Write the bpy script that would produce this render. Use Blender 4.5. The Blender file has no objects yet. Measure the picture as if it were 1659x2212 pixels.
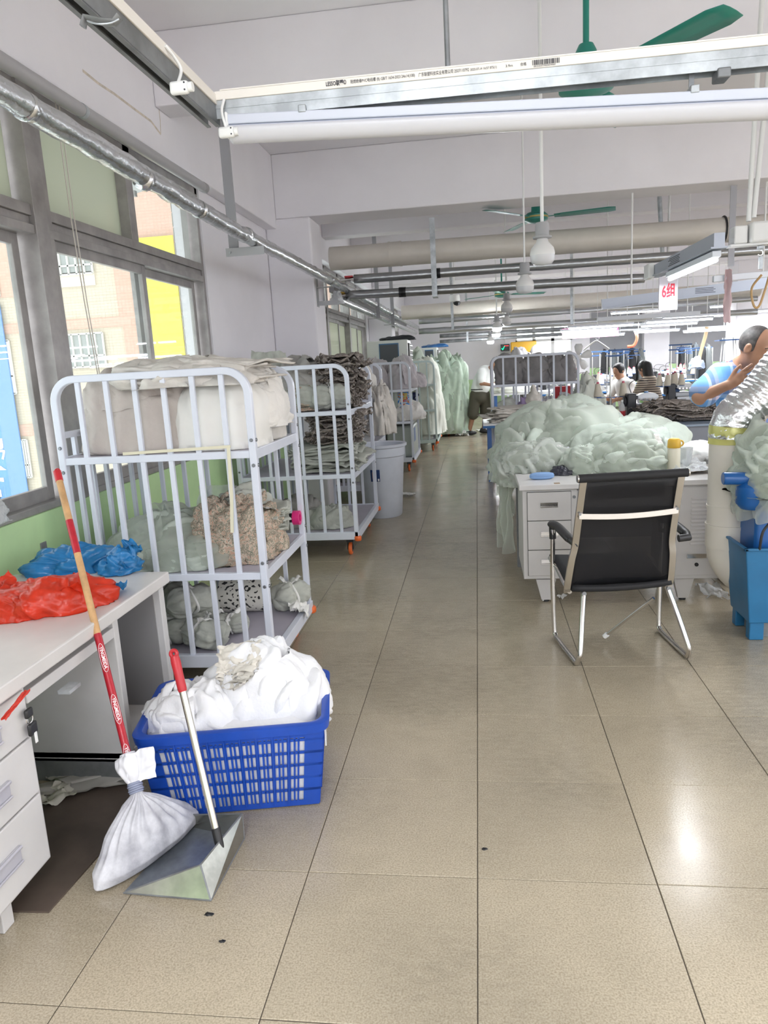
import bpy, bmesh, math, random
import numpy as np
from mathutils import Vector, Matrix

S = bpy.context.scene
COL = S.collection
# ------------------------------------------------------------------ camera, sky, light, exposure
F_PX, YAW, PITCH, ROLL = 1582.7, 0.134949, -0.198208, -0.056547
CAM = np.array([0.0461, 0.0, 1.5837])


def cam_axes():
    cy, sy = math.cos(YAW), math.sin(YAW)
    f = np.array([-sy * math.cos(PITCH), cy * math.cos(PITCH), math.sin(PITCH)])
    r = np.array([cy, sy, 0.0])
    u = np.cross(r, f)
    return math.cos(ROLL) * r + math.sin(ROLL) * u, -math.sin(ROLL) * r + math.cos(ROLL) * u, f


RR, UU, FF = cam_axes()
cd = bpy.data.cameras.new('camera')
cam = bpy.data.objects.new('camera', cd)
COL.objects.link(cam)
cam.matrix_world = Matrix(((RR[0], UU[0], -FF[0], CAM[0]), (RR[1], UU[1], -FF[1], CAM[1]), (RR[2], UU[2], -FF[2], CAM[2]), (0, 0, 0, 1)))
cd.sensor_fit = 'HORIZONTAL'
cd.sensor_width = 36.0
cd.lens = 36.0 * F_PX / 1659.0
cd.clip_start = 0.02
cd.clip_end = 200
S.camera = cam

w = bpy.data.worlds.new('sky')
S.world = w
w.use_nodes = True
bg = w.node_tree.nodes['Background']
bg.inputs[0].default_value = (0.94, 0.965, 1.0, 1)
bg.inputs[1].default_value = 2.6

S.view_settings.view_transform = 'Standard'
S.view_settings.look = 'None'
S.view_settings.gamma = 1.0
S.view_settings.use_curve_mapping = False
S.view_settings.exposure = 0.18
S.cycles.max_bounces = 8
S.cycles.diffuse_bounces = 4
S.cycles.glossy_bounces = 4
S.cycles.transparent_max_bounces = 16
S.cycles.adaptive_threshold = 0.02
S.cycles.use_light_tree = False
S.cycles.caustics_reflective = False
S.cycles.caustics_refractive = False
S.cycles.sample_clamp_indirect = 6.0


def portal(name, loc, rot, sx, sy):
    l = bpy.data.lights.new(name, 'AREA')
    l.shape = 'RECTANGLE'
    l.size, l.size_y = sx, sy
    l.cycles.is_portal = True
    o = bpy.data.objects.new(name, l)
    o.location, o.rotation_euler = loc, rot
    COL.objects.link(o)


# ------------------------------------------------------------------ helpers
def ray(x, y):
    return FF + (x - 829.5) / F_PX * RR - (y - 1106) / F_PX * UU


def PZ(x, y, z=0.0):
    d = ray(x, y)
    return CAM + d * ((z - CAM[2]) / d[2])


def PY(x, y, Y):
    d = ray(x, y)
    return CAM + d * ((Y - CAM[1]) / d[1])


def PX(x, y, X):
    d = ray(x, y)
    return CAM + d * ((X - CAM[0]) / d[0])


def V(*a):
    return np.array(a, float)


_G = np.random.RandomState(7).normal(size=(4096, 3))
_G /= np.linalg.norm(_G, axis=1)[:, None]


def pnoise(P):
    """gradient noise, P (...,3) -> about -1..1"""
    P = np.asarray(P, float)
    I = np.floor(P).astype(np.int64)
    f = P - I
    u = f * f * f * (f * (f * 6 - 15) + 10)
    out = 0
    for dx in (0, 1):
        for dy in (0, 1):
            for dz in (0, 1):
                h = ((I[..., 0] + dx) * 73856093 ^ (I[..., 1] + dy) * 19349663 ^ (I[..., 2] + dz) * 83492791) & 4095
                g = _G[h]
                dot = g[..., 0] * (f[..., 0] - dx) + g[..., 1] * (f[..., 1] - dy) + g[..., 2] * (f[..., 2] - dz)
                wgt = (u[..., 0] if dx else 1 - u[..., 0]) * (u[..., 1] if dy else 1 - u[..., 1]) * (u[..., 2] if dz else 1 - u[..., 2])
                out = out + dot * wgt
    return out * 1.6


def ridged(P, seed=0.0, octv=3, warp=0.6):
    """crease field 0..1, sharp valleys between rounded folds"""
    P = np.asarray(P, float) + seed * 17.31
    q = P + warp * np.stack([pnoise(P * 0.7 + 11), pnoise(P * 0.7 + 23), pnoise(P * 0.7 + 37)], -1)
    a, s, t = 1.0, 0, 0
    for k in range(octv):
        s = s + a * np.abs(pnoise(q * (1.9 ** k) + k * 5.2))
        t += a
        a *= 0.5
    return np.clip(s / t * 2.0, 0, 1.3)


MATS = {}


def mat(name, col, rough=0.5, metal=0.0, var=0.0, vscale=8.0, bump=0.0, bscale=60.0, col2=None, spec=0.5, trans=0.0, alpha=1.0,
        emit=None, estr=0.0, coat=0.0, sheen=0.0, thin=0.0):
    """principled material with optional noise colour variation, bump and a translucent share (thin cloth)"""
    if name in MATS:
        return MATS[name]
    m = bpy.data.materials.new(name)
    m.use_nodes = True
    nt = m.node_tree
    b = nt.nodes['Principled BSDF']
    b.inputs['Base Color'].default_value = (*col, 1)
    b.inputs['Roughness'].default_value = rough
    b.inputs['Metallic'].default_value = metal
    b.inputs['Specular IOR Level'].default_value = spec
    b.inputs['Transmission Weight'].default_value = trans
    b.inputs['Alpha'].default_value = alpha
    b.inputs['Coat Weight'].default_value = coat
    b.inputs['Sheen Weight'].default_value = sheen
    if emit:
        b.inputs['Emission Color'].default_value = (*emit, 1)
        b.inputs['Emission Strength'].default_value = estr
    tc = nt.nodes.new('ShaderNodeTexCoord')
    if var or col2:
        n = nt.nodes.new('ShaderNodeTexNoise')
        n.inputs['Scale'].default_value = vscale
        n.inputs['Detail'].default_value = 5
        n.inputs['Roughness'].default_value = 0.6
        nt.links.new(tc.outputs['Object'], n.inputs['Vector'])
        mx = nt.nodes.new('ShaderNodeMix')
        mx.data_type = 'RGBA'
        c2 = col2 or tuple(max(0, c * (1 - var)) for c in col)
        c1 = col if col2 else tuple(min(1, c * (1 + var * 0.5)) for c in col)
        mx.inputs[6].default_value = (*c1, 1)
        mx.inputs[7].default_value = (*c2, 1)
        mr = nt.nodes.new('ShaderNodeMapRange')
        mr.inputs[1].default_value, mr.inputs[2].default_value = 0.35, 0.65
        nt.links.new(n.outputs['Fac'], mr.inputs[0])
        nt.links.new(mr.outputs[0], mx.inputs[0])
        nt.links.new(mx.outputs[2], b.inputs['Base Color'])
    if bump:
        n2 = nt.nodes.new('ShaderNodeTexNoise')
        n2.inputs['Scale'].default_value = bscale
        n2.inputs['Detail'].default_value = 4
        nt.links.new(tc.outputs['Object'], n2.inputs['Vector'])
        bp = nt.nodes.new('ShaderNodeBump')
        bp.inputs['Strength'].default_value = bump
        bp.inputs['Distance'].default_value = 0.01
        nt.links.new(n2.outputs['Fac'], bp.inputs['Height'])
        nt.links.new(bp.outputs[0], b.inputs['Normal'])
    if thin:
        out = nt.nodes['Material Output']
        tr = nt.nodes.new('ShaderNodeBsdfTranslucent')
        tr.inputs[0].default_value = (*col, 1)
        ms = nt.nodes.new('ShaderNodeMixShader')
        ms.inputs[0].default_value = thin
        nt.links.new(b.outputs[0], ms.inputs[1])
        nt.links.new(tr.outputs[0], ms.inputs[2])
        nt.links.new(ms.outputs[0], out.inputs[0])
    MATS[name] = m
    return m


def film(name, col, opacity, rough=0.15, spec=0.5, cloth=False, crinkle=0.0):
    """thin see-through sheet: transparent share + a diffuse or glossy share (tulle, plastic film, window glass)"""
    if name in MATS:
        return MATS[name]
    m = bpy.data.materials.new(name)
    m.use_nodes = True
    nt = m.node_tree
    out = nt.nodes['Material Output']
    b = nt.nodes['Principled BSDF']
    b.inputs['Base Color'].default_value = (*col, 1)
    b.inputs['Roughness'].default_value = rough
    b.inputs['Specular IOR Level'].default_value = spec
    t = nt.nodes.new('ShaderNodeBsdfTransparent')
    t.inputs[0].default_value = (*[0.5 + 0.5 * c for c in col], 1)
    ms = nt.nodes.new('ShaderNodeMixShader')
    lw = nt.nodes.new('ShaderNodeLayerWeight')
    lw.inputs[0].default_value = 0.35
    mr = nt.nodes.new('ShaderNodeMapRange')
    mr.inputs[3].default_value = opacity
    mr.inputs[4].default_value = min(1, opacity * 2.6)
    nt.links.new(lw.outputs['Facing'], mr.inputs[0])
    nt.links.new(mr.outputs[0], ms.inputs[0])
    nt.links.new(t.outputs[0], ms.inputs[1])
    src = b.outputs[0]
    if cloth:
        tr = nt.nodes.new('ShaderNodeBsdfTranslucent')
        tr.inputs[0].default_value = (*col, 1)
        m2 = nt.nodes.new('ShaderNodeMixShader')
        m2.inputs[0].default_value = 0.4
        nt.links.new(b.outputs[0], m2.inputs[1])
        nt.links.new(tr.outputs[0], m2.inputs[2])
        src = m2.outputs[0]
    if crinkle:
        tc = nt.nodes.new('ShaderNodeTexCoord')
        n2 = nt.nodes.new('ShaderNodeTexNoise')
        n2.inputs['Scale'].default_value = 45
        nt.links.new(tc.outputs['Object'], n2.inputs['Vector'])
        bp = nt.nodes.new('ShaderNodeBump')
        bp.inputs['Strength'].default_value = crinkle
        bp.inputs['Distance'].default_value = 0.02
        nt.links.new(n2.outputs['Fac'], bp.inputs['Height'])
        nt.links.new(bp.outputs[0], b.inputs['Normal'])
    nt.links.new(src, ms.inputs[2])
    nt.links.new(ms.outputs[0], out.inputs[0])
    MATS[name] = m
    return m


class MB:
    """collects geometry; build() links it as ONE mesh object"""

    def __init__(s):
        s.v, s.f, s.mi, s.cur = [], [], [], 0

    def add(s, vs, fs):
        o = len(s.v)
        s.v.extend([tuple(map(float, p)) for p in vs])
        s.f.extend([tuple(int(i) + o for i in f) for f in fs])
        s.mi.extend([s.cur] * len(fs))
        return s

    def box(s, c, size, R=None):
        c, h = np.array(c, float), np.array(size, float) / 2
        P = np.array([[x, y, z] for x in (-1, 1) for y in (-1, 1) for z in (-1, 1)]) * h
        if R is not None:
            P = P @ np.array(R).T
        return s.add(P + c, [(0, 1, 3, 2), (4, 6, 7, 5), (0, 4, 5, 1), (2, 3, 7, 6), (0, 2, 6, 4), (1, 5, 7, 3)])

    def bx(s, x0, x1, y0, y1, z0, z1):
        return s.box(((x0 + x1) / 2, (y0 + y1) / 2, (z0 + z1) / 2), (abs(x1 - x0), abs(y1 - y0), abs(z1 - z0)))

    def bar(s, p0, p1, wd, ht, up=(0, 0, 1)):
        """rectangular bar from p0 to p1"""
        p0, p1 = np.array(p0, float), np.array(p1, float)
        d = p1 - p0
        L = np.linalg.norm(d)
        d /= L
        up = np.array(up, float)
        if abs(d @ up) > 0.97:
            up = np.array([0, 1.0, 0]) if abs(d[1]) < 0.9 else np.array([1.0, 0, 0])
        sd = np.cross(d, up)
        sd /= np.linalg.norm(sd)
        u2 = np.cross(sd, d)
        return s.box((p0 + p1) / 2, (wd, L, ht), np.stack([sd, d, u2], 1))

    def tube(s, pts, r, n=10, closed=False, caps=True, sx=1.0, up0=None, a0=0.0):
        pts = np.array(pts, float)
        m = len(pts)
        rs = np.full(m, r, float) if np.isscalar(r) else np.array(r, float)
        t = np.zeros_like(pts)
        if closed:
            t = np.roll(pts, -1, 0) - np.roll(pts, 1, 0)
        else:
            t[1:-1] = pts[2:] - pts[:-2]
            t[0], t[-1] = pts[1] - pts[0], pts[-1] - pts[-2]
        t /= np.linalg.norm(t, axis=1)[:, None] + 1e-12
        ref = np.array(up0 if up0 is not None else ([0, 0, 1.0] if abs(t[0][2]) < 0.9 else [1.0, 0, 0]))
        nrm = ref - t[0] * (ref @ t[0])
        nrm /= np.linalg.norm(nrm)
        vs = []
        ang = np.arange(n) * 2 * math.pi / n + a0
        for i in range(m):
            nrm = nrm - t[i] * (nrm @ t[i])
            nrm /= np.linalg.norm(nrm) + 1e-12
            bn = np.cross(t[i], nrm)
            vs.append(pts[i] + rs[i] * (np.cos(ang)[:, None] * nrm + sx * np.sin(ang)[:, None] * bn))
        vs = np.concatenate(vs)
        fs = []
        for i in range(m if closed else m - 1):
            j = (i + 1) % m
            for k in range(n):
                l = (k + 1) % n
                fs.append((i * n + k, i * n + l, j * n + l, j * n + k))
        if caps and not closed:
            fs.append(tuple(range(n))[::-1])
            fs.append(tuple((m - 1) * n + k for k in range(n)))
        return s.add(vs, fs)

    def cyl(s, p0, p1, r0, r1=None, n=16):
        return s.tube([p0, p1], [r0, r0 if r1 is None else r1], n)

    def lathe(s, prof, n=24, c=(0, 0, 0), R=None, sy=1.0):
        """profile [(r,z)...] turned about z, then rotated by R and moved to c"""
        ang = np.arange(n) * 2 * math.pi / n
        vs = []
        for r, z in prof:
            vs.append(np.stack([r * np.cos(ang), sy * r * np.sin(ang), np.full(n, z)], 1))
        vs = np.concatenate(vs)
        if R is not None:
            vs = vs @ np.array(R).T
        vs = vs + np.array(c, float)
        fs = []
        m = len(prof)
        for i in range(m - 1):
            for k in range(n):
                l = (k + 1) % n
                fs.append((i * n + k, i * n + l, (i + 1) * n + l, (i + 1) * n + k))
        if prof[0][0] > 1e-6:
            fs.append(tuple(range(n))[::-1])
        if prof[-1][0] > 1e-6:
            fs.append(tuple((m - 1) * n + k for k in range(n)))
        return s.add(vs, fs)

    def grid(s, P, wu=False, wv=False):
        m, n = P.shape[:2]
        fs = []
        for i in range(m if wu else m - 1):
            for j in range(n if wv else n - 1):
                a, b2 = (i + 1) % m, (j + 1) % n
                fs.append((i * n + j, i * n + b2, a * n + b2, a * n + j))
        return s.add(P.reshape(-1, 3), fs)

    def prism(s, poly, depth, R=None, c=(0, 0, 0)):
        """polygon in xy extruded by depth along z, rotated by R, moved to c"""
        n = len(poly)
        P = np.array([[x, y, 0] for x, y in poly] + [[x, y, depth] for x, y in poly], float)
        if R is not None:
            P = P @ np.array(R).T
        P = P + np.array(c, float)
        return s.add(P, [tuple(range(n))[::-1], tuple(range(n, 2 * n))] + [(i, (i + 1) % n, n + (i + 1) % n, n + i) for i in range(n)])

    def build(s, name, m, parent=None, angle=0.7, bevel=0.0, flat=False, sub=0, solid=0.0, loc=None):
        me = bpy.data.meshes.new(name)
        me.from_pydata(s.v, [], s.f)
        for x in (m if isinstance(m, (list, tuple)) else [m]):
            me.materials.append(x)
        if any(s.mi):
            me.polygons.foreach_set('material_index', s.mi)
        me.update()
        if not flat:
            me.shade_smooth()
            if angle < 3:
                me.set_sharp_from_angle(angle=angle)
        o = bpy.data.objects.new(name, me)
        COL.objects.link(o)
        if parent is not None:
            o.parent = parent
        if loc is not None:
            o.location = tuple(float(q) for q in loc)
        if solid:
            q = o.modifiers.new('thickness', 'SOLIDIFY')
            q.thickness = solid
            q.offset = 0
        if bevel:
            q = o.modifiers.new('bevel', 'BEVEL')
            q.width, q.segments, q.limit_method, q.angle_limit = bevel, 2, 'ANGLE', 0.6
        if sub:
            q = o.modifiers.new('sub', 'SUBSURF')
            q.levels = q.render_levels = sub
        return o


def tag(o, label=None, cat=None, group=None, kind=None):
    if label:
        o['label'] = label
    if cat:
        o['category'] = cat
    if group:
        o['group'] = group
    if kind:
        o['kind'] = kind
    return o


def thing(name, label, cat, loc=(0, 0, 0), rz=0.0, group=None):
    o = bpy.data.objects.new(name, None)
    o.empty_display_size = 0.05
    COL.objects.link(o)
    o.location = tuple(float(x) for x in loc)
    o.rotation_euler = (0, 0, rz)
    return tag(o, label, cat, group)


def struct(o):
    o['kind'] = 'structure'
    return o


def copy_tree(o, parent=None):
    c = o.copy()
    COL.objects.link(c)
    c.parent = parent
    for ch in list(o.children):
        copy_tree(ch, c)
    return c


def inst(o, parent, loc=None, rot=None, name=None):
    """a copy of one piece that shares its mesh"""
    c = o.copy()
    if name:
        c.name = name
    COL.objects.link(c)
    c.parent = parent
    if loc is not None:
        c.location = tuple(float(x) for x in loc)
    if rot is not None:
        c.rotation_euler = rot
    return c


TEXTS = []


def text(name, body, size, m, loc, rot, parent=None, ext=0.0003, sx=1.0, align='LEFT', bold=0.0):
    cu = bpy.data.curves.new(name, 'FONT')
    cu.body = body
    cu.size = size
    cu.extrude = ext
    cu.offset = bold
    cu.align_x = align
    cu.align_y = 'CENTER'
    cu.materials.append(m)
    cu.resolution_u = 3
    o = bpy.data.objects.new(name, cu)
    COL.objects.link(o)
    if isinstance(rot, Matrix):
        o.matrix_local = Matrix.Translation(Vector([float(q) for q in loc])) @ rot.to_4x4() @ Matrix.Diagonal((sx, 1, 1, 1))
    else:
        o.location = tuple(float(q) for q in loc)
        o.rotation_euler = rot
        o.scale = (sx, 1, 1)
    if parent is not None:
        o.parent = parent
    TEXTS.append(o)
    return o


def arc(c, r, a0, a1, n, ax=(1, 0, 0), ay=(0, 0, 1)):
    a = np.linspace(a0, a1, n)
    return np.array(c, float) + r * (np.cos(a)[:, None] * np.array(ax, float) + np.sin(a)[:, None] * np.array(ay, float))


def smooth_path(pts, n=8):
    """Catmull-Rom through pts"""
    p = np.array(pts, float)
    q = np.vstack([2 * p[0] - p[1], p, 2 * p[-1] - p[-2]])
    out = []
    for i in range(1, len(q) - 2):
        for t in np.linspace(0, 1, n, endpoint=False):
            a, b, c, d = q[i - 1], q[i], q[i + 1], q[i + 2]
            out.append(0.5 * (2 * b + (c - a) * t + (2 * a - 5 * b + 4 * c - d) * t * t + (3 * b - a - 3 * c + d) * t ** 3))
    out.append(p[-1])
    return np.array(out)


def rotz(a):
    c, s = math.cos(a), math.sin(a)
    return np.array([[c, -s, 0], [s, c, 0], [0, 0, 1.0]])


def rotx(a):
    c, s = math.cos(a), math.sin(a)
    return np.array([[1.0, 0, 0], [0, c, -s], [0, s, c]])


def roty(a):
    c, s = math.cos(a), math.sin(a)
    return np.array([[c, 0, s], [0, 1.0, 0], [-s, 0, c]])


# ---- cloth generators
def _rot(seed):
    r = np.random.RandomState(int(seed * 977) % 99991)
    q, _ = np.linalg.qr(r.normal(size=(3, 3)))
    return q


def folds(P, seed=0.0, freq=1.0, aniso=(1, 1, 1)):
    """long soft folds with sharp valleys, running in different directions over the cloth, 0..1"""
    P = np.asarray(P, float) * np.array(aniso, float)
    w = P + 0.30 * np.stack([pnoise(P * 0.9 + seed + 11), pnoise(P * 0.9 + seed + 23), pnoise(P * 0.9 + seed + 37)], -1)
    tot, den = 0, 1e-6
    for k in range(3):
        R = _rot(seed + k * 3.7 + 1.1)
        q = (w @ R) * np.array([3.6, 1.0, 0.9]) * freq
        v = np.abs(pnoise(q + seed * 5.1 + k * 9))
        v2 = np.abs(pnoise(q * np.array([2.3, 1.5, 1.5]) + seed + k * 4))
        m = np.exp(5.0 * pnoise(P * 1.1 * freq + seed * 2.3 + k * 31))
        tot = tot + m * (v + 0.35 * v2)
        den = den + m
    return np.clip(tot / den * 1.7, 0, 1.3)


def dome(mb, c, rad, seed, n=(72, 34), lump=0.18, fold=0.10, fine=0.03, e=1.0, freq=1.0, low=-0.15, aniso=(1, 1, 1), top=1.0, Rz=0.0):
    """crumpled heap: a rounded hump with folds; low<0 tucks the foot in"""
    th = np.linspace(0, 2 * math.pi, n[0], endpoint=False)
    ph = np.linspace(0.0, math.pi / 2 - low, n[1])
    TH, PH = np.meshgrid(th, ph)
    sp = lambda x: np.sign(x) * np.abs(x) ** e
    D = np.stack([sp(np.sin(PH)) * sp(np.cos(TH)), sp(np.sin(PH)) * sp(np.sin(TH)), sp(np.cos(PH)) * top], -1)
    rad = np.array(rad, float)
    m = rad.mean()
    Q = D * rad / m
    l = pnoise(Q * 1.3 * freq + seed * 3.7) * lump
    f = (folds(Q, seed, freq, aniso) - 0.40) * fold
    g = pnoise(Q * 9.0 * freq + seed) * fine * 0.5
    k = 1 + l + f + g
    P = D * rad * k[..., None]
    P[..., 2] = np.maximum(P[..., 2], 0.0)
    if Rz:
        P = P @ rotz(Rz).T
    mb.grid(P + np.array(c, float), wv=True)
    return mb


def flap(mb, c, rad, seed, th0, th1, ph0, ph1, lift=0.06, n=(26, 22), fold=0.10, e=1.0, edge=0.12, Rz=0.0, low=True, freq=1.0):
    """one garment lying over a heap: a patch of the hump with its own folds and a ragged, lifted border"""
    u = np.linspace(0, 1, n[0])
    v = np.linspace(0, 1, n[1])
    U, Vv = np.meshgrid(u, v)
    rg = np.random.RandomState(int(seed * 13) % 99991)
    B = np.stack([U * 3, Vv * 3, np.full_like(U, seed * 1.7)], -1)
    Uw = U + 0.11 * pnoise(B * 0.8) + 0.012 * pnoise(B * 4)
    Vw = Vv + 0.11 * pnoise(B * 0.8 + 9) + 0.012 * pnoise(B * 4 + 9)
    TH = th0 + (th1 - th0) * Uw
    PH = ph0 + (ph1 - ph0) * Vw
    sp = lambda x: np.sign(x) * np.abs(x) ** e
    D = np.stack([sp(np.sin(PH)) * sp(np.cos(TH)), sp(np.sin(PH)) * sp(np.sin(TH)), sp(np.cos(PH))], -1)
    rad = np.array(rad, float)
    ed = np.minimum.reduce([U, 1 - U, Vv, 1 - Vv])
    bd = np.clip(1 - ed / 0.25, 0, 1)
    k = 1 + lift + (folds(D, seed, freq * 0.9) - 0.4) * fold + 0.6 * edge * bd * pnoise(B * 1.1 + 31) - 0.05 * bd
    P = D * rad * k[..., None]
    if low:
        P[..., 2] = np.maximum(P[..., 2], 0.004)
    if Rz:
        P = P @ rotz(Rz).T
    mb.grid(P + np.array(c, float))
    return mb


def layers(mb, c, size, n, seed, jit=0.04, wav=0.02, t=0.5, Rz=0.0, freq=7.0, res=(22, 16), rag=0.05):
    """stack of n thin wavy cloth pieces (each with a rolled edge), filling size"""
    rg = np.random.RandomState(seed)
    sx, sy, sz = size
    hz = sz / n
    a = np.linspace(0, 2 * math.pi, res[0] * 2, endpoint=False)
    for i in range(n):
        ox, oy = rg.normal(0, jit * sx, 1)[0], rg.normal(0, jit * sy, 1)[0]
        kx, ky = 1 + rg.uniform(-2, 1) * jit, 1 + rg.uniform(-2, 1) * jit
        sq = 0.28
        bx = np.sign(np.cos(a)) * np.abs(np.cos(a)) ** sq * sx / 2 * kx + ox
        by = np.sign(np.sin(a)) * np.abs(np.sin(a)) ** sq * sy / 2 * ky + oy
        rr = 1 + rag * pnoise(np.stack([np.cos(a) * 3, np.sin(a) * 3, np.full_like(a, i * 3.1 + seed)], -1))
        rings = []
        for s_, zz in ((0.3, 0.92), (0.8, 0.95), (0.95, 0.9), (1.0, 0.55), (0.97, 0.15), (0.8, 0.0)):
            X, Y = bx * s_ * rr, by * s_ * rr
            wv = wav * s_ * pnoise(np.stack([X * freq, Y * freq, np.full_like(X, i * 0.35 + seed)], -1))
            rings.append(np.stack([X, Y, i * hz + zz * hz * (1 + t) + wv * min(1, i / 2 + 0.3)], -1))
        P = np.array(rings)
        P[..., 2] = np.maximum(P[..., 2], 0.001)
        if Rz:
            P = P @ rotz(Rz).T
        P = P + np.array(c, float)
        o = len(mb.v)
        mb.grid(P, wv=True)
        k = len(a)
        mb.f.append(tuple(o + q for q in range(k))[::-1])
        mb.mi.append(mb.cur)
    return mb


def sheet(mb, c, size, seed, Rm=None, crumple=0.06, n=(30, 24), freq=3.0, rag=0.06, curl=0.0):
    """loose crumpled sheet"""
    u = np.linspace(-0.5, 0.5, n[0])
    v = np.linspace(-0.5, 0.5, n[1])
    U, W = np.meshgrid(u, v)
    B = np.stack([U * 4, W * 4, np.full_like(U, seed * 2.3)], -1)
    U2 = U + rag * pnoise(B)
    W2 = W + rag * pnoise(B + 7)
    Z = crumple * ((folds(np.stack([U, W, np.full_like(U, seed)], -1) * freq * 0.45, seed) - 0.4) + 0.8 * pnoise(B * 0.6 + 3)) + curl * (U2 ** 2 + W2 ** 2)
    P = np.stack([U2 * size[0], W2 * size[1], Z], -1)
    if Rm is not None:
        P = P @ np.array(Rm).T
    mb.grid(P + np.array(c, float))
    return mb
# ------------------------------------------------------------------ materials
M_WALL = mat('white_plaster', (0.88, 0.855, 0.89), 0.8, var=0.03, vscale=1.5, bump=0.05, bscale=30)
M_CEIL = mat('ceiling_paint', (0.88, 0.86, 0.89), 0.85, var=0.03, vscale=1.0)
M_GREEN = mat('green_dado_paint', (0.54, 0.76, 0.40), 0.45, var=0.08, vscale=3)
M_ALU = mat('grey_aluminium', (0.36, 0.34, 0.33), 0.45, metal=0.35, var=0.2, vscale=6)
M_ALU_D = mat('dark_gasket', (0.06, 0.06, 0.06), 0.7)
M_STEEL = mat('galvanised_steel', (0.50, 0.53, 0.55), 0.42, metal=0.6, var=0.35, vscale=9)
M_STEEL_D = mat('dark_weathered_steel', (0.26, 0.27, 0.28), 0.5, metal=0.5, var=0.3, vscale=7)
M_CHROME = mat('chrome', (0.72, 0.70, 0.68), 0.16, metal=1.0)
M_PVC = mat('cream_pvc', (0.72, 0.67, 0.60), 0.35, var=0.05, vscale=4)
M_PVC_W = mat('white_pvc', (0.84, 0.84, 0.83), 0.35)
M_BLACK = mat('black_plastic', (0.018, 0.018, 0.02), 0.4)
M_RACK = mat('pale_lilac_powder_coat', (0.70, 0.73, 0.82), 0.32, var=0.04, vscale=5)
M_BOLT = mat('zinc_bolt', (0.25, 0.26, 0.28), 0.4, metal=0.8)
M_GREENMETAL = mat('teal_green_enamel', (0.02, 0.22, 0.17), 0.35)
M_RED = mat('red_plastic', (0.50, 0.02, 0.03), 0.35)
M_INK = mat('black_ink', (0.03, 0.03, 0.04), 0.6)
M_WHITEINK = mat('white_ink', (0.9, 0.9, 0.9), 0.6)


def foil_mat(name, base, b=0.5, sc=26):
    m = mat(name, base, 0.22, metal=0.95, bump=b, bscale=sc)
    return m


M_FOIL = foil_mat('aluminium_foil_wrap', (0.62, 0.63, 0.64), 0.55, 22)


def glass_mat(name, tint=(0.93, 0.97, 0.95), refl=0.10, haze=0.0, hcol=(0.7, 0.72, 0.66)):
    if name in MATS:
        return MATS[name]
    m = bpy.data.materials.new(name)
    m.use_nodes = True
    nt = m.node_tree
    for n in list(nt.nodes):
        if n.type == 'BSDF_PRINCIPLED':
            nt.nodes.remove(n)
    out = nt.nodes['Material Output']
    t = nt.nodes.new('ShaderNodeBsdfTransparent')
    t.inputs[0].default_value = (*tint, 1)
    g = nt.nodes.new('ShaderNodeBsdfGlossy')
    g.inputs['Roughness'].default_value = 0.01
    fr = nt.nodes.new('ShaderNodeLayerWeight')
    fr.inputs[0].default_value = 0.5
    pw = nt.nodes.new('ShaderNodeMath')
    pw.operation = 'POWER'
    pw.inputs[1].default_value = 5.0
    nt.links.new(fr.outputs['Facing'], pw.inputs[0])
    ad = nt.nodes.new('ShaderNodeMath')
    ad.operation = 'MULTIPLY_ADD'
    ad.inputs[1].default_value, ad.inputs[2].default_value = 0.6, 0.04
    nt.links.new(pw.outputs[0], ad.inputs[0])
    ms = nt.nodes.new('ShaderNodeMixShader')
    nt.links.new(ad.outputs[0], ms.inputs[0])
    src = t.outputs[0]
    if haze:
        d = nt.nodes.new('ShaderNodeBsdfTranslucent')
        d.inputs[0].default_value = (*hcol, 1)
        d2 = nt.nodes.new('ShaderNodeBsdfDiffuse')
        d2.inputs[0].default_value = (*hcol, 1)
        a = nt.nodes.new('ShaderNodeMixShader')
        a.inputs[0].default_value = 0.5
        nt.links.new(d.outputs[0], a.inputs[1])
        nt.links.new(d2.outputs[0], a.inputs[2])
        h = nt.nodes.new('ShaderNodeMixShader')
        h.inputs[0].default_value = haze
        nt.links.new(t.outputs[0], h.inputs[1])
        nt.links.new(a.outputs[0], h.inputs[2])
        src = h.outputs[0]
    nt.links.new(src, ms.inputs[1])
    nt.links.new(g.outputs[0], ms.inputs[2])
    nt.links.new(ms.outputs[0], out.inputs[0])
    MATS[name] = m
    return m


M_GLASS = glass_mat('window_glass', haze=0.06, hcol=(0.8, 0.8, 0.78))
M_FROST = glass_mat('dusty_frosted_glass', tint=(0.75, 0.8, 0.72), haze=0.80, hcol=(0.60, 0.62, 0.52))


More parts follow.
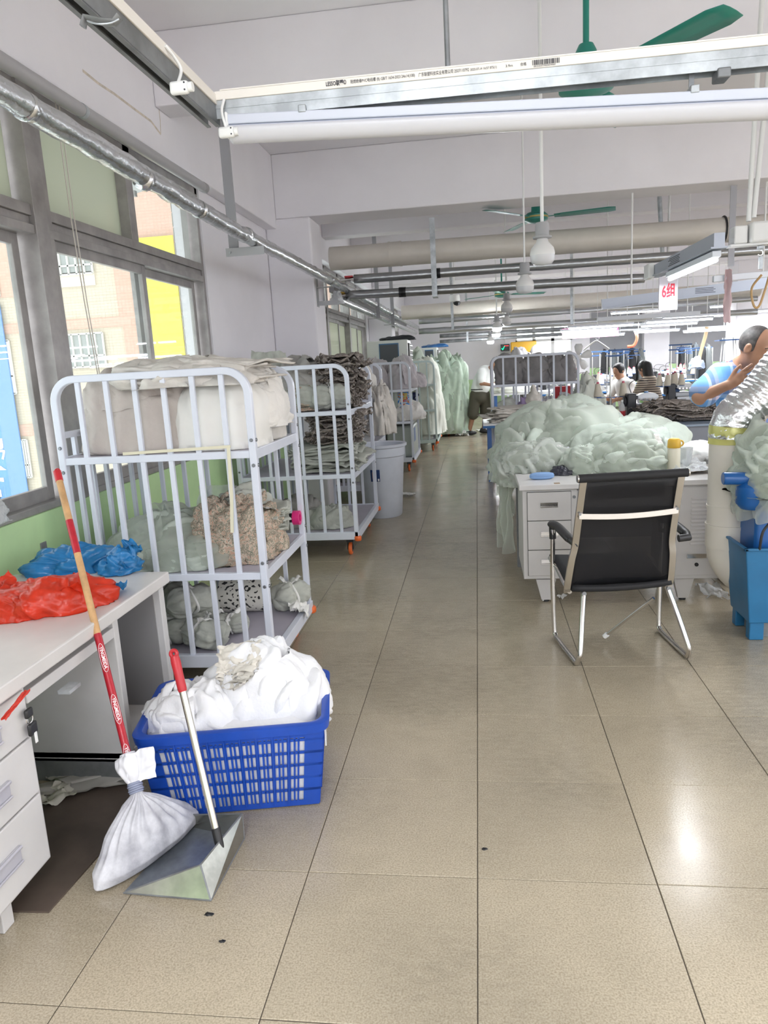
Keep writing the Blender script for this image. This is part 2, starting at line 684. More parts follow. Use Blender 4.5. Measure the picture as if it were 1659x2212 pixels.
def tile_mat():
    m = bpy.data.materials.new('speckled_beige_tile')
    m.use_nodes = True
    nt = m.node_tree
    L = nt.links.new
    b = nt.nodes['Principled BSDF']
    geo = nt.nodes.new('ShaderNodeNewGeometry')
    oi = nt.nodes.new('ShaderNodeObjectInfo')
    n1 = nt.nodes.new('ShaderNodeTexNoise')
    n1.inputs['Scale'].default_value = 190
    n1.inputs['Detail'].default_value = 2
    L(geo.outputs['Position'], n1.inputs['Vector'])
    r1 = nt.nodes.new('ShaderNodeValToRGB')
    e = r1.color_ramp.elements
    e[0].position, e[0].color = 0.30, (0.40, 0.335, 0.24, 1)
    e[1].position, e[1].color = 0.62, (0.585, 0.505, 0.38, 1)
    L(n1.outputs['Fac'], r1.inputs[0])
    n2 = nt.nodes.new('ShaderNodeTexNoise')
    n2.inputs['Scale'].default_value = 2.2
    n2.inputs['Detail'].default_value = 6
    n2.inputs['Roughness'].default_value = 0.65
    L(geo.outputs['Position'], n2.inputs['Vector'])
    wm = nt.nodes.new('ShaderNodeMapping')
    wm.inputs['Scale'].default_value = (9, 26, 1)
    L(geo.outputs['Position'], wm.inputs['Vector'])
    wv = nt.nodes.new('ShaderNodeTexNoise')
    wv.inputs['Scale'].default_value = 1.6
    wv.inputs['Detail'].default_value = 5
    wv.inputs['Roughness'].default_value = 0.7
    L(wm.outputs[0], wv.inputs['Vector'])
    n3 = nt.nodes.new('ShaderNodeTexNoise')
    n3.inputs['Scale'].default_value = 1.1
    n3.inputs['Detail'].default_value = 3
    L(geo.outputs['Position'], n3.inputs['Vector'])
    # scuffed, ribbed wear on some tiles
    mr = nt.nodes.new('ShaderNodeMapRange')
    mr.inputs[1].default_value, mr.inputs[2].default_value = 0.44, 0.62
    L(n3.outputs['Fac'], mr.inputs[0])
    # floor darkens along Y: falling light painted into the colour, with some aisle dirt
    sp_ = nt.nodes.new('ShaderNodeSeparateXYZ')
    L(geo.outputs['Position'], sp_.inputs[0])
    y_fall = nt.nodes.new('ShaderNodeMapRange')
    y_fall.inputs[1].default_value, y_fall.inputs[2].default_value = 2.3, 3.6
    L(sp_.outputs['Y'], y_fall.inputs[0])
    ad_ = nt.nodes.new('ShaderNodeMath')
    ad_.operation = 'MULTIPLY_ADD'
    ad_.use_clamp = True
    ad_.inputs[1].default_value = 0.55
    L(y_fall.outputs[0], ad_.inputs[0])
    L(mr.outputs[0], ad_.inputs[2])
    mu = nt.nodes.new('ShaderNodeMath')
    mu.operation = 'MULTIPLY'
    L(wv.outputs['Fac'], mu.inputs[0])
    L(ad_.outputs[0], mu.inputs[1])
    dk = nt.nodes.new('ShaderNodeMapRange')
    dk.inputs[3].default_value, dk.inputs[4].default_value = 1.0, 0.45
    L(mu.outputs[0], dk.inputs[0])
    d2 = nt.nodes.new('ShaderNodeMapRange')
    d2.inputs[1].default_value, d2.inputs[2].default_value = 0.3, 0.7
    d2.inputs[3].default_value, d2.inputs[4].default_value = 0.86, 1.06
    L(n2.outputs['Fac'], d2.inputs[0])
    d3 = nt.nodes.new('ShaderNodeMapRange')
    d3.inputs[3].default_value, d3.inputs[4].default_value = 0.94, 1.04
    L(oi.outputs['Random'], d3.inputs[0])
    k1 = nt.nodes.new('ShaderNodeMath')
    k1.operation = 'MULTIPLY'
    L(dk.outputs[0], k1.inputs[0])
    L(d2.outputs[0], k1.inputs[1])
    k2 = nt.nodes.new('ShaderNodeMath')
    k2.operation = 'MULTIPLY'
    L(k1.outputs[0], k2.inputs[0])
    L(d3.outputs[0], k2.inputs[1])
    vm = nt.nodes.new('ShaderNodeVectorMath')
    vm.operation = 'SCALE'
    L(r1.outputs[0], vm.inputs[0])
    L(k2.outputs[0], vm.inputs['Scale'])
    L(vm.outputs[0], b.inputs['Base Color'])
    rr = nt.nodes.new('ShaderNodeMapRange')
    rr.inputs[1].default_value, rr.inputs[2].default_value = 0.3, 0.7
    rr.inputs[3].default_value, rr.inputs[4].default_value = 0.16, 0.25
    L(n2.outputs['Fac'], rr.inputs[0])
    L(rr.outputs[0], b.inputs['Roughness'])
    b.inputs['Specular IOR Level'].default_value = 0.55
    bp = nt.nodes.new('ShaderNodeBump')
    bp.inputs['Strength'].default_value = 0.10
    bp.inputs['Distance'].default_value = 0.002
    L(n1.outputs['Fac'], bp.inputs['Height'])
    L(bp.outputs[0], b.inputs['Normal'])
    return m


M_TILE = tile_mat()
M_GROUT = mat('dark_grout', (0.12, 0.10, 0.08), 0.8)

# ------------------------------------------------------------------ floor
T = 0.54
X0, X1, Y0, Y1, ZC = -2.15, 11.0, -3.0, 22.75, 3.80
fl = MB().bx(X0 - 0.24, X1, Y0, Y1, -0.15, -0.0035).build('floor', M_GROUT)
struct(fl)
g = 0.0016
hs = T / 2 - g


def tile_geo(mb, cx, cy):
    c = 0.0012
    P = [(-hs, -hs, -0.012), (hs, -hs, -0.012), (hs, hs, -0.012), (-hs, hs, -0.012),
         (-hs, -hs, -c), (hs, -hs, -c), (hs, hs, -c), (-hs, hs, -c),
         (-hs + c, -hs + c, 0), (hs - c, -hs + c, 0), (hs - c, hs - c, 0), (-hs + c, hs - c, 0)]
    mb.add(np.array(P) + np.array([cx, cy, 0]), [(0, 1, 5, 4), (1, 2, 6, 5), (2, 3, 7, 6), (3, 0, 4, 7), (4, 5, 9, 8), (5, 6, 10, 9), (6, 7, 11, 10), (7, 4, 8, 11), (8, 9, 10, 11)])


mbt = MB()
tile_geo(mbt, 0, 0)
tile0 = mbt.build('tile', M_TILE, fl, flat=True)
rg = np.random.RandomState(3)
first = True
far_t = MB()
for u in range(-4, 21):
    for v in range(-14, 36):
        cx, cy = (u + 0.5) * T, (v + 0.5 + 3.7512) * T
        if cx + hs > X1 or cy + hs > Y1 or cy - hs < Y0:
            continue
        near = -4 <= u <= 6 and -3 <= v <= 21 and (u <= 3 or v < 12)
        if near and not (u <= -4 and v < 6):
            if first:
                o, first = tile0, False
                o.location = (cx, cy, 0)
            else:
                o = inst(tile0, fl, (cx, cy, 0))
            o.location.z = rg.uniform(-0.0006, 0)
            o.rotation_euler = (rg.normal(0, 0.0009), rg.normal(0, 0.0009), 0)
        else:
            tile_geo(far_t, cx, cy)
tag(far_t.build('tile_field', M_TILE, fl, flat=True), kind='stuff')

# ------------------------------------------------------------------ walls, ceiling, beams, columns
SILL, HEAD = 0.945, 3.06
WINS = [(-2.7, 0.5), (1.2, 6.10), (9.2, 15.1), (16.2, 21.5)]
wl = MB()
xs = (X0 - 0.24, X0)
edges = [Y0] + [q for ab in WINS for q in ab] + [Y1]
wl.cur = 1
wl.bx(*xs, Y0, Y1, 0, SILL)
wl.cur = 0
for i in range(0, len(edges), 2):
    wl.bx(*xs, edges[i], edges[i + 1], SILL, HEAD)
wl.bx(*xs, Y0, Y1, HEAD, ZC)
struct(wl.build('wall_left', [M_WALL, M_GREEN], flat=True))
struct(MB().bx(X0 - 0.24, X1, Y0, Y1, ZC, ZC + 0.15).build('ceiling', M_CEIL, flat=True))
struct(MB().bx(X0, -2.03, Y0, Y1, HEAD, ZC).build('beam_left', M_WALL, bevel=0.01, flat=True))
COLY = (0.55, 8.05, 15.4)
for i, yb in enumerate(COLY + (22.25,)):
    struct(MB().bx(-2.03, X1, yb, yb + 0.5, 3.16, ZC).build('beam_cross', M_WALL, bevel=0.012, flat=True))
for yb in (2.70, 5.10, 10.5, 12.95, 17.85, 20.3):
    struct(MB().bx(-2.03, X1, yb, yb + 0.25, 3.35, ZC).build('beam_secondary', M_WALL, bevel=0.01, flat=True))
# old plaster scar on the window beam
sc_ = MB()
for pp, wq in (([(178, 152), (212, 180), (247, 203), (292, 237), (326, 262), (347, 290)], 0.016), ([(338, 170), (341, 215), (346, 262), (347, 290)], 0.010)):
    pp = np.array([PX(a_, b_, -2.0305) for a_, b_ in pp])
    for a_, b_ in zip(pp[:-1], pp[1:]):
        sc_.bar(a_, b_, 0.002, wq)
tag(sc_.build('plaster_scar', mat('bare_plaster', (0.70, 0.62, 0.54), 0.9, var=0.2, vscale=20), bpy.data.objects['beam_left'], flat=True), kind='stuff')
for yb in COLY:
    struct(MB().bx(X0, -1.66, yb, yb + 0.52, 0, 3.161).build('column_left', M_WALL, bevel=0.02, flat=True))
for px, yb in ((1588, 15.4), (1391, 22.1)):
    x = PY(px, 745, yb)[0]
    m_ = MB()
    m_.bx(x, x + 0.7, yb, yb + 0.6, 0.95, 3.161)
    m_.cur = 1
    m_.bx(x, x + 0.7, yb, yb + 0.6, 0, 0.95)
    struct(m_.build('column_right', [M_WALL, M_GREEN], bevel=0.015, flat=True))
x = PY(1588, 745, 15.4)[0]
for yb in (0.7, 8.05):
    struct(MB().bx(x + 0.4, x + 1.1, yb, yb + 0.6, 0, 3.161).build('column_right', M_WALL, bevel=0.015, flat=True))

# far wall: white part, window, grey part with green dado
M_GREY = mat('grey_wall_paint', (0.34, 0.34, 0.36), 0.6, var=0.06, vscale=2)
xa, xb = PY(1114, 760, 22.4)[0], PY(1236, 760, 22.4)[0]
zt = PY(1170, 716, 22.4)[2] + 0.2
zb = 1.15
fw = MB()
Yf = (22.40, 22.75)
fw.bx(X0, xa, *Yf, 1.0, ZC)
fw.bx(xa, xb, *Yf, zt, ZC)
fw.bx(xa, xb, *Yf, 1.0, zb)
fw.cur = 1
fw.bx(X0, xb + 0.5, *Yf, 0, 1.0)
fw.bx(xb + 0.5, X1, *Yf, 0, 1.15)
fw.cur = 0
fw.bx(xb, xb + 0.5, *Yf, 1.0, ZC)
fw.cur = 2
fw.bx(xb + 0.5, X1, *Yf, 1.15, ZC)
struct(fw.build('wall_back', [M_WALL, M_GREEN, M_GREY], flat=True))
# right wall and the wall behind the camera, each with windows; unseen rear openings enlarged for fill light
rwm = MB()
rwm.bx(X1, X1 + 0.2, Y0, Y1, 0, 1.0)
rwm.bx(X1, X1 + 0.2, Y0, Y1, 3.0, ZC)
for k in range(6):
    y = Y0 + k * (Y1 - Y0 - 0.5) / 5
    rwm.bx(X1, X1 + 0.2, y, y + 0.5, 1.0, 3.0)
struct(rwm.build('wall_right', M_WALL, flat=True))
bwm = MB()
bwm.bx(X0, X1, Y0 - 0.2, Y0, 0, 0.35)
bwm.bx(X0, X1, Y0 - 0.2, Y0, 3.55, ZC)
for k in range(6):
    xq = X0 + k * (X1 - X0 - 0.2) / 5
    bwm.bx(xq, xq + 0.2, Y0 - 0.2, Y0, 0.35, 3.55)
struct(bwm.build('wall_front', M_WALL, flat=True))
portal('daylight_rear', (4.4, Y0 - 0.25, 1.95), (math.radians(90), 0, 0), 13, 3.2)
portal('daylight_right', (X1 + 0.25, 9, 2.0), (math.radians(90), 0, math.radians(90)), 27, 2.0)
for a, b_ in WINS:
    portal('daylight_left', (X0 - 0.3, (a + b_) / 2, (SILL + HEAD) / 2), (math.radians(90), 0, math.radians(-90)), b_ - a, HEAD - SILL)
portal('daylight_back', ((xa + xb) / 2, 22.8, (zb + zt) / 2), (math.radians(-90), 0, 0), xb - xa, zt - zb)


# ------------------------------------------------------------------ windows in the left wall
def window_left(n, y0, y1, units, frosted):
    """units: list of (ya, yb, mullion_y, split_y)"""
    root = bpy.data.objects.new('window_%d' % n, None)
    COL.objects.link(root)
    root.location = (X0, y0, SILL)
    struct(root)
    ox, oy, oz = X0, y0, SILL
    loc = lambda m_: m_

    def fr(name, boxes, mt=M_ALU, par=root, bev=0.003):
        m_ = MB()
        for (xa_, xb_, ya_, yb_, za_, zb_) in boxes:
            m_.bx(xa_ - ox, xb_ - ox, ya_ - oy, yb_ - oy, za_ - oz, zb_ - oz)
        return m_.build(name, mt, par, bevel=bev, flat=True)

    fx0, fx1 = X0 - 0.15, X0 - 0.015
    zt0, zt1 = 2.33, 2.475
    bars = [(fx0, fx1, y0, y1, SILL, SILL + 0.035), (fx0, fx1, y0, y1, HEAD - 0.05, HEAD), (fx0, fx1, y0, y0 + 0.05, SILL, HEAD), (fx0, fx1, y1 - 0.05, y1, SILL, HEAD)]
    fr('window_frame', bars)
    for k, (ya, yb, my, sy) in enumerate(units):
        # transom of three stepped profiles
        fr('transom', [(fx0, fx1 + 0.004, ya, yb, zt0 + 0.09, zt1), (fx0, fx1 - 0.012, ya, yb, zt0 + 0.045, zt0 + 0.09), (fx0, fx1 + 0.010, ya, yb, zt0, zt0 + 0.045)])
        if k:
            fr('mullion', [(fx0, fx1 + 0.02, ya - 0.10, ya + 0.02, SILL, HEAD), (fx0, fx1 + 0.008, ya + 0.02, ya + 0.075, SILL, HEAD)])
        fr('upper_mullion', [(fx0 + 0.02, fx1, my - 0.05, my + 0.045, zt1, HEAD)])
        gx = fx0 + 0.06
        for (pa, pb, fz) in ((ya + 0.02, my - 0.04, 0), (my + 0.04, yb - 0.03, 1)):
            fz = frosted[k][fz]
            fr('pane', [(gx - 0.003, gx + 0.003, pa, pb, zt1, HEAD - 0.04)], M_FROST if fz else M_GLASS, bev=0)
        for si, (pa, pb, xx) in enumerate(((ya + 0.06, sy + 0.02, fx1 - 0.045), (sy - 0.05, yb - 0.045, fx1 - 0.095))):
            sw, za, zb_ = 0.058, SILL + 0.03, zt0 + 0.005
            s = fr('sash', [(xx, xx + 0.032, pa, pa + sw, za, zb_), (xx, xx + 0.032, pb - sw, pb, za, zb_), (xx, xx + 0.032, pa + sw, pb - sw, za, za + 0.075), (xx, xx + 0.032, pa + sw, pb - sw, zb_ - 0.06, zb_)])
            fr('pane', [(xx + 0.013, xx + 0.018, pa + sw - 0.01, pb - sw + 0.01, za + 0.06, zb_ - 0.05)], M_FROST if frosted[k][2] else M_GLASS, s, bev=0)
            hy = pa + 0.03
            fr('latch', [(xx + 0.032, xx + 0.038, hy - 0.012, hy + 0.012, 1.55, 1.75)], M_STEEL, s, bev=0.002)
    return root


window_left(1, 1.2, 6.10, [(1.25, 3.68, 2.45, 2.45), (3.78, 6.05, 4.87, 4.97)], [(1, 1, 0), (1, 0, 0)])
window_left(2, 9.2, 15.1, [(9.25, 11.2, 10.2, 10.2), (11.2, 13.15, 12.2, 12.2), (13.15, 15.05, 14.1, 14.1)], [(0, 0, 1)] * 3)
window_left(3, 16.2, 21.5, [(16.25, 18.0, 17.1, 17.1), (18.0, 19.75, 18.9, 18.9), (19.75, 21.45, 20.6, 20.6)], [(0, 0, 1)] * 3)
window_left(4, -2.7, 0.5, [(-2.65, -1.1, -1.9, -1.9), (-1.1, 0.45, -0.3, -0.3)], [(0, 0, 0)] * 2)
# back window frame
wb = bpy.data.objects.new('window_5', None)
COL.objects.link(wb)
wb.location = (xa, 22.45, zb)
struct(wb)
m_ = MB()
for t_ in (0, 0.33, 0.66, 1.0):
    q = (xb - xa) * t_
    m_.box((q, 0, (zt - zb) / 2), (0.09, 0.06, zt - zb))
m_.box(((xb - xa) / 2, 0, 0.03), (xb - xa, 0.06, 0.06))
m_.box(((xb - xa) / 2, 0, zt - zb - 0.03), (xb - xa, 0.06, 0.06))
m_.box(((xb - xa) / 2, 0, (zt - zb) * 0.66), (xb - xa, 0.06, 0.07))
m_.build('window_frame', M_PVC_W, wb, flat=True)
for k in range(3):
    MB().box(((xb - xa) * (k + 0.5) / 3, 0.02, (zt - zb) / 2), ((xb - xa) / 3 - 0.08, 0.006, zt - zb - 0.1)).build('pane', M_GLASS, wb, flat=True)

# ------------------------------------------------------------------ outside: neighbouring building, banners, own pier and awning
YF = 26.0


def brick_mat(name, c1, c2, mortar, sc):
    m = bpy.data.materials.new(name)
    m.use_nodes = True
    nt = m.node_tree
    b = nt.nodes['Principled BSDF']
    b.inputs['Roughness'].default_value = 0.7
    tc = nt.nodes.new('ShaderNodeTexCoord')
    mp = nt.nodes.new('ShaderNodeMapping')
    mp.inputs['Rotation'].default_value = (math.radians(90), 0, 0)
    br = nt.nodes.new('ShaderNodeTexBrick')
    br.offset = 0
    br.inputs['Color1'].default_value = (*c1, 1)
    br.inputs['Color2'].default_value = (*c2, 1)
    br.inputs['Mortar'].default_value = (*mortar, 1)
    br.inputs['Scale'].default_value = sc
    br.inputs['Mortar Size'].default_value = 0.016
    br.inputs['Brick Width'].default_value = 0.5
    br.inputs['Row Height'].default_value = 0.36
    nt.links.new(tc.outputs['Object'], mp.inputs['Vector'])
    nt.links.new(mp.outputs[0], br.inputs['Vector'])
    nt.links.new(br.outputs['Color'], b.inputs['Base Color'])
    return m


M_FB = brick_mat('cream_facade_tile', (0.52, 0.44, 0.34), (0.55, 0.47, 0.37), (0.33, 0.28, 0.22), 3.6)
M_FP = brick_mat('pink_facade_tile', (0.56, 0.34, 0.26), (0.56, 0.37, 0.29), (0.38, 0.24, 0.19), 3.6)
M_FW = mat('facade_window_pane', (0.30, 0.31, 0.30), 0.15)
M_FWF = mat('facade_window_bars', (0.62, 0.60, 0.56), 0.6)
fac = thing('apartment_building', 'cream and pink tiled building across the yard outside the window', 'building', (-12, YF, 0))


def facade(name, pts, yoff, mt, par=fac, th=0.1):
    """rectangle between two picture points on the facade plane"""
    (xa_, _, za_), (xb_, _, zb_) = pts
    return MB().bx(xa_ + 12, xb_ + 12, -yoff, -yoff + th, min(za_, zb_), max(za_, zb_)).build(name, mt, par, flat=True)


def FP(px, py):
    return PY(px, py, YF)


facade('facade_wall', ((-34, 0, -9), (-2.6, 0, 14)), 0, M_FB, th=0.4)
# pink bands: upper-left block, column beside the windows, floor stripes
s1, s2 = FP(160, 690)[2], FP(160, 712)[2]
s3, s4 = FP(46, 917)[2], FP(50, 942)[2]
facade('floor_stripe', ((-34, 0, s1), (-2.6, 0, s2)), 0.03, M_FP)
facade('floor_stripe', ((-34, 0, s3), (-2.6, 0, s4)), 0.03, M_FP)
facade('pink_panel', ((-34, 0, 14), (FP(70, 560)[0], 0, FP(20, 642)[2])), 0.035, M_FP)
facade('pink_panel', ((FP(243, 560)[0], 0, 14), (-2.6, 0, s1)), 0.035, M_FP)
facade('pink_panel', ((FP(268, 720)[0], 0, s2), (-2.6, 0, s3)), 0.036, M_FP)


def fac_window(p0, p1, nb=4):
    w_ = facade('facade_window', (p0, p1), 0.05, M_FW, th=0.06)
    m2 = MB()
    x0_, x1_, z0_, z1_ = p0[0] + 12, p1[0] + 12, min(p0[2], p1[2]), max(p0[2], p1[2])
    for k in range(nb + 1):
        q = x0_ + (x1_ - x0_) * k / nb
        m2.bx(q - 0.03, q + 0.03, -0.11, -0.05, z0_, z1_)
    for q in (z0_, (z0_ * 2 + z1_) / 3, z1_):
        m2.bx(x0_, x1_, -0.11, -0.05, q - 0.03, q + 0.03)
    m2.build('window_bars', M_FWF, w_, flat=True)


fac_window(FP(110, 540), FP(203, 590), 5)
facade('apron_panel', (FP(118, 592), FP(208, 616)), 0.05, mat('facade_apron', (0.62, 0.54, 0.45), 0.7))
fac_window(FP(140, 724), FP(232, 790), 5)
fac_window(FP(14, 736), FP(38, 850), 2)
fac_window(FP(50, 950), FP(72, 1030), 2)
fac_window(FP(-30, 600), FP(2, 640), 2)
# banners on the facade
M_BLUE_B = mat('blue_banner', (0.09, 0.26, 0.60), 0.5, var=0.15, vscale=0.8)
M_YEL_B = mat('yellow_banner', (0.62, 0.60, 0.06), 0.5, var=0.08, vscale=0.8)
b0, b1 = FP(4, 655), FP(62, 1060)
xr = FP(20, 760)[0]
bb = thing('blue_banner', 'tall blue shop banner with white lettering outside the window', 'banner', (xr - 3.2, YF - 0.12, -3.0))
MB().bx(0, 3.2, -0.05, 0.0, -2, b0[2] + 3.0).build('cloth', M_BLUE_B, bb, flat=True)
MB().bx(2.5, 3.2, -0.06, -0.05, -2, b0[2] + 3.0).build('border', mat('blue_banner_edge', (0.14, 0.27, 0.66), 0.5), bb, flat=True)
cz = FP(12, 990)[2]
for ch, py in (('服', 985), ('饰', 1062)):
    q = FP(-12, py)
    text('lettering', ch, 1.28, M_WHITEINK, (q[0] - (xr - 3.2), -0.07, q[2] + 3.0), (math.radians(90), 0, 0), bb, 0.002, align='CENTER', bold=0.035)
y0_, y1_ = FP(312, 515), FP(385, 790)
yb_ = thing('yellow_banner', 'plain bright yellow vertical banner on the building outside', 'banner', ((y0_[0] + y1_[0]) / 2, YF - 0.12, y1_[2] - 1))
hw = abs(FP(358, 515)[0] - y0_[0]) / 2 + 0.35
MB().bx(-hw, hw, -0.05, 0, 0, y0_[2] - y1_[2] + 1).build('cloth', M_YEL_B, yb_, flat=True)
# white sign with red letters right of the banner
ws = thing('white_sign', 'pale sign with faded red marks beside the yellow banner outside', 'sign', ((y0_[0] + y1_[0]) / 2 + hw + 0.75, YF - 0.12, y1_[2] - 1))
MB().bx(-0.62, 0.62, -0.05, 0, 0, y0_[2] - y1_[2] + 0.2).build('board', mat('white_sign_board', (0.85, 0.8, 0.74), 0.5), ws, flat=True)
for k, (xq, zq, wq, hq) in enumerate(((0.15, 3.5, 0.32, 0.5), (0.2, 2.75, 0.3, 0.12), (0.12, 2.5, 0.1, 0.3), (0.3, 2.45, 0.12, 0.25), (0.15, 1.2, 0.4, 0.1))):
    MB().bx(xq - wq / 2, xq + wq / 2, -0.055, -0.05, zq, zq + hq).build('paint_mark', mat('red_paint', (0.42, 0.10, 0.09), 0.5), ws, flat=True)
# own pier just outside the window's far jamb: pale brick tiles, one by one
M_PT = mat('pale_pier_tile', (0.62, 0.58, 0.50), 0.5, var=0.12, vscale=6)
pier = struct(MB().bx(PY(386, 600, 6.11)[0], X0 - 0.241, 6.11, 6.7, 0, 3.7).build('column_outer', M_GROUT, flat=True))
pxa_ = PY(386, 600, 6.11)[0]
pt = MB().box((0, 0, 0), (X0 - 0.241 - pxa_ - 0.012, 0.02, 0.105)).build('tile', M_PT, pier, bevel=0.004, flat=True)
k = 0
for r_ in range(20):
    for c_ in range(1):
        q = ((X0 - 0.241 + pxa_) / 2, 6.105, 1.0 + r_ * 0.115)
        if k == 0:
            pt.location = q
        else:
            inst(pt, pier, q)
        k += 1
aw = thing('awning', 'grey sheet metal awning with a bar above the window outside', 'awning', (X0 - 0.24, 4.0, 3.02))
MB().add([(-0.02, -3, 0.10), (-1.1, -3, -0.12), (-1.1, 2.1, -0.12), (-0.02, 2.1, 0.10), (-0.02, -3, 0.12), (-1.1, -3, -0.10), (-1.1, 2.1, -0.10), (-0.02, 2.1, 0.12)],
         [(0, 1, 2, 3), (7, 6, 5, 4), (0, 4, 5, 1), (1, 5, 6, 2), (2, 6, 7, 3), (3, 7, 4, 0)]).build('awning_sheet', mat('awning_grey', (0.5, 0.5, 0.5), 0.5, var=0.1), aw, flat=True)
MB().bar((-0.75, -3, -0.10), (-0.75, 2.1, -0.10), 0.05, 0.05).build('awning_bar', M_ALU, aw, flat=True)
for yy in (-2.5, -0.5, 1.5):
    MB().bar((-0.02, yy, -0.1), (-0.9, yy, -0.10), 0.04, 0.04).build('awning_bracket', M_ALU, aw, flat=True)
# ------------------------------------------------------------------ left foreground: desk, bags, broom, dustpan, basket
M_DESKW = mat('white_desk_laminate', (0.66, 0.645, 0.64), 0.35, var=0.05, vscale=5)
M_DESKTOP = mat('scuffed_white_desk_top', (0.67, 0.645, 0.63), 0.30, var=0.06, vscale=4)
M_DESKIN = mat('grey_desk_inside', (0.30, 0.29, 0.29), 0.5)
M_HANDLE = mat('lilac_grey_pull', (0.56, 0.55, 0.60), 0.3, metal=0.25)
dx, dy = -1.335, 1.15
ld = thing('office_desk', 'white office desk under the window with three drawers and open side', 'desk', (dx, dy, 0))
L_ = 2.985 - dy
MB().bx(-0.74, 0, 0, L_, 0.69, 0.74).build('desk_top', M_DESKTOP, ld, bevel=0.006, flat=True)
# near pedestal
pe = MB().bx(-0.70, -0.035, 0.03, 0.80, 0.08, 0.689).build('drawer_pedestal', M_DESKW, ld, bevel=0.004, flat=True)
for (za, zb_) in ((0.525, 0.675), (0.335, 0.518), (0.10, 0.328)):
    d = MB().bx(-0.036, -0.018, 0.05, 0.775, za, zb_).build('drawer', M_DESKW, pe, bevel=0.004, flat=True)
    zc = (za + zb_) / 2
    h = MB()
    h.bx(-0.018, -0.012, 0.46, 0.64, zc - 0.028, zc + 0.028)
    h.bx(-0.012, -0.004, 0.46, 0.64, zc + 0.018, zc + 0.028)
    h.bx(-0.012, -0.006, 0.46, 0.64, zc - 0.028, zc - 0.020)
    h.build('drawer_pull', M_HANDLE, pe, bevel=0.003, flat=True)
for yy in (0.08, 0.56):
    MB().bx(-0.10, -0.05, yy, yy + 0.05, 0.0, 0.08).build('foot', M_DESKW, ld, bevel=0.003, flat=True)
    MB().lathe([(0.018, 0), (0.02, 0.015), (0.012, 0.022)], 14, (-0.12, yy + 0.02, 0)).build('foot_glide', M_BLACK, ld)
# centre drawer rail and gap
cr = MB().bx(-0.55, -0.03, 0.80, 1.36, 0.615, 0.655).build('centre_drawer', M_DESKW, ld, bevel=0.003, flat=True)
MB().bx(-0.012, 0.03, 0.93, 1.0, 0.585, 0.597).build('drawer_runner', M_STEEL, cr, flat=True)
# far pedestal: side panels, open dark compartment
fp = MB()
fp.bx(-0.70, -0.03, 1.36, 1.40, 0.10, 0.689)
fp.bx(-0.70, -0.03, 1.78, L_ - 0.01, 0.02, 0.689)
fp.bx(-0.70, -0.03, 1.36, L_ - 0.01, 0.085, 0.13)
fp.build('side_pedestal', M_DESKW, ld, bevel=0.004, flat=True)
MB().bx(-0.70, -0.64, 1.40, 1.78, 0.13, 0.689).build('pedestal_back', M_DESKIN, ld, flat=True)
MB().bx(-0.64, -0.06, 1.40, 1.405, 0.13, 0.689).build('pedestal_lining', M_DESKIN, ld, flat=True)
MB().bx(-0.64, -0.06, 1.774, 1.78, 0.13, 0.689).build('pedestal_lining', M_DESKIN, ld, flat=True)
MB().bx(-0.70, -0.03, 1.36, 1.40, 0.0, 0.10).build('panel_shade', M_STEEL_D, ld, flat=True)  # dark block standing in for the shade under the raised panel
# keys in the lock of the top drawer
ky = thing('key_bunch', 'bunch of keys with black fob hanging from the drawer lock', 'keys', (dx - 0.012, dy + 0.755, 0.60))
MB().tube(arc((0.012, 0, -0.01), 0.016, 0, 2 * math.pi, 18, (0, 1, 0), (0, 0, 1)), 0.0018, 6).build('key_ring', M_CHROME, ky)
MB().box((0.012, 0.0, 0.008), (0.012, 0.035, 0.03)).build('key_head', M_BLACK, ky, bevel=0.006)
MB().box((0.014, 0.004, -0.045), (0.012, 0.040, 0.040)).build('fob', M_BLACK, ky, bevel=0.008)
MB().box((0.02, 0.006, -0.075), (0.003, 0.012, 0.035)).build('key_blade', M_PVC_W, ky, bevel=0.001)
rb = MB()
sheet(rb, (0, 0, 0), (0.014, 0.13), 5, rotx(0.25) @ roty(0.5), 0.012, (6, 20), 4)
tag(rb.build('red_ribbon', mat('red_ribbon', (0.65, 0.05, 0.03), 0.5, thin=0.2), None, angle=4, loc=(dx + 0.018, dy + 0.68, 0.672)), 'short red ribbon tied under the desk edge above the drawers', 'ribbon')

# things on the desk
M_BAGR = mat('red_polythene', (0.75, 0.05, 0.02), 0.28, var=0.2, vscale=12, bump=0.35, bscale=28, thin=0.25)
M_BAGB = mat('blue_polythene', (0.03, 0.25, 0.58), 0.25, var=0.25, vscale=10, bump=0.35, bscale=28, thin=0.25)


def bag(name, label, c, rad, seed, m, flaps, Rz=0):
    t = thing(name, label, 'bag', c, Rz)
    b_ = MB()
    dome(b_, (0, 0, 0), rad, seed, (110, 50), 0.26, 0.22, 0.03, 0.9, 1.0)
    b_.build('bag_body', m, t, angle=4)
    for k, (cx_, cy_, cz_, sx_, sy_, rx_, ry_, rz_) in enumerate(flaps):
        f_ = MB()
        sheet(f_, (cx_, cy_, cz_), (sx_, sy_), seed + k * 1.3, rotz(rz_) @ rotx(rx_) @ roty(ry_), 0.035, (28, 28), 3, 0.10)
        f_.build('handle_flap', m, t, angle=4)
    return t


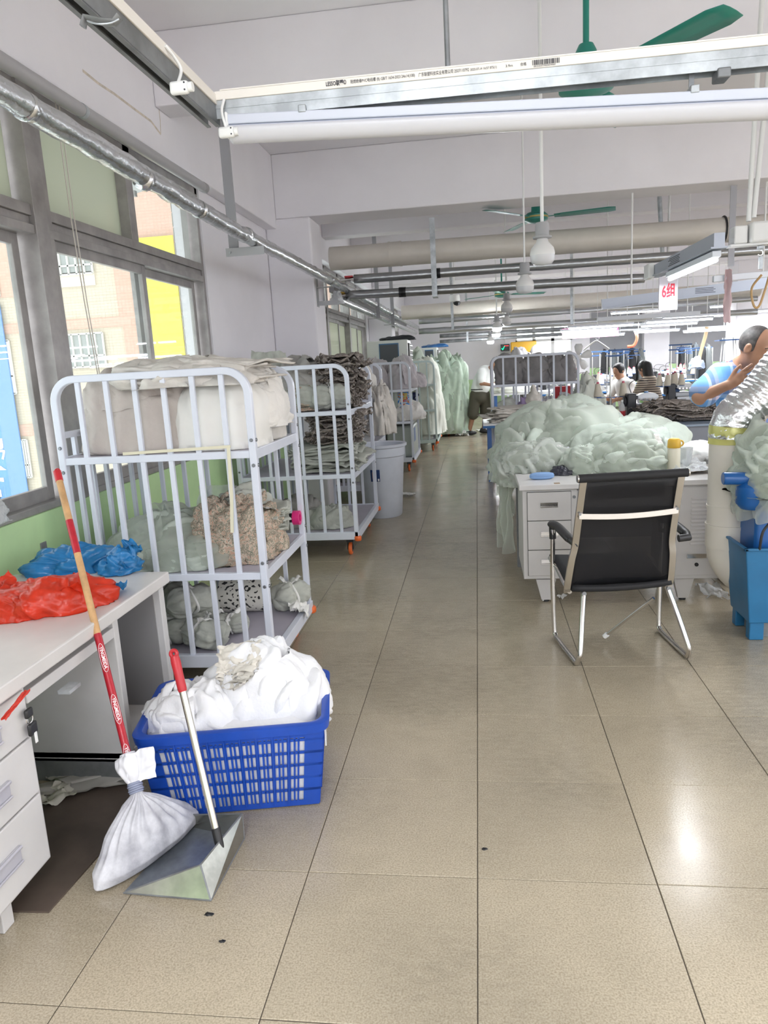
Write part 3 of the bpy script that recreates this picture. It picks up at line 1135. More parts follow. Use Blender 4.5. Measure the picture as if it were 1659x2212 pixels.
bag('red_plastic_bag', 'crumpled red plastic bag lying on the white desk', PZ(105, 1312, 0.741), (0.22, 0.14, 0.105), 3.1, M_BAGR,
    [(-0.17, 0.03, 0.06, 0.18, 0.15, 0.3, -0.5, 0.4), (0.06, -0.05, 0.06, 0.16, 0.12, -0.5, 0.2, 0), (0.17, 0.06, 0.05, 0.14, 0.12, 0.2, 0.4, 0.3)], 0.5)
bag('blue_plastic_bag', 'crumpled blue plastic bag with knotted handles beside the red bag', PZ(170, 1228, 0.741), (0.21, 0.11, 0.095), 8.4, M_BAGB, [], 0.35)
bb2 = MB()
q = PZ(262, 1235, 0.741)
dome(bb2, (0, 0, 0.0), (0.085, 0.075, 0.095), 4.4, (60, 30), 0.3, 0.30, 0.04, 1, 1.2)
sheet(bb2, (0.03, 0.01, 0.055), (0.15, 0.10), 6.3, rotz(0.9) @ roty(-0.6), 0.07, (20, 20), 4, 0.14)
bo = bpy.data.objects['blue_plastic_bag']
bb2.build('knot', M_BAGB, bo, angle=4, loc=rotz(-0.35) @ (q - np.array(bo.location)) + V(0, 0, 0.004))
hp = PZ(262, 1288, 0.741) - np.array(bo.location)
hm = MB()
sheet(hm, (0, 0, 0), (0.045, 0.14), 2.2, rotz(0.2) @ rotx(-0.35), 0.02, (8, 18), 3, 0.05)
hm.build('handle_strap', M_BAGB, bo, angle=4, loc=rotz(-0.35) @ hp + V(0, 0.03, 0.03))
ct = thing('black_bucket', 'small black bucket with white rim at the desk end', 'bucket', (-1.93, 2.50, 0.74))
MB().lathe([(0.0, 0.0), (0.07, 0.0), (0.085, 0.10), (0.085, 0.125), (0.078, 0.125), (0.075, 0.02), (0.0, 0.02)], 28).build('bucket_body', M_BLACK, ct)
MB().lathe([(0.086, 0.112), (0.092, 0.118), (0.088, 0.13), (0.078, 0.128)], 28).build('rim', M_PVC_W, ct)
tr = thing('black_tray', 'flat black tray on the desk behind the bags', 'tray', (-1.92, 2.70, 0.741))
MB().bx(-0.1, 0.1, -0.06, 0.06, 0, 0.006).build('tray_base', M_BLACK, tr, bevel=0.002)
MB().tube([(-0.1, -0.06, 0.012), (0.1, -0.06, 0.012), (0.1, 0.06, 0.012), (-0.1, 0.06, 0.012)], 0.007, 8, closed=True).build('tray_rim', M_BLACK, tr)
# wall bolt bracket
wbk = PX(95, 1192, X0)
br_ = thing('wall_bracket', 'small steel plate with a bolt on the green wall', 'bracket', wbk)
MB().bx(0, 0.006, -0.025, 0.025, -0.05, 0.05).build('plate', M_STEEL_D, br_, bevel=0.002)
MB().cyl((0.006, 0, 0), (0.06, 0, 0.0), 0.007).build('bolt', M_STEEL_D, br_)
MB().cyl((0.015, 0, 0), (0.028, 0, 0.0), 0.015, n=6).build('nut', M_STEEL_D, br_)
# clear bag on the sill
M_CLEAR = film('clear_polythene', (0.85, 0.87, 0.88), 0.30, 0.12, crinkle=0.5)
cb = MB()
dome(cb, (0, 0, 0), (0.09, 0.20, 0.13), 5.5, (48, 26), 0.3, 0.4, 0.1)
tag(cb.build('clear_plastic_bag', M_CLEAR, angle=4, loc=(X0 - 0.03, 2.90, SILL + 0.035)), 'clear plastic bag lying on the window ledge', 'bag')
# blind chains
chm = MB()
ch0, ch1 = PX(128, 285, X0 + 0.08), PX(200, 800, X0 + 0.08)
for dyy in (0, 0.035):
    chm.tube([ch0 + V(0, dyy, 0.25), PX(150, 450, X0 + 0.08) + V(0, dyy, 0), PX(182, 650, X0 + 0.08) + V(0, dyy * 0.8, 0), PX(215, 830, X0 + 0.08) + V(0, dyy * 0.6, 0), PX(260, 1010, X0 + 0.08) + V(0, dyy * 0.5, 0)], 0.0035, 6)
tag(chm.build('blind_chain', mat('bead_chain', (0.62, 0.58, 0.52), 0.5)), 'beaded blind chain hanging in front of the window', 'chain')

# mat and scraps under the desk
mt_ = MB()
mt_.prism([(-1.30, 1.80), (-1.275, 2.10), (-1.33, 2.48), (-2.0, 2.48), (-2.0, 1.78)], 0.006)
tag(mt_.build('floor_mat', mat('dark_brown_wood_mat', (0.10, 0.075, 0.06), 0.5, var=0.4, vscale=3), flat=True), 'dark brown wood-look mat on the floor under the desk', 'mat')
for k, (px, py, sx_, sy_, rz_, lb) in enumerate(((195, 1690, 0.40, 0.16, 0.3, 'grey fabric scrap on the floor under the desk panel'), (122, 1720, 0.12, 0.12, 0.8, 'small cream paper scrap lying on the brown mat'))):
    m_ = MB()
    sheet(m_, (0, 0, 0.012), (sx_, sy_), 3 + k, rotz(rz_), 0.02, (18, 12), 3, 0.2)
    tag(m_.build('fabric_scrap', mat('scrap_%d' % k, (0.45, 0.43, 0.40) if k == 0 else (0.6, 0.58, 0.5), 0.8), angle=4, loc=PZ(px, py, 0.006)), lb, 'scrap')

# ---- broom
M_WOOD = mat('bare_wood_handle', (0.56, 0.33, 0.15), 0.5, var=0.25, vscale=14)
M_REDPRINT = mat('red_printed_sleeve', (0.45, 0.015, 0.03), 0.3, var=0.15, vscale=30)
M_REDDOT = mat('red_sleeve_pattern', (0.70, 0.18, 0.18), 0.4)
M_DIRTY = mat('grubby_white_cloth', (0.72, 0.72, 0.76), 0.85, col2=(0.36, 0.36, 0.40), vscale=9, bump=0.2, bscale=40)
nb, tp = V(-1.13, 2.10, 0.22), V(-1.553, 2.592, 1.252)
hd = (tp - nb) / np.linalg.norm(tp - nb)
HL = np.linalg.norm(tp - nb)
brm = thing('broom', 'broom with red and wooden handle and head wrapped in white cloth', 'broom', (nb[0], nb[1], 0))
B0 = V(nb[0], nb[1], 0)


def hpos(t):
    return nb + (tp - nb) * t - B0


def h_of(px, py):
    """parameter on the handle nearest a picture point"""
    best, bt = 1e9, 0
    for t in np.linspace(-0.2, 1.05, 500):
        p = nb + (tp - nb) * t - CAM
        x = 829.5 + F_PX * (p @ RR) / (p @ FF)
        y = 1106 - F_PX * (p @ UU) / (p @ FF)
        if abs(y - py) < best:
            best, bt = abs(y - py), t
    return bt


cuts = [h_of(0, y) for y in (1018, 1040, 1125, 1195, 1370, 1690)]
for (a, b_, m_, nm, r_) in ((1, 0, M_RED, 'handle_cap', 0.0145), (2, 1, M_WOOD, 'handle_wood', 0.0128), (3, 2, M_REDPRINT, 'handle_sleeve', 0.0135), (4, 3, M_WOOD, 'handle_wood', 0.0128), (5, 4, M_REDPRINT, 'printed_sleeve', 0.0135)):
    MB().tube([hpos(cuts[a]), hpos(cuts[b_])], r_, 20).build(nm, m_, brm)
rp = hpos(cuts[0])
sd = np.cross(hd, V(0, -1, 0.2))
sd /= np.linalg.norm(sd)
MB().tube(arc(rp - hd * 0.002, 0.012, 0, math.pi, 12, sd, hd), 0.0022, 6).build('hanging_loop', M_RED, brm)
vw = CAM - (nb + tp) / 2
vw -= hd * (vw @ hd)
vw /= np.linalg.norm(vw)
WRAP = {}
xaxis = -hd
zaxis = vw
yaxis = np.cross(zaxis, xaxis)
RM = Matrix(((xaxis[0], yaxis[0], zaxis[0]), (xaxis[1], yaxis[1], zaxis[1]), (xaxis[2], yaxis[2], zaxis[2])))
for py in (1422, 1533, 1640):
    t = h_of(0, py)
    p = hpos(t)
    o_ = text('lettering', 'YINGMEIDA', 0.0175, M_WHITEINK, p + zaxis * 0.0137, RM, brm, 0.0001, sx=0.86, align='CENTER', bold=0.0003)
    WRAP[o_.name] = 0.0137
    ov = MB()
    aa = np.linspace(0, 2 * math.pi, 40, endpoint=False)
    ro = 0.0138
    lx, ly = 0.052 * np.cos(aa), 0.0120 * np.sin(aa)
    ov.tube(np.array([p + xaxis * a_ + (yaxis * math.sin(b_ / ro) + zaxis * math.cos(b_ / ro)) * ro for a_, b_ in zip(lx, ly)]), 0.0008, 5, closed=True)
    ov.build('oval_emblem', M_WHITEINK, brm)
# cloth head: neck, binding and splayed bag
u = np.linspace(0, 2 * math.pi, 150, endpoint=False)
v = np.linspace(0, 1, 60)
U, W_ = np.meshgrid(u, v)
c0, c1 = V(-1.178, 1.885, 0), V(-1.005, 2.285, 0)
ctr = (c0 + c1) / 2 - V(0.01, 0, 0)
ax_ = (c1 - c0) / 2
nx = V(ax_[1], -ax_[0], 0) / np.linalg.norm(ax_) * 0.085
prof_w = np.interp(W_, [0, 0.08, 0.2, 0.5, 0.8, 0.93, 1.0], [0.05, 0.10, 0.28, 0.66, 0.98, 1.02, 0.9])
prof_t = np.interp(W_, [0, 0.08, 0.2, 0.5, 0.8, 0.93, 1.0], [0.20, 0.28, 0.55, 0.9, 1.0, 0.75, 0.35])
cen = (nb + V(0, 0, 0.01))[None, None, :] * (1 - W_[..., None]) + ctr * W_[..., None]
pl = 1 + 0.10 * np.sin(U * 17 + 3 * pnoise(np.stack([U, W_ * 2, U * 0], -1))) * np.exp(-((W_ - 0.2) / 0.35) ** 2) + 0.05 * pnoise(np.stack([np.cos(U) * 2, np.sin(U) * 2, W_ * 4], -1))
P = cen + (np.cos(U) * prof_w * pl)[..., None] * ax_ + (np.sin(U) * prof_t * pl)[..., None] * nx
P[..., 2] = np.maximum(P[..., 2], 0.003 + 0.01 * np.abs(pnoise(np.stack([U * 2, W_ * 3, U * 0 + 4], -1))) * (W_ > 0.9))
hb = MB()
hb.grid(P - B0, wv=True)
hb.build('cloth_head', M_DIRTY, brm, angle=4)
tw = MB()
for k in range(5):
    tw.tube(arc(nb - B0 + hd * (0.004 + 0.007 * k), 0.021 + 0.002 * (k % 2), 0, 2 * math.pi, 20, sd, np.cross(hd, sd)), 0.004, 6)
tw.build('binding', mat('grey_blue_twine', (0.28, 0.31, 0.42), 0.8), brm)
nk = MB()
tt = np.linspace(0, 1, 16)
ang = np.linspace(0, 2 * math.pi, 44, endpoint=False)
rings = []
for t in tt:
    c = nb - B0 + hd * (0.035 + 0.10 * t)
    r_ = 0.020 + 0.022 * math.sin(min(1, t * 1.1) * math.pi * 0.75) - 0.012 * (t > 0.9)
    pert = 1 + 0.30 * pnoise(np.stack([np.cos(ang) * 2.2, np.sin(ang) * 2.2, np.full_like(ang, t * 2.5 + 3)], -1))
    rings.append(c + (r_ * pert)[:, None] * (np.cos(ang)[:, None] * sd + np.sin(ang)[:, None] * np.cross(hd, sd)))
nk.grid(np.array(rings), wv=True)
sheet(nk, nb - B0 + hd * 0.10 + V(0.045, -0.01, 0), (0.09, 0.10), 3.3, rotz(0.4) @ rotx(1.2), 0.02, (14, 14), 3, 0.1)
nk.build('cloth_neck', mat('white_cloth_wrap', (0.80, 0.80, 0.84), 0.85), brm, angle=4)

# ---- dustpan
M_TIN = mat('galvanised_sheet', (0.42, 0.42, 0.38), 0.22, metal=0.9, var=0.25, vscale=10)
M_TINI = mat('dusty_tin_inside', (0.30, 0.33, 0.37), 0.38, metal=0.7, var=0.25, vscale=12)
pan = thing('dustpan', 'galvanised metal dustpan with long steel handle and red grip', 'dustpan', (-0.95, 2.03, 0))
O = V(-0.95, 2.03, 0)
A, B_, C_, D = V(-1.105, 1.895, 0.003), V(-0.813, 1.878, 0.003), V(-0.803, 2.178, 0.003), V(-1.045, 2.24, 0.003)
Bt, Ct, = PY(433, 1868, 1.925), PY(523, 1758, 2.19)
Dt = V(-1.03, 2.235, 0.05)


def wall(name, pts, m_, th):
    o_ = MB()
    o_.add(np.array(pts) - O, [tuple(range(len(pts)))])
    return o_.build(name, m_, pan, flat=True, solid=th)


wall('pan_base', [A, B_, C_, D], M_TINI, 0.002)
wall('pan_back', [B_, C_, Ct, Bt], M_TIN, 0.002)
wall('pan_side', [A, B_, Bt], M_TIN, 0.002)
wall('pan_side', [D, C_, Ct, Dt], M_TIN, 0.002)
em = MB()
for a, b_ in ((A, Bt), (Bt, Ct), (Ct, Dt), (Bt, B_), (Ct, C_), (B_, C_), (A, B_)):
    em.tube([a - O, b_ - O], 0.0028, 6)
em.build('rolled_edge', M_STEEL_D, pan)
h0, h1 = V(-0.868, 2.045, 0.045), PY(373, 1402, 2.215)
h0 = PY(470, 1808, 2.05)
dd = (h1 - h0) / np.linalg.norm(h1 - h0)
g0 = h1 - dd * 0.145
MB().tube([h0 - O, g0 - O], 0.0122, 18).build('handle_tube', mat('brushed_steel_tube', (0.62, 0.58, 0.52), 0.25, metal=1.0), pan)
MB().tube([h0 - O - dd * 0.04, h0 - O + dd * 0.03], 0.0145, 18).build('handle_socket', M_BLACK, pan)
gp = MB()
gp.tube([g0 - O - dd * 0.0, g0 - O + dd * 0.01, g0 - O + dd * 0.06, g0 - O + dd * 0.10, g0 - O + dd * 0.12], [0.0135, 0.0155, 0.015, 0.0165, 0.0145], 18)
gp.tube(arc(h1 - O - dd * 0.016, 0.011, 0, 2 * math.pi, 20, V(1, 0, 0) - dd * dd[0], dd), 0.0068, 10, closed=True)
gp.build('grip', M_RED, pan)

# ---- blue basket
M_BASK = mat('blue_polyethylene', (0.012, 0.075, 0.46), 0.35, var=0.12, vscale=6)
ba = math.radians(11)
bk = thing('laundry_basket', 'blue slotted plastic basket heaped with white fabric offcuts', 'basket', (-0.905, 2.53, 0), ba)
BW, BD, BH = 0.66, 0.46, 0.35
tw_, td_ = BW / 2, BD / 2
bw_, bd_ = BW / 2 * 0.88, BD / 2 * 0.86


def basket_pt(side, s, h):
    """point on a basket side: s -1..1 along it, h 0..1 up"""
    w_ = bw_ + (tw_ - bw_) * h
    d_ = bd_ + (td_ - bd_) * h
    z_ = 0.008 + h * (BH - 0.02)
    if side == 0:
        return V(s * w_, -d_, z_)
    if side == 1:
        return V(w_, s * d_, z_)
    if side == 2:
        return V(-s * w_, d_, z_)
    return V(-w_, -s * d_, z_)


for side in range(4):
    lat = MB()
    span = BW if side in (0, 2) else BD
    ng = 9 if side in (0, 2) else 6
    nout = V(0, -1, 0) if side == 0 else V(1, 0, 0) if side == 1 else V(0, 1, 0) if side == 2 else V(-1, 0, 0)

    def strip(s0, s1, h0_, h1_, th=0.004, off=0.0):
        a_, b2, c2, d2 = basket_pt(side, s0, h0_), basket_pt(side, s1, h0_), basket_pt(side, s1, h1_), basket_pt(side, s0, h1_)
        q_ = [p_ + nout * (off + e_) for e_ in (0, th) for p_ in (a_, b2, c2, d2)]
        lat.add(q_, [(0, 3, 2, 1), (4, 5, 6, 7), (0, 1, 5, 4), (1, 2, 6, 5), (2, 3, 7, 6), (3, 0, 4, 7)])

    rows = [(0.0, 0.06)] + [(0.06 + 0.157 * (k + 1) - 0.032, 0.06 + 0.157 * (k + 1)) for k in range(5)] + [(0.86, 1.0)]
    for a_, b_ in rows:
        strip(-1, 1, a_, b_)
    sm = 0.80
    strip(-1, -sm, 0.06, 0.86)
    strip(sm, 1, 0.06, 0.86)
    for gi in range(ng + 1):
        s_ = -sm + 2 * sm * gi / ng
        if 0 < gi < ng:
            strip(s_ - 0.022, s_ + 0.022, 0.06, 0.86)
            strip(s_ - 0.008, s_ + 0.008, 0.02, 0.97, 0.006, 0.003)
        if gi < ng:
            st = 2 * sm / ng
            for k in (1, 2):
                x_ = s_ + 0.022 + (st - 0.044) * k / 3
                strip(x_ - 0.011, x_ + 0.011, 0.06, 0.86)
    lat.build('slotted_side', M_BASK, bk, flat=True)
MB().bx(-bw_, bw_, -bd_, bd_, 0.004, 0.012).build('basket_floor', M_BASK, bk, flat=True)


def rrect(hw_, hd_, r_, z_, n_=6):
    out = []
    for cx_, cy_, a0 in ((hw_ - r_, -hd_ + r_, -math.pi / 2), (hw_ - r_, hd_ - r_, 0), (-hw_ + r_, hd_ - r_, math.pi / 2), (-hw_ + r_, -hd_ + r_, math.pi)):
        for t_ in np.linspace(0, math.pi / 2, n_):
            out.append((cx_ + r_ * math.cos(a0 + t_), cy_ + r_ * math.sin(a0 + t_), z_))
    return np.array(out)


rim = MB()
R_ = np.array([rrect(tw_ - 0.002, td_ - 0.002, 0.05, BH - 0.035), rrect(tw_ + 0.018, td_ + 0.018, 0.06, BH - 0.038), rrect(tw_ + 0.022, td_ + 0.022, 0.06, BH - 0.005), rrect(tw_ + 0.008, td_ + 0.008, 0.055, BH), rrect(tw_ - 0.008, td_ - 0.008, 0.05, BH - 0.004), rrect(tw_ - 0.010, td_ - 0.010, 0.05, BH - 0.035)])
rim.grid(R_, wu=True, wv=True)
rim.build('rim', M_BASK, bk)
tg = MB().bx(tw_ + 0.0, tw_ + 0.004, -0.20, -0.12, 0.235, 0.30)
tg.build('paper_tag', M_PVC_W, bk, flat=True)
# contents of the basket: separate offcut heaps
M_WCL = mat('white_cotton', (0.84, 0.84, 0.86), 0.9, var=0.03, vscale=14, bump=0.25, bscale=90)
M_WCL2 = mat('cream_cotton', (0.74, 0.70, 0.63), 0.9, var=0.06, vscale=9, bump=0.2, bscale=60)
fill = MB()
Rb = rotz(ba)
rows_ = []
for h_ in np.linspace(0, 1, 16):
    Rq = rrect(bw_ + (tw_ - bw_) * h_ - 0.006, bd_ + (td_ - bd_) * h_ - 0.006, 0.03, h_ * 0.29, 26)
    k_ = 1 - 0.02 + 0.03 * pnoise(Rq * 9 + 3) - 0.05 * np.maximum(0, pnoise(Rq * np.array([16, 16, 9]) + 8))
    rows_.append(Rq * np.stack([k_, k_, np.ones_like(k_)], -1))
for f_ in (0.7, 0.4, 0.1):
    Rq = rrect((tw_ - 0.02) * f_, (td_ - 0.02) * f_, 0.03 * f_, 0.31, 26)
    Rq[:, 2] += 0.02 * pnoise(Rq * 12)
    rows_.append(Rq)
fill.grid(np.array(rows_), wv=True)
tag(fill.build('fabric_offcuts', M_WCL, angle=4, loc=(-0.905, 2.53, 0.013)), 'packed white fabric offcuts filling the blue basket behind its slots', 'fabric')
bpy.data.objects['fabric_offcuts'].rotation_euler = (0, 0, ba)


def heap(name, label, loc, parts, flaps, m_, cat='fabric', group=None, rz=0.0, mf=None):
    """parts: [(c, rad, seed, kwargs)], flaps: [(part index, seed, th0, th1, ph0, ph1, kwargs)]"""
    t = thing(name, label, cat, loc, rz, group)
    for i, (c, r_, sd_, kw) in enumerate(parts):
        q_ = MB()
        dome(q_, c, r_, sd_, **kw)
        q_.build('heap_core', m_, t, angle=4)
    for (i, sd_, a, b_, p0, p1, kw) in flaps:
        c, r_ = parts[i][0], parts[i][1]
        q_ = MB()
        flap(q_, c, r_, sd_, a, b_, p0, p1, **kw)
        q_.build('fold', mf or m_, t, angle=4)
    return t


heap('fabric_heap', 'big mound of white quilted fabric offcuts in the blue basket', (-0.82, 2.60, 0.25),
     [((0, 0, 0), (0.235, 0.18, 0.285), 7.7, dict(n=(130, 64), lump=0.14, fold=0.26, fine=0.03, freq=0.9))],
     [(0, 1.2, -2.4, -0.6, 0.25, 1.5, dict(lift=0.05, fold=0.10, edge=0.16)), (0, 5.2, -0.9, 0.8, 0.5, 1.6, dict(lift=0.07, fold=0.12, edge=0.2)), (0, 9.2, 1.8, 4.0, 0.1, 1.2, dict(lift=0.08, fold=0.14, edge=0.2)), (0, 11.7, 3.3, 4.6, 0.7, 1.6, dict(lift=0.04, edge=0.18))], M_WCL)
heap('fabric_heap', 'lower bunch of white crinkled fabric at the basket corner near the dustpan handle', (-1.06, 2.47, 0.24),
     [((0, 0, 0), (0.19, 0.16, 0.20), 3.3, dict(n=(110, 54), lump=0.2, fold=0.34, fine=0.03, freq=1.1))],
     [(0, 2.2, -2.6, -1.2, 0.3, 1.5, dict(lift=0.06, fold=0.16, edge=0.22)), (0, 6.2, -1.2, 0.2, 0.5, 1.6, dict(lift=0.08, fold=0.16, edge=0.2)), (0, 7.2, 2.4, 4.0, 0.2, 1.4, dict(lift=0.05, fold=0.16, edge=0.2))], M_WCL)
cr_ = MB()
for k in range(7):
    sheet(cr_, V(0.0, 0.006 * k, 0.012 * k), (0.17, 0.11), 2 + k * 0.7, rotz(-0.5 + 0.12 * k) @ rotx(0.35 + 0.05 * k) @ roty(-0.25), 0.022, (24, 18), 5, 0.12)
tag(cr_.build('folded_cuff', M_WCL2, angle=4, loc=(-0.885, 2.50, 0.455)), 'small bunch of cream pleated cloth on top of the basket heap', 'fabric')
for k, (px, py) in enumerate(((452, 1975), (480, 2034), (1047, 1834))):
    m_ = MB()
    dome(m_, (0, 0, 0), (0.009, 0.006, 0.003) if k else (0.013, 0.007, 0.004), 3 + k, (14, 6), 0.5, 0.4, 0)
    tag(m_.build('lint_speck', M_BLACK, angle=4, loc=PZ(px, py, 0.0)), ['black lint speck on the floor in front of the dustpan', 'tiny dark speck on the floor tile below the lint', 'round dark speck beside the long tile joint'][k], 'lint')
# ------------------------------------------------------------------ trolley racks along the window wall
M_LILAC = mat('lilac_shelf_sheet', (0.50, 0.47, 0.55), 0.35, var=0.08, vscale=4)
M_ORANGE = mat('orange_wheel_rubber', (0.80, 0.15, 0.03), 0.45)
M_WHEELBL = mat('blue_grey_hub', (0.12, 0.22, 0.34), 0.45)
RACKN = 0


def caster(par, x, y, blue=False, front=True):
    c = MB()
    c.bx(x - 0.03, x + 0.03, y - 0.03, y + 0.03, 0.115, 0.14)
    c.bx(x - 0.026, x - 0.020, y - 0.025, y + 0.025, 0.05, 0.12)
    c.bx(x + 0.020, x + 0.026, y - 0.025, y + 0.025, 0.05, 0.12)
    f = c.build('caster_fork', M_BLACK, par, bevel=0.002, flat=True)
    MB().lathe([(0.0, -0.016), (0.044, -0.016), (0.054, -0.010), (0.056, 0), (0.054, 0.010), (0.044, 0.016), (0.0, 0.016)], 24, (x, y, 0.056), roty(math.pi / 2)).build('wheel', M_ORANGE, f)
    MB().lathe([(0.0, -0.018), (0.030, -0.018), (0.034, -0.012), (0.034, 0.012), (0.030, 0.018), (0.0, 0.018)], 18, (x, y, 0.056), roty(math.pi / 2)).build('hub', M_WHEELBL if blue else M_BLACK, f)
    if blue:
        MB().bar((x, y + 0.02, 0.12), (x + 0.02, y + 0.09, 0.13), 0.03, 0.015).build('brake_pedal', M_WHEELBL, f, bevel=0.004)


def rack(label, xr, y0, Ln, Wd=1.0, shelves=(1.22, 0.62), deck=0.20, H=1.615, nb=6, rz=0.0, blue=False, lite=False, z0=0.0, casters=True, backbars=True, mt=None, group='garment trolley racks'):
    mt = mt or M_RACK
    t = thing('trolley_rack', label, 'rack', (xr, y0, z0), rz, group)
    hw, cr = 0.0175, 0.11
    for fi, yy in enumerate((hw, Ln - hw)):
        xa_, xb_ = -Wd + hw, -hw
        path = [(xb_, yy, deck)] + list(arc((xb_ - cr, yy, H - hw - cr), cr, 0, math.pi / 2, 9)) + list(arc((xa_ + cr, yy, H - hw - cr), cr, math.pi / 2, math.pi, 9)) + [(xa_, yy, deck)]
        fm = MB()
        fm.tube(path, hw * 1.414 * 1.0, 4, a0=math.pi / 4, up0=(1, 0, 0))
        f = fm.build('end_frame', mt, t, angle=0.5, bevel=0.004)
        bars = []
        for k in range(nb):
            x_ = -Wd + (k + 1) * Wd / (nb + 1)
            bm = MB().bx(x_ - 0.0125, x_ + 0.0125, yy - 0.01, yy + 0.01, deck, H - 0.025)
            bm.build('bar', mt, f, flat=True, bevel=0.0 if lite else 0.003)
        for zs in shelves:
            MB().bx(-Wd + 0.03, -0.03, yy - 0.013, yy + 0.013, zs - 0.035, zs).build('cross_rail', mt, f, flat=True, bevel=0.0 if lite else 0.003)
        if not lite:
            bo = MB()
            sg = -1 if fi == 0 else 1
            for zs in shelves:
                for dz in (0.05, -0.07):
                    for x_ in (-hw, -Wd + hw):
                        bo.lathe([(0.0, -0.006), (0.007, -0.006), (0.009, -0.002), (0.009, 0.0)], 10, (x_, yy + sg * hw * 1.0, zs + dz), rotx(math.pi / 2 * (-1 if fi == 0 else 1)))
                        if x_ == -hw:
                            bo.lathe([(0.009, 0.0), (0.009, 0.002), (0.007, 0.006), (0.0, 0.006)], 10, (0.0, yy, zs + dz), roty(math.pi / 2))
            tag(bo.build('bolts', M_BOLT, f), kind='stuff')
    for zs in shelves:
        s_ = MB().bx(-Wd + 0.02, -0.012, 0.03, Ln - 0.03, zs - 0.012, zs).build('shelf', M_LILAC, t, flat=True)
        MB().bx(-0.03, -0.006, 0.03, Ln - 0.03, zs - 0.045, zs + 0.004).build('shelf_edge', mt, s_, flat=True, bevel=0.003)
        MB().bx(-Wd + 0.006, -Wd + 0.03, 0.03, Ln - 0.03, zs - 0.045, zs + 0.004).build('shelf_edge', mt, s_, flat=True, bevel=0.003)
    dk = MB().bx(-Wd + 0.02, -0.02, 0.02, Ln - 0.02, deck - 0.03, deck).build('deck', M_LILAC, t, flat=True)
    e_ = MB()
    e_.bx(-0.03, 0.006, -0.006, Ln + 0.006, deck - 0.06, deck + 0.006)
    e_.bx(-Wd - 0.006, -Wd + 0.03, -0.006, Ln + 0.006, deck - 0.06, deck + 0.006)
    e_.bx(-Wd, 0, -0.006, 0.03, deck - 0.06, deck + 0.006)
    e_.bx(-Wd, 0, Ln - 0.03, Ln + 0.006, deck - 0.06, deck + 0.006)
    e_.build('deck_frame', mt, dk, flat=True, bevel=0.003)
    if backbars:
        n = max(3, int(Ln / 0.13) - 1)
        bb_ = MB()
        bb_.bx(-Wd, -Wd + 0.03, 0.03, Ln - 0.03, H - 0.30, H - 0.27)
        bf = bb_.build('back_rail', mt, t, flat=True)
        for k in range(n):
            y_ = (k + 1) * Ln / (n + 1)
            MB().bx(-Wd + 0.005, -Wd + 0.025, y_ - 0.0125, y_ + 0.0125, deck, H - 0.28).build('bar', mt, bf, flat=True)
    if casters:
        for y_ in (0.10, Ln - 0.10):
            for x_ in (-0.09, -Wd + 0.09):
                caster(t, x_, y_, blue)
        for y_ in (0.0, Ln):
            for x_ in (0.0, -Wd):
                sx_, sy_ = (1 if x_ == 0 else -1), (1 if y_ else -1)
                MB().lathe([(0.0, -0.02), (0.024, -0.02), (0.030, -0.012), (0.030, 0.012), (0.024, 0.02), (0.0, 0.02)], 16, (x_ - sx_ * 0.005, y_ - sy_ * 0.0, deck - 0.05)).build('corner_bumper', M_ORANGE, t)
    return t


R1 = rack('pale lilac trolley rack nearest the desk, loaded with cloth sacks on top', -1.0, 3.34, 0.85, 1.0, (1.22, 0.62), 0.19, blue=True)
R2 = rack('second trolley rack from the desk, behind it, piled with grey ruffled garments', -0.985, 5.92, 1.27, 1.0, (1.235, 0.71), 0.215)
R3 = rack('trolley rack behind the round grey bin with beige cloth drooping off it', -1.16, 8.35, 1.1, 0.9, (1.20, 0.68), 0.21, lite=True)
R4 = rack('trolley rack with a picture tub and white bundles, beyond the grey bin', -0.915, 10.75, 1.2, 1.0, (1.215, 0.75), 0.21, lite=True)
R5 = rack('pale green-tinted trolley rack with white sheets spilling into the aisle', -0.70, 13.2, 1.2, 1.0, (1.20, 0.75), 0.21, lite=True, mt=mat('pale_mint_powder_coat', (0.62, 0.74, 0.72), 0.35))
R6 = rack('trolley rack draped with long pale green tulle', -0.52, 15.9, 1.2, 1.0, (1.20, 0.75), 0.21, lite=True, mt=MATS['pale_mint_powder_coat'])
R7 = rack('farthest trolley rack along the aisle, with dark green netting', -0.35, 18.4, 1.3, 1.2, (1.20, 0.75), 0.21, lite=True)

# ---- cloths
M_SACKT = mat('taupe_sack_cloth', (0.56, 0.50, 0.46), 0.7, var=0.08, vscale=5, bump=0.5, bscale=24)
M_SACKW = mat('milky_white_sack', (0.84, 0.82, 0.78), 0.45, var=0.03, vscale=5)
M_PALE = mat('pale_stone_cotton', (0.70, 0.66, 0.61), 0.9, var=0.10, vscale=9, bump=0.5, bscale=24)
M_PALE2 = mat('off_white_lining', (0.80, 0.77, 0.73), 0.9, var=0.06, vscale=8, bump=0.5, bscale=24)
M_GREYC = mat('grey_green_cotton', (0.46, 0.47, 0.42), 0.9, var=0.15, vscale=9, bump=0.5, bscale=24)
M_GREYD = mat('dull_grey_cotton', (0.40, 0.385, 0.36), 0.9, var=0.18, vscale=8, bump=0.5, bscale=24)
M_TIE = mat('white_cloth_strip', (0.82, 0.81, 0.78), 0.9)
M_TULLE = mat('pale_green_tulle_bulk', (0.66, 0.72, 0.64), 0.9, var=0.08, vscale=7, thin=0.3, bump=0.6, bscale=26)
M_TULLEF = film('pale_green_tulle_sheer', (0.76, 0.79, 0.73), 0.34, 0.9, 0.1, cloth=True)
M_TULLEW = film('white_tulle_sheer', (0.80, 0.83, 0.82), 0.36, 0.9, 0.1, cloth=True)


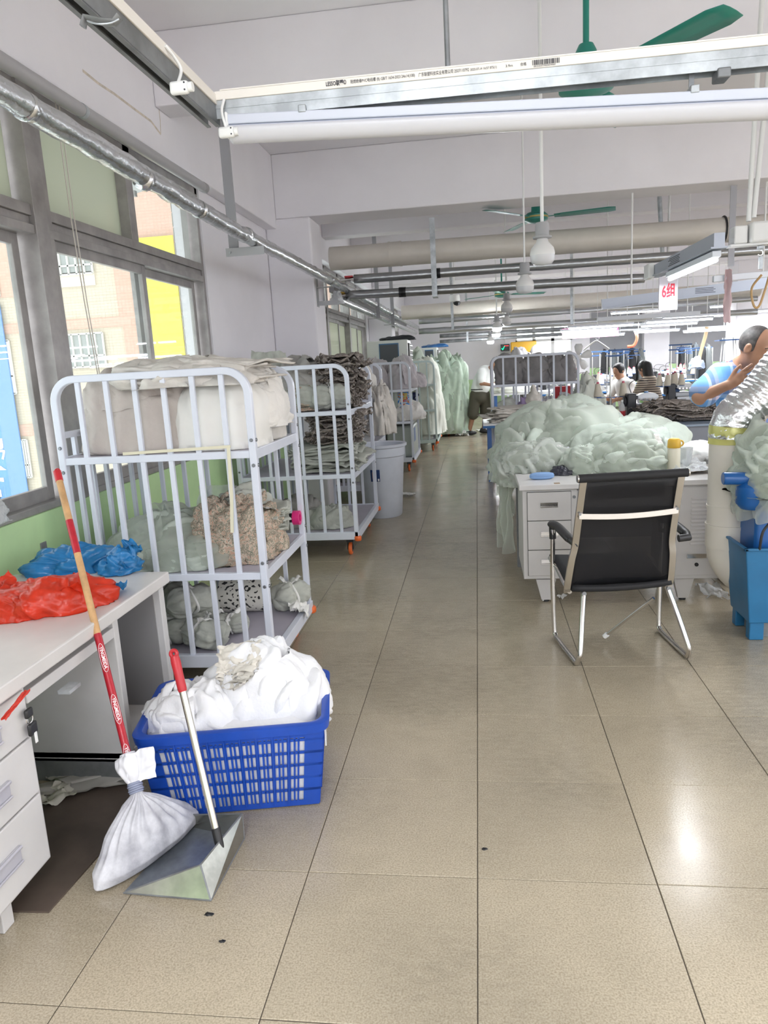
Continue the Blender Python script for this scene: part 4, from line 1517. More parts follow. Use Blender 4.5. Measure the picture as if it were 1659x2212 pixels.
def patt_mat(name, cols, sc, det=4.0, rough=0.9, dist=1.5):
    m = bpy.data.materials.new(name)
    m.use_nodes = True
    nt = m.node_tree
    b = nt.nodes['Principled BSDF']
    b.inputs['Roughness'].default_value = rough
    tc = nt.nodes.new('ShaderNodeTexCoord')
    n = nt.nodes.new('ShaderNodeTexNoise')
    n.inputs['Scale'].default_value = sc
    n.inputs['Detail'].default_value = det
    n.inputs['Distortion'].default_value = dist
    nt.links.new(tc.outputs['Object'], n.inputs['Vector'])
    r = nt.nodes.new('ShaderNodeValToRGB')
    r.color_ramp.interpolation = 'CONSTANT'
    while len(r.color_ramp.elements) < len(cols):
        r.color_ramp.elements.new(0.5)
    for i, (e, c) in enumerate(zip(r.color_ramp.elements, cols)):
        e.position = 0.30 + 0.40 * i / len(cols) if i else 0.0
        e.color = (*c, 1)
    nt.links.new(n.outputs['Fac'], r.inputs[0])
    nt.links.new(r.outputs[0], b.inputs['Base Color'])
    return m


M_FLORAL = patt_mat('brown_paisley_print', [(0.16, 0.12, 0.09), (0.46, 0.38, 0.30), (0.20, 0.20, 0.15), (0.55, 0.47, 0.38), (0.50, 0.30, 0.22), (0.40, 0.34, 0.26)], 26, 3, dist=2.5)
M_RUFF = patt_mat('brown_grey_ruffle_print', [(0.08, 0.065, 0.055), (0.30, 0.26, 0.23), (0.18, 0.15, 0.13), (0.42, 0.38, 0.36), (0.26, 0.21, 0.16)], 30, 3, dist=1.5)
M_DOT = patt_mat('dotted_cream_fabric', [(0.72, 0.70, 0.64), (0.72, 0.70, 0.64), (0.70, 0.68, 0.62), (0.72, 0.70, 0.64), (0.03, 0.03, 0.03)], 55, 0, dist=0)


def one(name, label, cat, loc, fn, m_, rz=0.0, group=None, angle=4):
    b = MB()
    fn(b)
    o = b.build(name, m_, None, angle=angle, loc=loc)
    o.rotation_euler = (0, 0, rz)
    return tag(o, label, cat, group)


# rack 1, top shelf
zt_ = 1.222
heap('cloth_sack', 'taupe cloth sack on the top shelf of the nearest rack', (-1.66, 3.62, zt_), [((0, 0, 0), (0.30, 0.22, 0.40), 1.5, dict(n=(96, 44), lump=0.10, fold=0.16, fine=0.03, e=0.7, freq=0.8))],
     [(0, 2.5, -2.6, -0.9, 0.15, 1.15, dict(lift=0.04, fold=0.14, edge=0.12, e=0.7)), (0, 4.5, -1.2, 0.3, 0.2, 1.0, dict(lift=0.06, fold=0.14, edge=0.15, e=0.7))], M_SACKT, 'sack')
heap('cloth_sack', 'plump white sack on the top shelf beside the taupe sack', (-1.24, 3.60, zt_), [((0, 0, 0), (0.225, 0.20, 0.34), 5.1, dict(n=(84, 40), lump=0.06, fold=0.06, fine=0.02, e=0.62, freq=0.8))], [], M_SACKW, 'sack')
heap('cloth_sack', 'white sack tucked behind the taupe sack next to the window', (-1.86, 3.80, zt_), [((0, 0, 0), (0.12, 0.25, 0.33), 6.1, dict(n=(60, 30), lump=0.08, fold=0.08, e=0.7))], [], M_SACKW, 'sack')
heap('cloth_sack', 'stone-coloured sack at the far end of the nearest rack top shelf', (-1.30, 3.97, zt_), [((0, 0, 0), (0.26, 0.17, 0.33), 8.3, dict(n=(70, 34), lump=0.1, fold=0.12, e=0.7))], [], M_PALE, 'sack')
stk_spec = [(-1.36, 3.70, 1.55, 0.62, 0.50, 0.06, 6, 0.08), (-1.52, 3.60, 1.545, 0.40, 0.36, 0.05, 6, -0.25), (-1.24, 3.78, 1.60, 0.50, 0.42, 0.035, 4, 0.3)]
for k, (x_, y_, z_, sx_, sy_, sz_, n_, rz_) in enumerate(stk_spec):
    one('cloth_stack', ['pale stack of cut cloth panels lying across both sacks', 'taupe folded cloth lying over the taupe sack', 'topmost pale cloth panels on the nearest rack'][k], 'fabric', (x_, y_, z_),
        lambda b, s=(sx_, sy_, sz_), n=n_, k=k: layers(b, (0, 0, 0), s, n, 11 + k * 7, 0.09, 0.03, 0.6, 0, 7, rag=0.25), M_SACKT if k == 1 else M_PALE, rz_)
heap('cloth_heap', 'crumpled pale cloth sheets heaped over the sacks on the nearest rack', (-1.42, 3.66, 1.53), [((0, 0, 0), (0.36, 0.28, 0.135), 4.6, dict(n=(110, 40), lump=0.22, fold=0.34, fine=0.03, e=0.8))],
     [(0, 2.4, -2.9, -1.2, 0.5, 1.65, dict(lift=0.08, fold=0.2, edge=0.3)), (0, 3.8, -1.8, -0.2, 0.4, 1.6, dict(lift=0.10, fold=0.2, edge=0.3)), (0, 5.1, -0.8, 0.9, 0.3, 1.6, dict(lift=0.1, fold=0.2, edge=0.3)), (0, 6.4, -2.4, -0.7, 0.0, 1.0, dict(lift=0.12, fold=0.2, edge=0.3))], M_PALE)
heap('cloth_bundle', 'white cloth drooping off the right end of the top shelf', (-1.16, 3.86, 1.30), [((0, 0, 0), (0.19, 0.28, 0.30), 9.9, dict(n=(90, 40), lump=0.14, fold=0.22, fine=0.05, aniso=(1, 1, 2.2)))],
     [(0, 3.5, -1.2, 0.9, 0.5, 1.5, dict(lift=0.06, fold=0.15, edge=0.2)), (0, 7.5, -0.6, 1.2, 0.2, 1.0, dict(lift=0.08, fold=0.15, edge=0.2)), (0, 8.5, -1.6, -0.1, 0.9, 1.7, dict(lift=0.05, fold=0.15, edge=0.25))], M_PALE2)
tp_ = MB()
tp_.bar((-1.66, 3.335, 1.232), (-1.12, 3.335, 1.245), 0.003, 0.014)
tp_.bar((-1.13, 3.333, 1.245), (-1.135, 3.328, 1.02), 0.016, 0.003, (0, 1, 0))
tp_.bar((-1.135, 3.328, 1.02), (-1.15, 3.326, 0.83), 0.016, 0.003, (0, 1, 0))
tag(tp_.build('cloth_tape', mat('cream_tape', (0.72, 0.68, 0.52), 0.8), flat=True), 'cream cloth tape tied along the rack rail and hanging down', 'tape')
# rack 1, middle shelf
zm_ = 0.622
heap('tulle_heap', 'pale green tulle heap on the middle shelf of the nearest rack', (-1.66, 3.70, zm_), [((0, 0, 0), (0.29, 0.30, 0.24), 2.9, dict(n=(100, 44), lump=0.2, fold=0.26, fine=0.05)), ((0.16, -0.16, 0), (0.22, 0.15, 0.13), 4.2, dict(n=(70, 34), lump=0.2, fold=0.3))],
     [(0, 2.5, -3.0, -1.2, 0.2, 1.5, dict(lift=0.10, fold=0.25, edge=0.25)), (0, 4.7, -1.4, 0.4, 0.2, 1.5, dict(lift=0.10, fold=0.25, edge=0.3)), (0, 6.7, 0.4, 2.4, 0.1, 1.3, dict(lift=0.15, fold=0.25, edge=0.3)), (1, 8.7, -2.6, -0.4, 0.2, 1.6, dict(lift=0.14, fold=0.3, edge=0.3)), (1, 9.9, -1.0, 1.0, 0.3, 1.6, dict(lift=0.2, fold=0.3, edge=0.3))], M_TULLE, mf=M_TULLEF)
one('tulle_sheet', 'sheer white plastic-like sheet sticking up behind the tulle heap', 'fabric', (-1.45, 4.02, 0.80), lambda b: sheet(b, (0, 0, 0), (0.28, 0.30), 4.4, rotx(1.2) @ roty(0.3), 0.06, (24, 24)), M_TULLEW)
heap('printed_fabric', 'brown paisley printed fabric pile on the middle shelf', (-1.28, 3.74, zm_), [((0, 0, 0), (0.23, 0.25, 0.30), 6.6, dict(n=(100, 44), lump=0.18, fold=0.26, fine=0.08, e=0.85, aniso=(1, 1, 2)))],
     [(0, 1.5, -2.2, -0.4, 0.5, 1.6, dict(lift=0.06, fold=0.2, edge=0.2)), (0, 3.1, -0.6, 1.0, 0.3, 1.5, dict(lift=0.07, fold=0.2, edge=0.25)), (0, 5.3, 2.0, 4.0, 0.1, 1.2, dict(lift=0.08, fold=0.2, edge=0.2))], M_FLORAL)
one('folded_cloth', 'grey white folded pieces at the shelf end beside the paisley fabric', 'fabric', (-1.15, 3.93, zm_ + 0.10), lambda b: layers(b, (0, 0, 0), (0.22, 0.34, 0.13), 11, 21, 0.08, 0.035, 0.6, 0.25, 9, rag=0.2), M_GREYC)
one('cloth_heap', 'crumpled grey lining on top of the paisley fabric', 'fabric', (-1.25, 3.86, zm_ + 0.22), lambda b: dome(b, (0, 0, 0), (0.13, 0.12, 0.12), 4.9, (70, 32), 0.25, 0.4, 0.08), M_GREYC)
one('paper_pattern', 'white paper strip over the folded pieces on the shelf', 'paper', (-1.10, 3.82, zm_ + 0.20), lambda b: sheet(b, (0, 0, 0), (0.10, 0.36), 1.4, rotz(0.35) @ rotx(-0.3) @ roty(0.25), 0.02, (10, 20)), M_TIE)
tr_ = thing('tape_roll', 'pink tape roll at the rack post on the middle shelf', 'tape', (-1.03, 4.11, zm_ + 0.11))
MB().lathe([(0.022, -0.02), (0.042, -0.02), (0.042, 0.02), (0.022, 0.02), (0.022, -0.02)], 22, (0, 0, 0), roty(math.pi / 2)).build('roll', mat('hot_pink', (0.75, 0.03, 0.22), 0.4), tr_)
MB().cyl((-0.05, 0, 0), (-0.015, 0, 0), 0.028).build('core', M_BLACK, tr_)


def bundle(label, loc, rad, seed, m_, rz=0.0, group=None, ties=1):
    t = thing('tied_bundle', label, 'bundle', loc, rz, group)
    b = MB()
    n = (64, 30)
    th = np.linspace(0, 2 * math.pi, n[0], endpoint=False)
    s_ = np.linspace(-1, 1, n[1])
    TH, SS = np.meshgrid(th, s_)
    pr = (1 - np.abs(SS) ** 5) ** 0.5 * (1 - 0.22 * np.exp(-(SS / 0.16) ** 2))
    Q = np.stack([SS * 1.5, np.cos(TH), np.sin(TH)], -1)
    k = pr * (1 + 0.14 * pnoise(Q * 1.5 + seed) + 0.22 * (ridged(Q * np.array([0.7, 2.4, 2.4]), seed) - 0.4))
    P = np.stack([SS * rad[0] * (1 + 0.05 * np.cos(TH * 3 + seed)), np.cos(TH) * rad[1] * k, np.sin(TH) * rad[2] * k + rad[2]], -1)
    P[..., 2] = np.maximum(P[..., 2], 0.0)
    b.grid(P, wv=True)
    b.build('cloth_roll', m_, t, angle=4)
    q = MB()
    aa = np.linspace(0, 2 * math.pi, 22, endpoint=False)
    q.tube(np.stack([0.01 * np.sin(aa * 2), np.cos(aa) * rad[1] * 0.86, np.maximum(np.sin(aa) * rad[2] * 0.88 + rad[2], 0.004)], -1), 0.007, 6, closed=True, sx=1.5)
    sheet(q, (0.02, -0.01, rad[2] * 1.92), (0.03, 0.12), seed, rotz(seed) @ rotx(0.4), 0.02, (5, 12), 3)
    sheet(q, (-0.02, 0.01, rad[2] * 1.92), (0.03, 0.10), seed + 1, rotz(seed + 2) @ rotx(0.5), 0.02, (5, 12), 3)
    q.build('tie_strip', M_TIE, t, angle=4)
    return t


zd_ = 0.192
bl = [('grey green fabric bundle at the near left corner of the bottom deck', -1.62, 3.50, 0, 0.4), ('grey green fabric bundle in the middle of the bottom deck, by the basket heap', -1.40, 3.47, 0, -0.5), ('grey green fabric bundle further back on the bottom deck', -1.56, 3.78, 0, 1.1),
      ('grey green fabric bundle resting on top of the bottom deck bundles', -1.50, 3.55, 0.15, 0.9), ('upper grey green bundle against the rack bars', -1.66, 3.66, 0.15, -0.2), ('small grey bundle tied with a white bow at the deck edge', -1.33, 3.66, 0, 0.2)]
for k, (lb, x_, y_, dz, rz_) in enumerate(bl):
    bundle(lb, (x_, y_, zd_ + dz), (0.13, 0.09, 0.075) if k != 5 else (0.10, 0.07, 0.055), 1.3 + k * 2.1, M_GREYC, rz_, 'tied bundles on the nearest rack deck')
bundle('pale grey bundle with white bow hanging over the far deck end', (-1.10, 4.08, zd_), (0.12, 0.09, 0.08), 17.3, M_GREYC, 0.9)
dr = thing('dotted_roll', 'rolled cream fabric with black dots on the bottom deck', 'fabric', (-1.36, 4.02, zd_))
MB().tube([(-0.14, 0, 0.1), (0.14, 0.02, 0.1)], 0.10, 24).build('roll', M_DOT, dr)
one('white_scrap', 'white cloth scrap hanging off the bottom deck corner', 'fabric', (-1.03, 3.98, zd_ + 0.03), lambda b: sheet(b, (0, 0, 0), (0.12, 0.16), 7.7, rotz(0.3) @ rotx(0.2) @ roty(0.5), 0.04, (16, 16), 4, 0.15), M_TIE)

# rack 2
x2, y2 = -0.985, 5.92
heap('garment_heap', 'grey folded garments heaped on the second rack top shelf', (-1.52, 6.45, 1.237), [((0, 0, 0), (0.42, 0.42, 0.40), 3.9, dict(n=(120, 50), lump=0.16, fold=0.24, fine=0.05, e=0.8, aniso=(1, 1, 1.6)))],
     [(0, 2.5, -2.6, -1.0, 0.2, 1.4, dict(lift=0.05, fold=0.2, edge=0.2)), (0, 4.1, -1.4, 0.1, 0.3, 1.5, dict(lift=0.06, fold=0.2, edge=0.2)), (0, 6.6, -0.5, 1.2, 0.1, 1.3, dict(lift=0.06, fold=0.2, edge=0.2))], M_GREYD)
one('sheet_corner', 'stiff grey cloth corner standing up on the second rack', 'fabric', (-1.72, 6.2, 1.62), lambda b: sheet(b, (0, 0, 0), (0.30, 0.26), 3.3, rotx(1.3) @ roty(0.5), 0.05, (18, 18)), M_GREYC)
one('garment_stack', 'tall stack of brown grey ruffled garments standing on the second rack', 'fabric', (-1.14, 6.50, 1.24), lambda b: layers(b, (0, 0, 0), (0.34, 0.62, 0.44), 38, 31, 0.09, 0.055, 0.5, 0.1, 17, (70, 10), 0.26), M_RUFF)
one('garment_bundle', 'bunch of brown ruffle ends showing between the grey garments', 'fabric', (-1.40, 6.05, 1.24), lambda b: layers(b, (0, 0, 0), (0.16, 0.14, 0.20), 14, 33, 0.06, 0.02, 0.3, 0.4, 30, (40, 10), 0.25), M_FLORAL)
bundle('tied grey garment roll lying at the front of the second rack', (-1.50, 6.06, 1.24), (0.26, 0.11, 0.11), 5.7, M_GREYC, 0.1)
bundle('grey garment roll with twine on the right of the second rack top shelf', (-1.18, 6.1, 1.24), (0.17, 0.12, 0.10), 8.7, M_GREYC, 0.3)
one('garment_stack', 'dark ruffled garment stack on the second rack middle shelf', 'fabric', (-1.18, 6.35, 0.95), lambda b: layers(b, (0, 0, 0), (0.38, 0.52, 0.25), 26, 41, 0.08, 0.045, 0.5, 0.0, 18, (70, 10), 0.24), M_RUFF)
one('garment_stack', 'grey flattened garments under the dark ruffled stack', 'fabric', (-1.28, 6.33, 0.712), lambda b: layers(b, (0, 0, 0), (0.56, 0.62, 0.22), 14, 43, 0.06, 0.055, 0.5, 0.0, 8, (40, 10), 0.18), M_GREYC)
heap('garment_heap', 'grey bundle on the second rack bottom deck behind the bars', (-1.30, 6.25, 0.217), [((0, 0, 0), (0.22, 0.20, 0.18), 2.3, dict(n=(80, 36), lump=0.2, fold=0.3, fine=0.06))], [(0, 2.9, -2.2, -0.2, 0.3, 1.6, dict(lift=0.08, fold=0.2, edge=0.25))], M_GREYC)
heap('garment_heap', 'pale heap at the back of the second rack bottom deck', (-1.62, 6.4, 0.217), [((0, 0, 0), (0.24, 0.26, 0.24), 5.3, dict(n=(80, 36), lump=0.2, fold=0.3, fine=0.06))], [], M_GREYD)
# grey bin
gb = thing('round_bin', 'tall round grey plastic bin standing between the racks', 'bin', (-1.0, 7.66, 0))
M_BIN = mat('pale_grey_blue_plastic', (0.60, 0.63, 0.70), 0.4, var=0.05)
MB().lathe([(0.0, 0.0), (0.195, 0.0), (0.205, 0.015), (0.25, 0.64), (0.262, 0.65), (0.265, 0.735), (0.285, 0.745), (0.287, 0.768), (0.272, 0.772), (0.255, 0.76), (0.20, 0.03), (0.0, 0.03)], 48).build('bin_body', M_BIN, gb)
lb_ = thing('x', '', '') if False else None
q = MB()
aa = np.linspace(-1.92, -1.50, 9)
zz = np.array([0.40, 0.525])
P = np.array([[(0.2275 + (z - 0.36) * 0.068) * math.cos(a) for a in aa] for z in zz])
P = np.stack([np.array([[(0.2345 + (z - 0.40) * 0.069) * math.cos(a) for a in aa] for z in zz]), np.array([[(0.2345 + (z - 0.40) * 0.069) * math.sin(a) for a in aa] for z in zz]), np.array([[z] * len(aa) for z in zz])], -1)
q.grid(P)
q.build('label_sticker', mat('dark_blue_label', (0.02, 0.05, 0.16), 0.3), gb, angle=4)
q = MB()
for (a0, a1, z0_, z1_, mi) in ((-1.84, -1.66, 0.43, 0.50, 0), (-1.60, -1.53, 0.405, 0.43, 1)):
    q.cur = mi
    aa = np.linspace(a0, a1, 5)
    zz = (z0_, z1_)
    P = np.stack([np.array([[(0.2355 + (z - 0.40) * 0.069) * math.cos(a) for a in aa] for z in zz]), np.array([[(0.2355 + (z - 0.40) * 0.069) * math.sin(a) for a in aa] for z in zz]), np.array([[z] * 5 for z in zz])], -1)
    q.grid(P)
q.build('label_print', [mat('orange_print', (0.45, 0.20, 0.12), 0.4), M_PVC_W], gb, angle=4)
one('white_scrap', 'white paper scrap on the floor beside the grey bin', 'scrap', PZ(878, 1070, 0.01), lambda b: sheet(b, (0, 0, 0.01), (0.20, 0.12), 2.7, rotz(-0.3), 0.02, (16, 12), 3, 0.2), M_TIE)

# rack 3 to rack 7 loads
heap('cloth_heap', 'cream and white cloths on top of the rack behind the bin', (-1.55, 9.0, 1.202), [((0, 0, 0), (0.34, 0.36, 0.42), 4.3, dict(n=(80, 36), lump=0.2, fold=0.25))], [(0, 1.4, -1.4, 0.6, 0.4, 1.6, dict(lift=0.12, fold=0.2, edge=0.3))], M_PALE2)
heap('cloth_drape', 'beige cloth drooping into the aisle from the rack behind the bin', (-1.12, 8.75, 0.78), [((0, 0, 0), (0.16, 0.30, 0.50), 6.3, dict(n=(80, 40), lump=0.2, fold=0.35, aniso=(2, 2, 0.7)))], [(0, 3.3, -1.2, 1.2, 0.5, 1.6, dict(lift=0.1, fold=0.3, edge=0.3))], M_PALE)
pb = thing('plastic_tub', 'square white plastic tub on the rack behind the bin', 'tub', (-1.42, 8.75, 0.682))
MB().bx(-0.2, 0.2, -0.16, 0.16, 0, 0.24).build('tub_body', M_PVC_W, pb, bevel=0.03)
MB().bx(-0.215, 0.215, -0.175, 0.175, 0.22, 0.25).build('tub_rim', M_PVC_W, pb, bevel=0.01)
one('cloth_heap', 'grey cloth on the bottom deck of the rack behind the bin', 'fabric', (-1.5, 8.95, 0.212), lambda b: dome(b, (0, 0, 0), (0.3, 0.3, 0.25), 7.3, (60, 30), 0.2, 0.3), M_GREYC)
heap('cloth_heap', 'bulging pale lilac grey cloth bags on the rack beyond the bin', (-1.28, 11.3, 1.217), [((-0.22, 0, 0), (0.28, 0.36, 0.46), 1.1, dict(n=(70, 34), lump=0.15, fold=0.2)), ((0.16, -0.05, 0), (0.24, 0.34, 0.46), 2.6, dict(n=(70, 34), lump=0.15, fold=0.2)), ((0.34, 0.1, 0), (0.20, 0.28, 0.26), 3.6, dict(n=(60, 30), lump=0.15, fold=0.2))],
     [(1, 3.3, -1.4, 0.8, 0.2, 1.5, dict(lift=0.1, fold=0.2, edge=0.3)), (0, 4.3, -2.4, -0.6, 0.2, 1.5, dict(lift=0.1, fold=0.2, edge=0.3))], mat('lilac_grey_cotton', (0.60, 0.56, 0.58), 0.9, var=0.2, vscale=5))
heap('cloth_heap', 'white cloths spilling from the middle shelf beside the picture tub', (-1.12, 11.25, 0.752), [((0, 0, 0), (0.34, 0.42, 0.28), 8.1, dict(n=(70, 34), lump=0.2, fold=0.28))], [(0, 2.3, -1.4, 0.8, 0.4, 1.7, dict(lift=0.1, fold=0.2, edge=0.35))], M_PALE2)
tb = thing('picture_tub', 'tall clear tub with a colourful printed label on the rack beyond the bin', 'tub', (-1.10, 11.05, 0.752))
MB().lathe([(0.0, 0.0), (0.15, 0.0), (0.17, 0.42), (0.18, 0.43), (0.18, 0.46), (0.0, 0.46)], 28).build('tub_body', mat('milky_tub', (0.62, 0.66, 0.62), 0.35), tb)
q = MB()
aa = np.linspace(-1.75, -0.2, 14)
q.grid(np.stack([np.array([[0.172 * math.cos(a) for a in aa]] * 2), np.array([[0.172 * math.sin(a) for a in aa]] * 2), np.array([[0.14] * 14, [0.42] * 14])], -1))
q.build('tub_label', patt_mat('tub_label_print', [(0.75, 0.75, 0.7), (0.05, 0.25, 0.7), (0.55, 0.45, 0.15), (0.6, 0.06, 0.06), (0.2, 0.45, 0.75)], 9, 1), tb, angle=4)
for k, (x_, lbq) in enumerate(((-1.12, 'see-through grey tub with a blue sticker on the deck beyond the bin'), (-1.58, 'grey tub against the wall on the deck beyond the bin'))):
    tb2 = thing('storage_tub', lbq, 'tub', (x_, 11.25, 0.212))
    MB().bx(-0.2, 0.2, -0.4, 0.4, 0, 0.46).build('tub_body', mat('grey_green_tub', (0.40, 0.44, 0.40), 0.35), tb2, bevel=0.03)
    MB().bx(0.2, 0.203, -0.33, -0.05, 0.22, 0.42).build('sticker', mat('blue_sticker', (0.15, 0.22, 0.42), 0.4), tb2, flat=True)
M_WSH = mat('cream_white_sheet', (0.76, 0.78, 0.70), 0.85, var=0.06, vscale=4)
heap('white_drape', 'long white sheets spilling from the mint rack down to the deck', (-0.92, 13.8, 0.30), [((0, 0, 0), (0.32, 0.50, 1.25), 2.2, dict(n=(110, 60), lump=0.08, fold=0.16, fine=0.04, e=0.55, aniso=(2, 2, 0.5)))], [(0, 3.3, -1.6, 0.4, 0.3, 1.6, dict(lift=0.07, fold=0.16, edge=0.2)), (0, 5.3, -0.6, 1.4, 0.2, 1.5, dict(lift=0.07, fold=0.16, edge=0.2))], M_WSH)
one('navy_bundle', 'navy blue folded cloth on the mint rack middle shelf', 'fabric', (-1.18, 13.40, 0.752), lambda b: layers(b, (0, 0, 0), (0.4, 0.25, 0.3), 8, 5, 0.05, 0.03, 0.5, 0.2, 5), mat('navy_cloth', (0.025, 0.03, 0.09), 0.8))
one('cream_bundle', 'cream cloth bag on the mint rack bottom deck', 'fabric', (-1.05, 13.45, 0.212), lambda b: dome(b, (0, 0, 0), (0.25, 0.2, 0.2), 4.4, (50, 24), 0.15, 0.2), M_WSH)
heap('tulle_drape', 'pale green tulle cascading from the rack down to the floor', (-0.62, 16.2, 0.06), [((0, 0, 0), (0.42, 0.55, 1.52), 3.2, dict(n=(120, 60), lump=0.08, fold=0.22, fine=0.06, e=0.55, aniso=(2.2, 2.2, 0.45)))], [(0, 4.3, -1.8, 0.2, 0.3, 1.6, dict(lift=0.08, fold=0.2, edge=0.2)), (0, 6.3, -0.6, 1.4, 0.2, 1.5, dict(lift=0.1, fold=0.2, edge=0.2))], mat('mint_tulle_bulk', (0.55, 0.66, 0.54), 0.9, var=0.15, vscale=6), mf=M_TULLEF)
heap('net_drape', 'dark green netting hung over the farthest rack', (-0.62, 18.3, 0.45), [((0, 0, 0), (0.36, 0.45, 1.12), 5.2, dict(n=(100, 50), lump=0.08, fold=0.22, fine=0.05, e=0.55, aniso=(2.2, 2.2, 0.45)))], [(0, 4.9, -1.8, 0.2, 0.3, 1.6, dict(lift=0.08, fold=0.2, edge=0.2))], mat('dull_green_net', (0.30, 0.36, 0.28), 0.9, var=0.2, vscale=6))
heap('cloth_heap', 'greyish green cloth heaped high behind the mint rack', (-1.35, 14.85, 0.0), [((0, 0, 0), (0.42, 0.42, 1.78), 6.2, dict(n=(90, 46), lump=0.12, fold=0.2, fine=0.04, e=0.7, aniso=(1.5, 1.5, 0.8)))], [], mat('sage_cloth', (0.42, 0.47, 0.40), 0.9, var=0.15, vscale=5))
# ------------------------------------------------------------------ ceiling services
M_TRUNK = mat('ivory_pvc_trunking', (0.84, 0.80, 0.74), 0.4)
M_CLOUD = mat('frosted_white_cover', (0.62, 0.62, 0.66), 0.3)


def foil_tube(mb, pts, r, n=16, seg=0.10, amp=0.10, seed=1.0, sag=0.0):
    p = np.array(pts, float)
    out = []
    for a, b in zip(p[:-1], p[1:]):
        k = max(2, int(np.linalg.norm(b - a) / seg))
        for t in np.linspace(0, 1, k, endpoint=False):
            out.append(a + (b - a) * t)
    out.append(p[-1])
    out = np.array(out)
    o = len(mb.v)
    rr = r * (1 + amp * pnoise(np.stack([out[:, 0] * 6, out[:, 1] * 6, out[:, 2] * 6 + seed], -1)))
    mb.tube(out, rr, n)
    vs = np.array(mb.v[o:])
    c = np.repeat(out, n, axis=0)
    d = vs - c
    k = 1 + amp * 0.8 * pnoise(vs * 14 + seed) + amp * 0.5 * pnoise(vs * 40 + seed)
    vs = c + d * k[:, None]
    mb.v[o:] = [tuple(q) for q in vs]
    return mb


YR = 2.0
# near light rail across the aisle
lr = thing('light_rail', 'galvanised steel light rail with printed ivory trunking across the aisle', 'rail', (-0.60, YR, 2.20))
O_ = V(-0.60, YR, 2.20)
tl, trr = PY(470, 212, YR), PY(1659, 92, YR)
ext = tl + (trr - tl) * 2.2
tz = lambda x: tl[2] + (trr[2] - tl[2]) * (x - tl[0]) / (trr[0] - tl[0])


def xbar(mb, x0, x1, dz0, dz1, y0_, y1_):
    P = []
    for x in (x0, x1):
        for y in (y0_, y1_):
            for z in (dz0, dz1):
                P.append((x - O_[0], y, tz(x) + z - O_[2]))
    mb.add(P, [(0, 1, 3, 2), (4, 6, 7, 5), (0, 4, 5, 1), (2, 3, 7, 6), (0, 2, 6, 4), (1, 5, 7, 3)])
    return mb


XE = 2.6
xbar(MB(), -0.60, XE, -0.010, 0.011, -0.016, 0.0).build('trunking', M_TRUNK, lr, bevel=0.0015, flat=True)
xbar(MB(), -0.585, XE, 0.011, 0.014, -0.0165, -0.002).build('trunking_lid', M_TRUNK, lr, flat=True)
chn = MB()
xbar(chn, -0.60, XE, -0.053, -0.010, -0.012, -0.009)
xbar(chn, -0.60, XE, -0.013, -0.010, -0.009, 0.03)
xbar(chn, -0.60, XE, -0.053, -0.010, 0.028, 0.031)
xbar(chn, -0.60, XE, -0.030, -0.024, -0.0135, -0.012)
chn.build('steel_channel', M_STEEL, lr, flat=True)


def tw_text(body, px0, px1, py0, py1, size, bold=0.0, dz=0.0005):
    a = PY(px0, py0, YR - 0.0175)
    b = PY(px1, py1, YR - 0.0175)
    o = text('lettering', body, size, M_INK, (a[0] - O_[0], -0.0172, tz((a[0] + b[0]) / 2) + dz - O_[2]), Matrix.Rotation(math.radians(90), 3, 'X'), lr, 0.0001, bold=bold)
    bpy.context.view_layer.update()
    wdt = o.dimensions.x
    k = (b[0] - a[0]) / max(wdt, 1e-4)
    o.matrix_local = o.matrix_local @ Matrix.Diagonal((k, 1, 1, 1))
    return o


def ty(px):
    return 212 + (92 - 212) * (px - 470) / (1659 - 470) + 3


for bd, a, b_, sz, bo in (('LESSO联塑®', 704, 748, 0.0135, 0.0003), ('阻燃绝缘PVC电线槽 (B) GB/T 1634-2023 24x14(100)', 757, 896, 0.0095, 0), ('广东联塑科技实业有限公司 2507110792', 904, 1013, 0.0100, 0), ('2025.07.14 16:57 075(1)', 1016, 1073, 0.0075, 0), ('3.9m', 1092, 1107, 0.008, 0), ('合格', 1124, 1137, 0.0085, 0)):
    tw_text(bd, a, b_, ty(a), ty(b_), sz, bo)
bc = MB()
rgb = random.Random(4)
xp = PY(1150, 135, YR - 0.017)[0]
xe = PY(1208, 132, YR - 0.017)[0]
while xp < xe:
    wb_ = rgb.choice((0.0007, 0.0007, 0.0014, 0.002))
    bc.bx(xp - O_[0], xp + wb_ - O_[0], -0.0175, -0.0165, tz(xp) - 0.0035 - O_[2], tz(xp) + 0.0075 - O_[2])
    xp += wb_ + rgb.choice((0.0007, 0.0012, 0.0018))
tag(bc.build('barcode', M_INK, lr, flat=True), kind='stuff')
tw_text('0015324779025074460', 1153, 1200, ty(1153) + 8, ty(1200) + 8, 0.0055, 0, -0.0065)
for px, dark in ((967, 1),):
    a = PY(px, 140, YR)
    MB().tube([(a[0] - O_[0], 0.01, a[2] - O_[2] - 0.02), (a[0] - O_[0] - 0.0, 0.01, 3.8 - O_[2])], 0.0065, 10).build('hanger_rod', M_STEEL_D, lr)
for px in (1560,):
    a = PY(px, 150, YR)
    MB().box((a[0] - O_[0], 0.005, a[2] - O_[2] - 0.012), (0.03, 0.05, 0.022)).build('rail_clip', M_STEEL_D, lr, bevel=0.003)
# near LED batten (switched off) hung a little slanted under the rail
la, lb2 = PY(495, 267, YR), PY(1659, 211, YR)
nl = thing('led_batten', 'long switched-off white tube lamp hung slanted under the steel rail', 'light', la)
dirx = (lb2 - la) / np.linalg.norm(lb2 - la)
Lh = 1.62


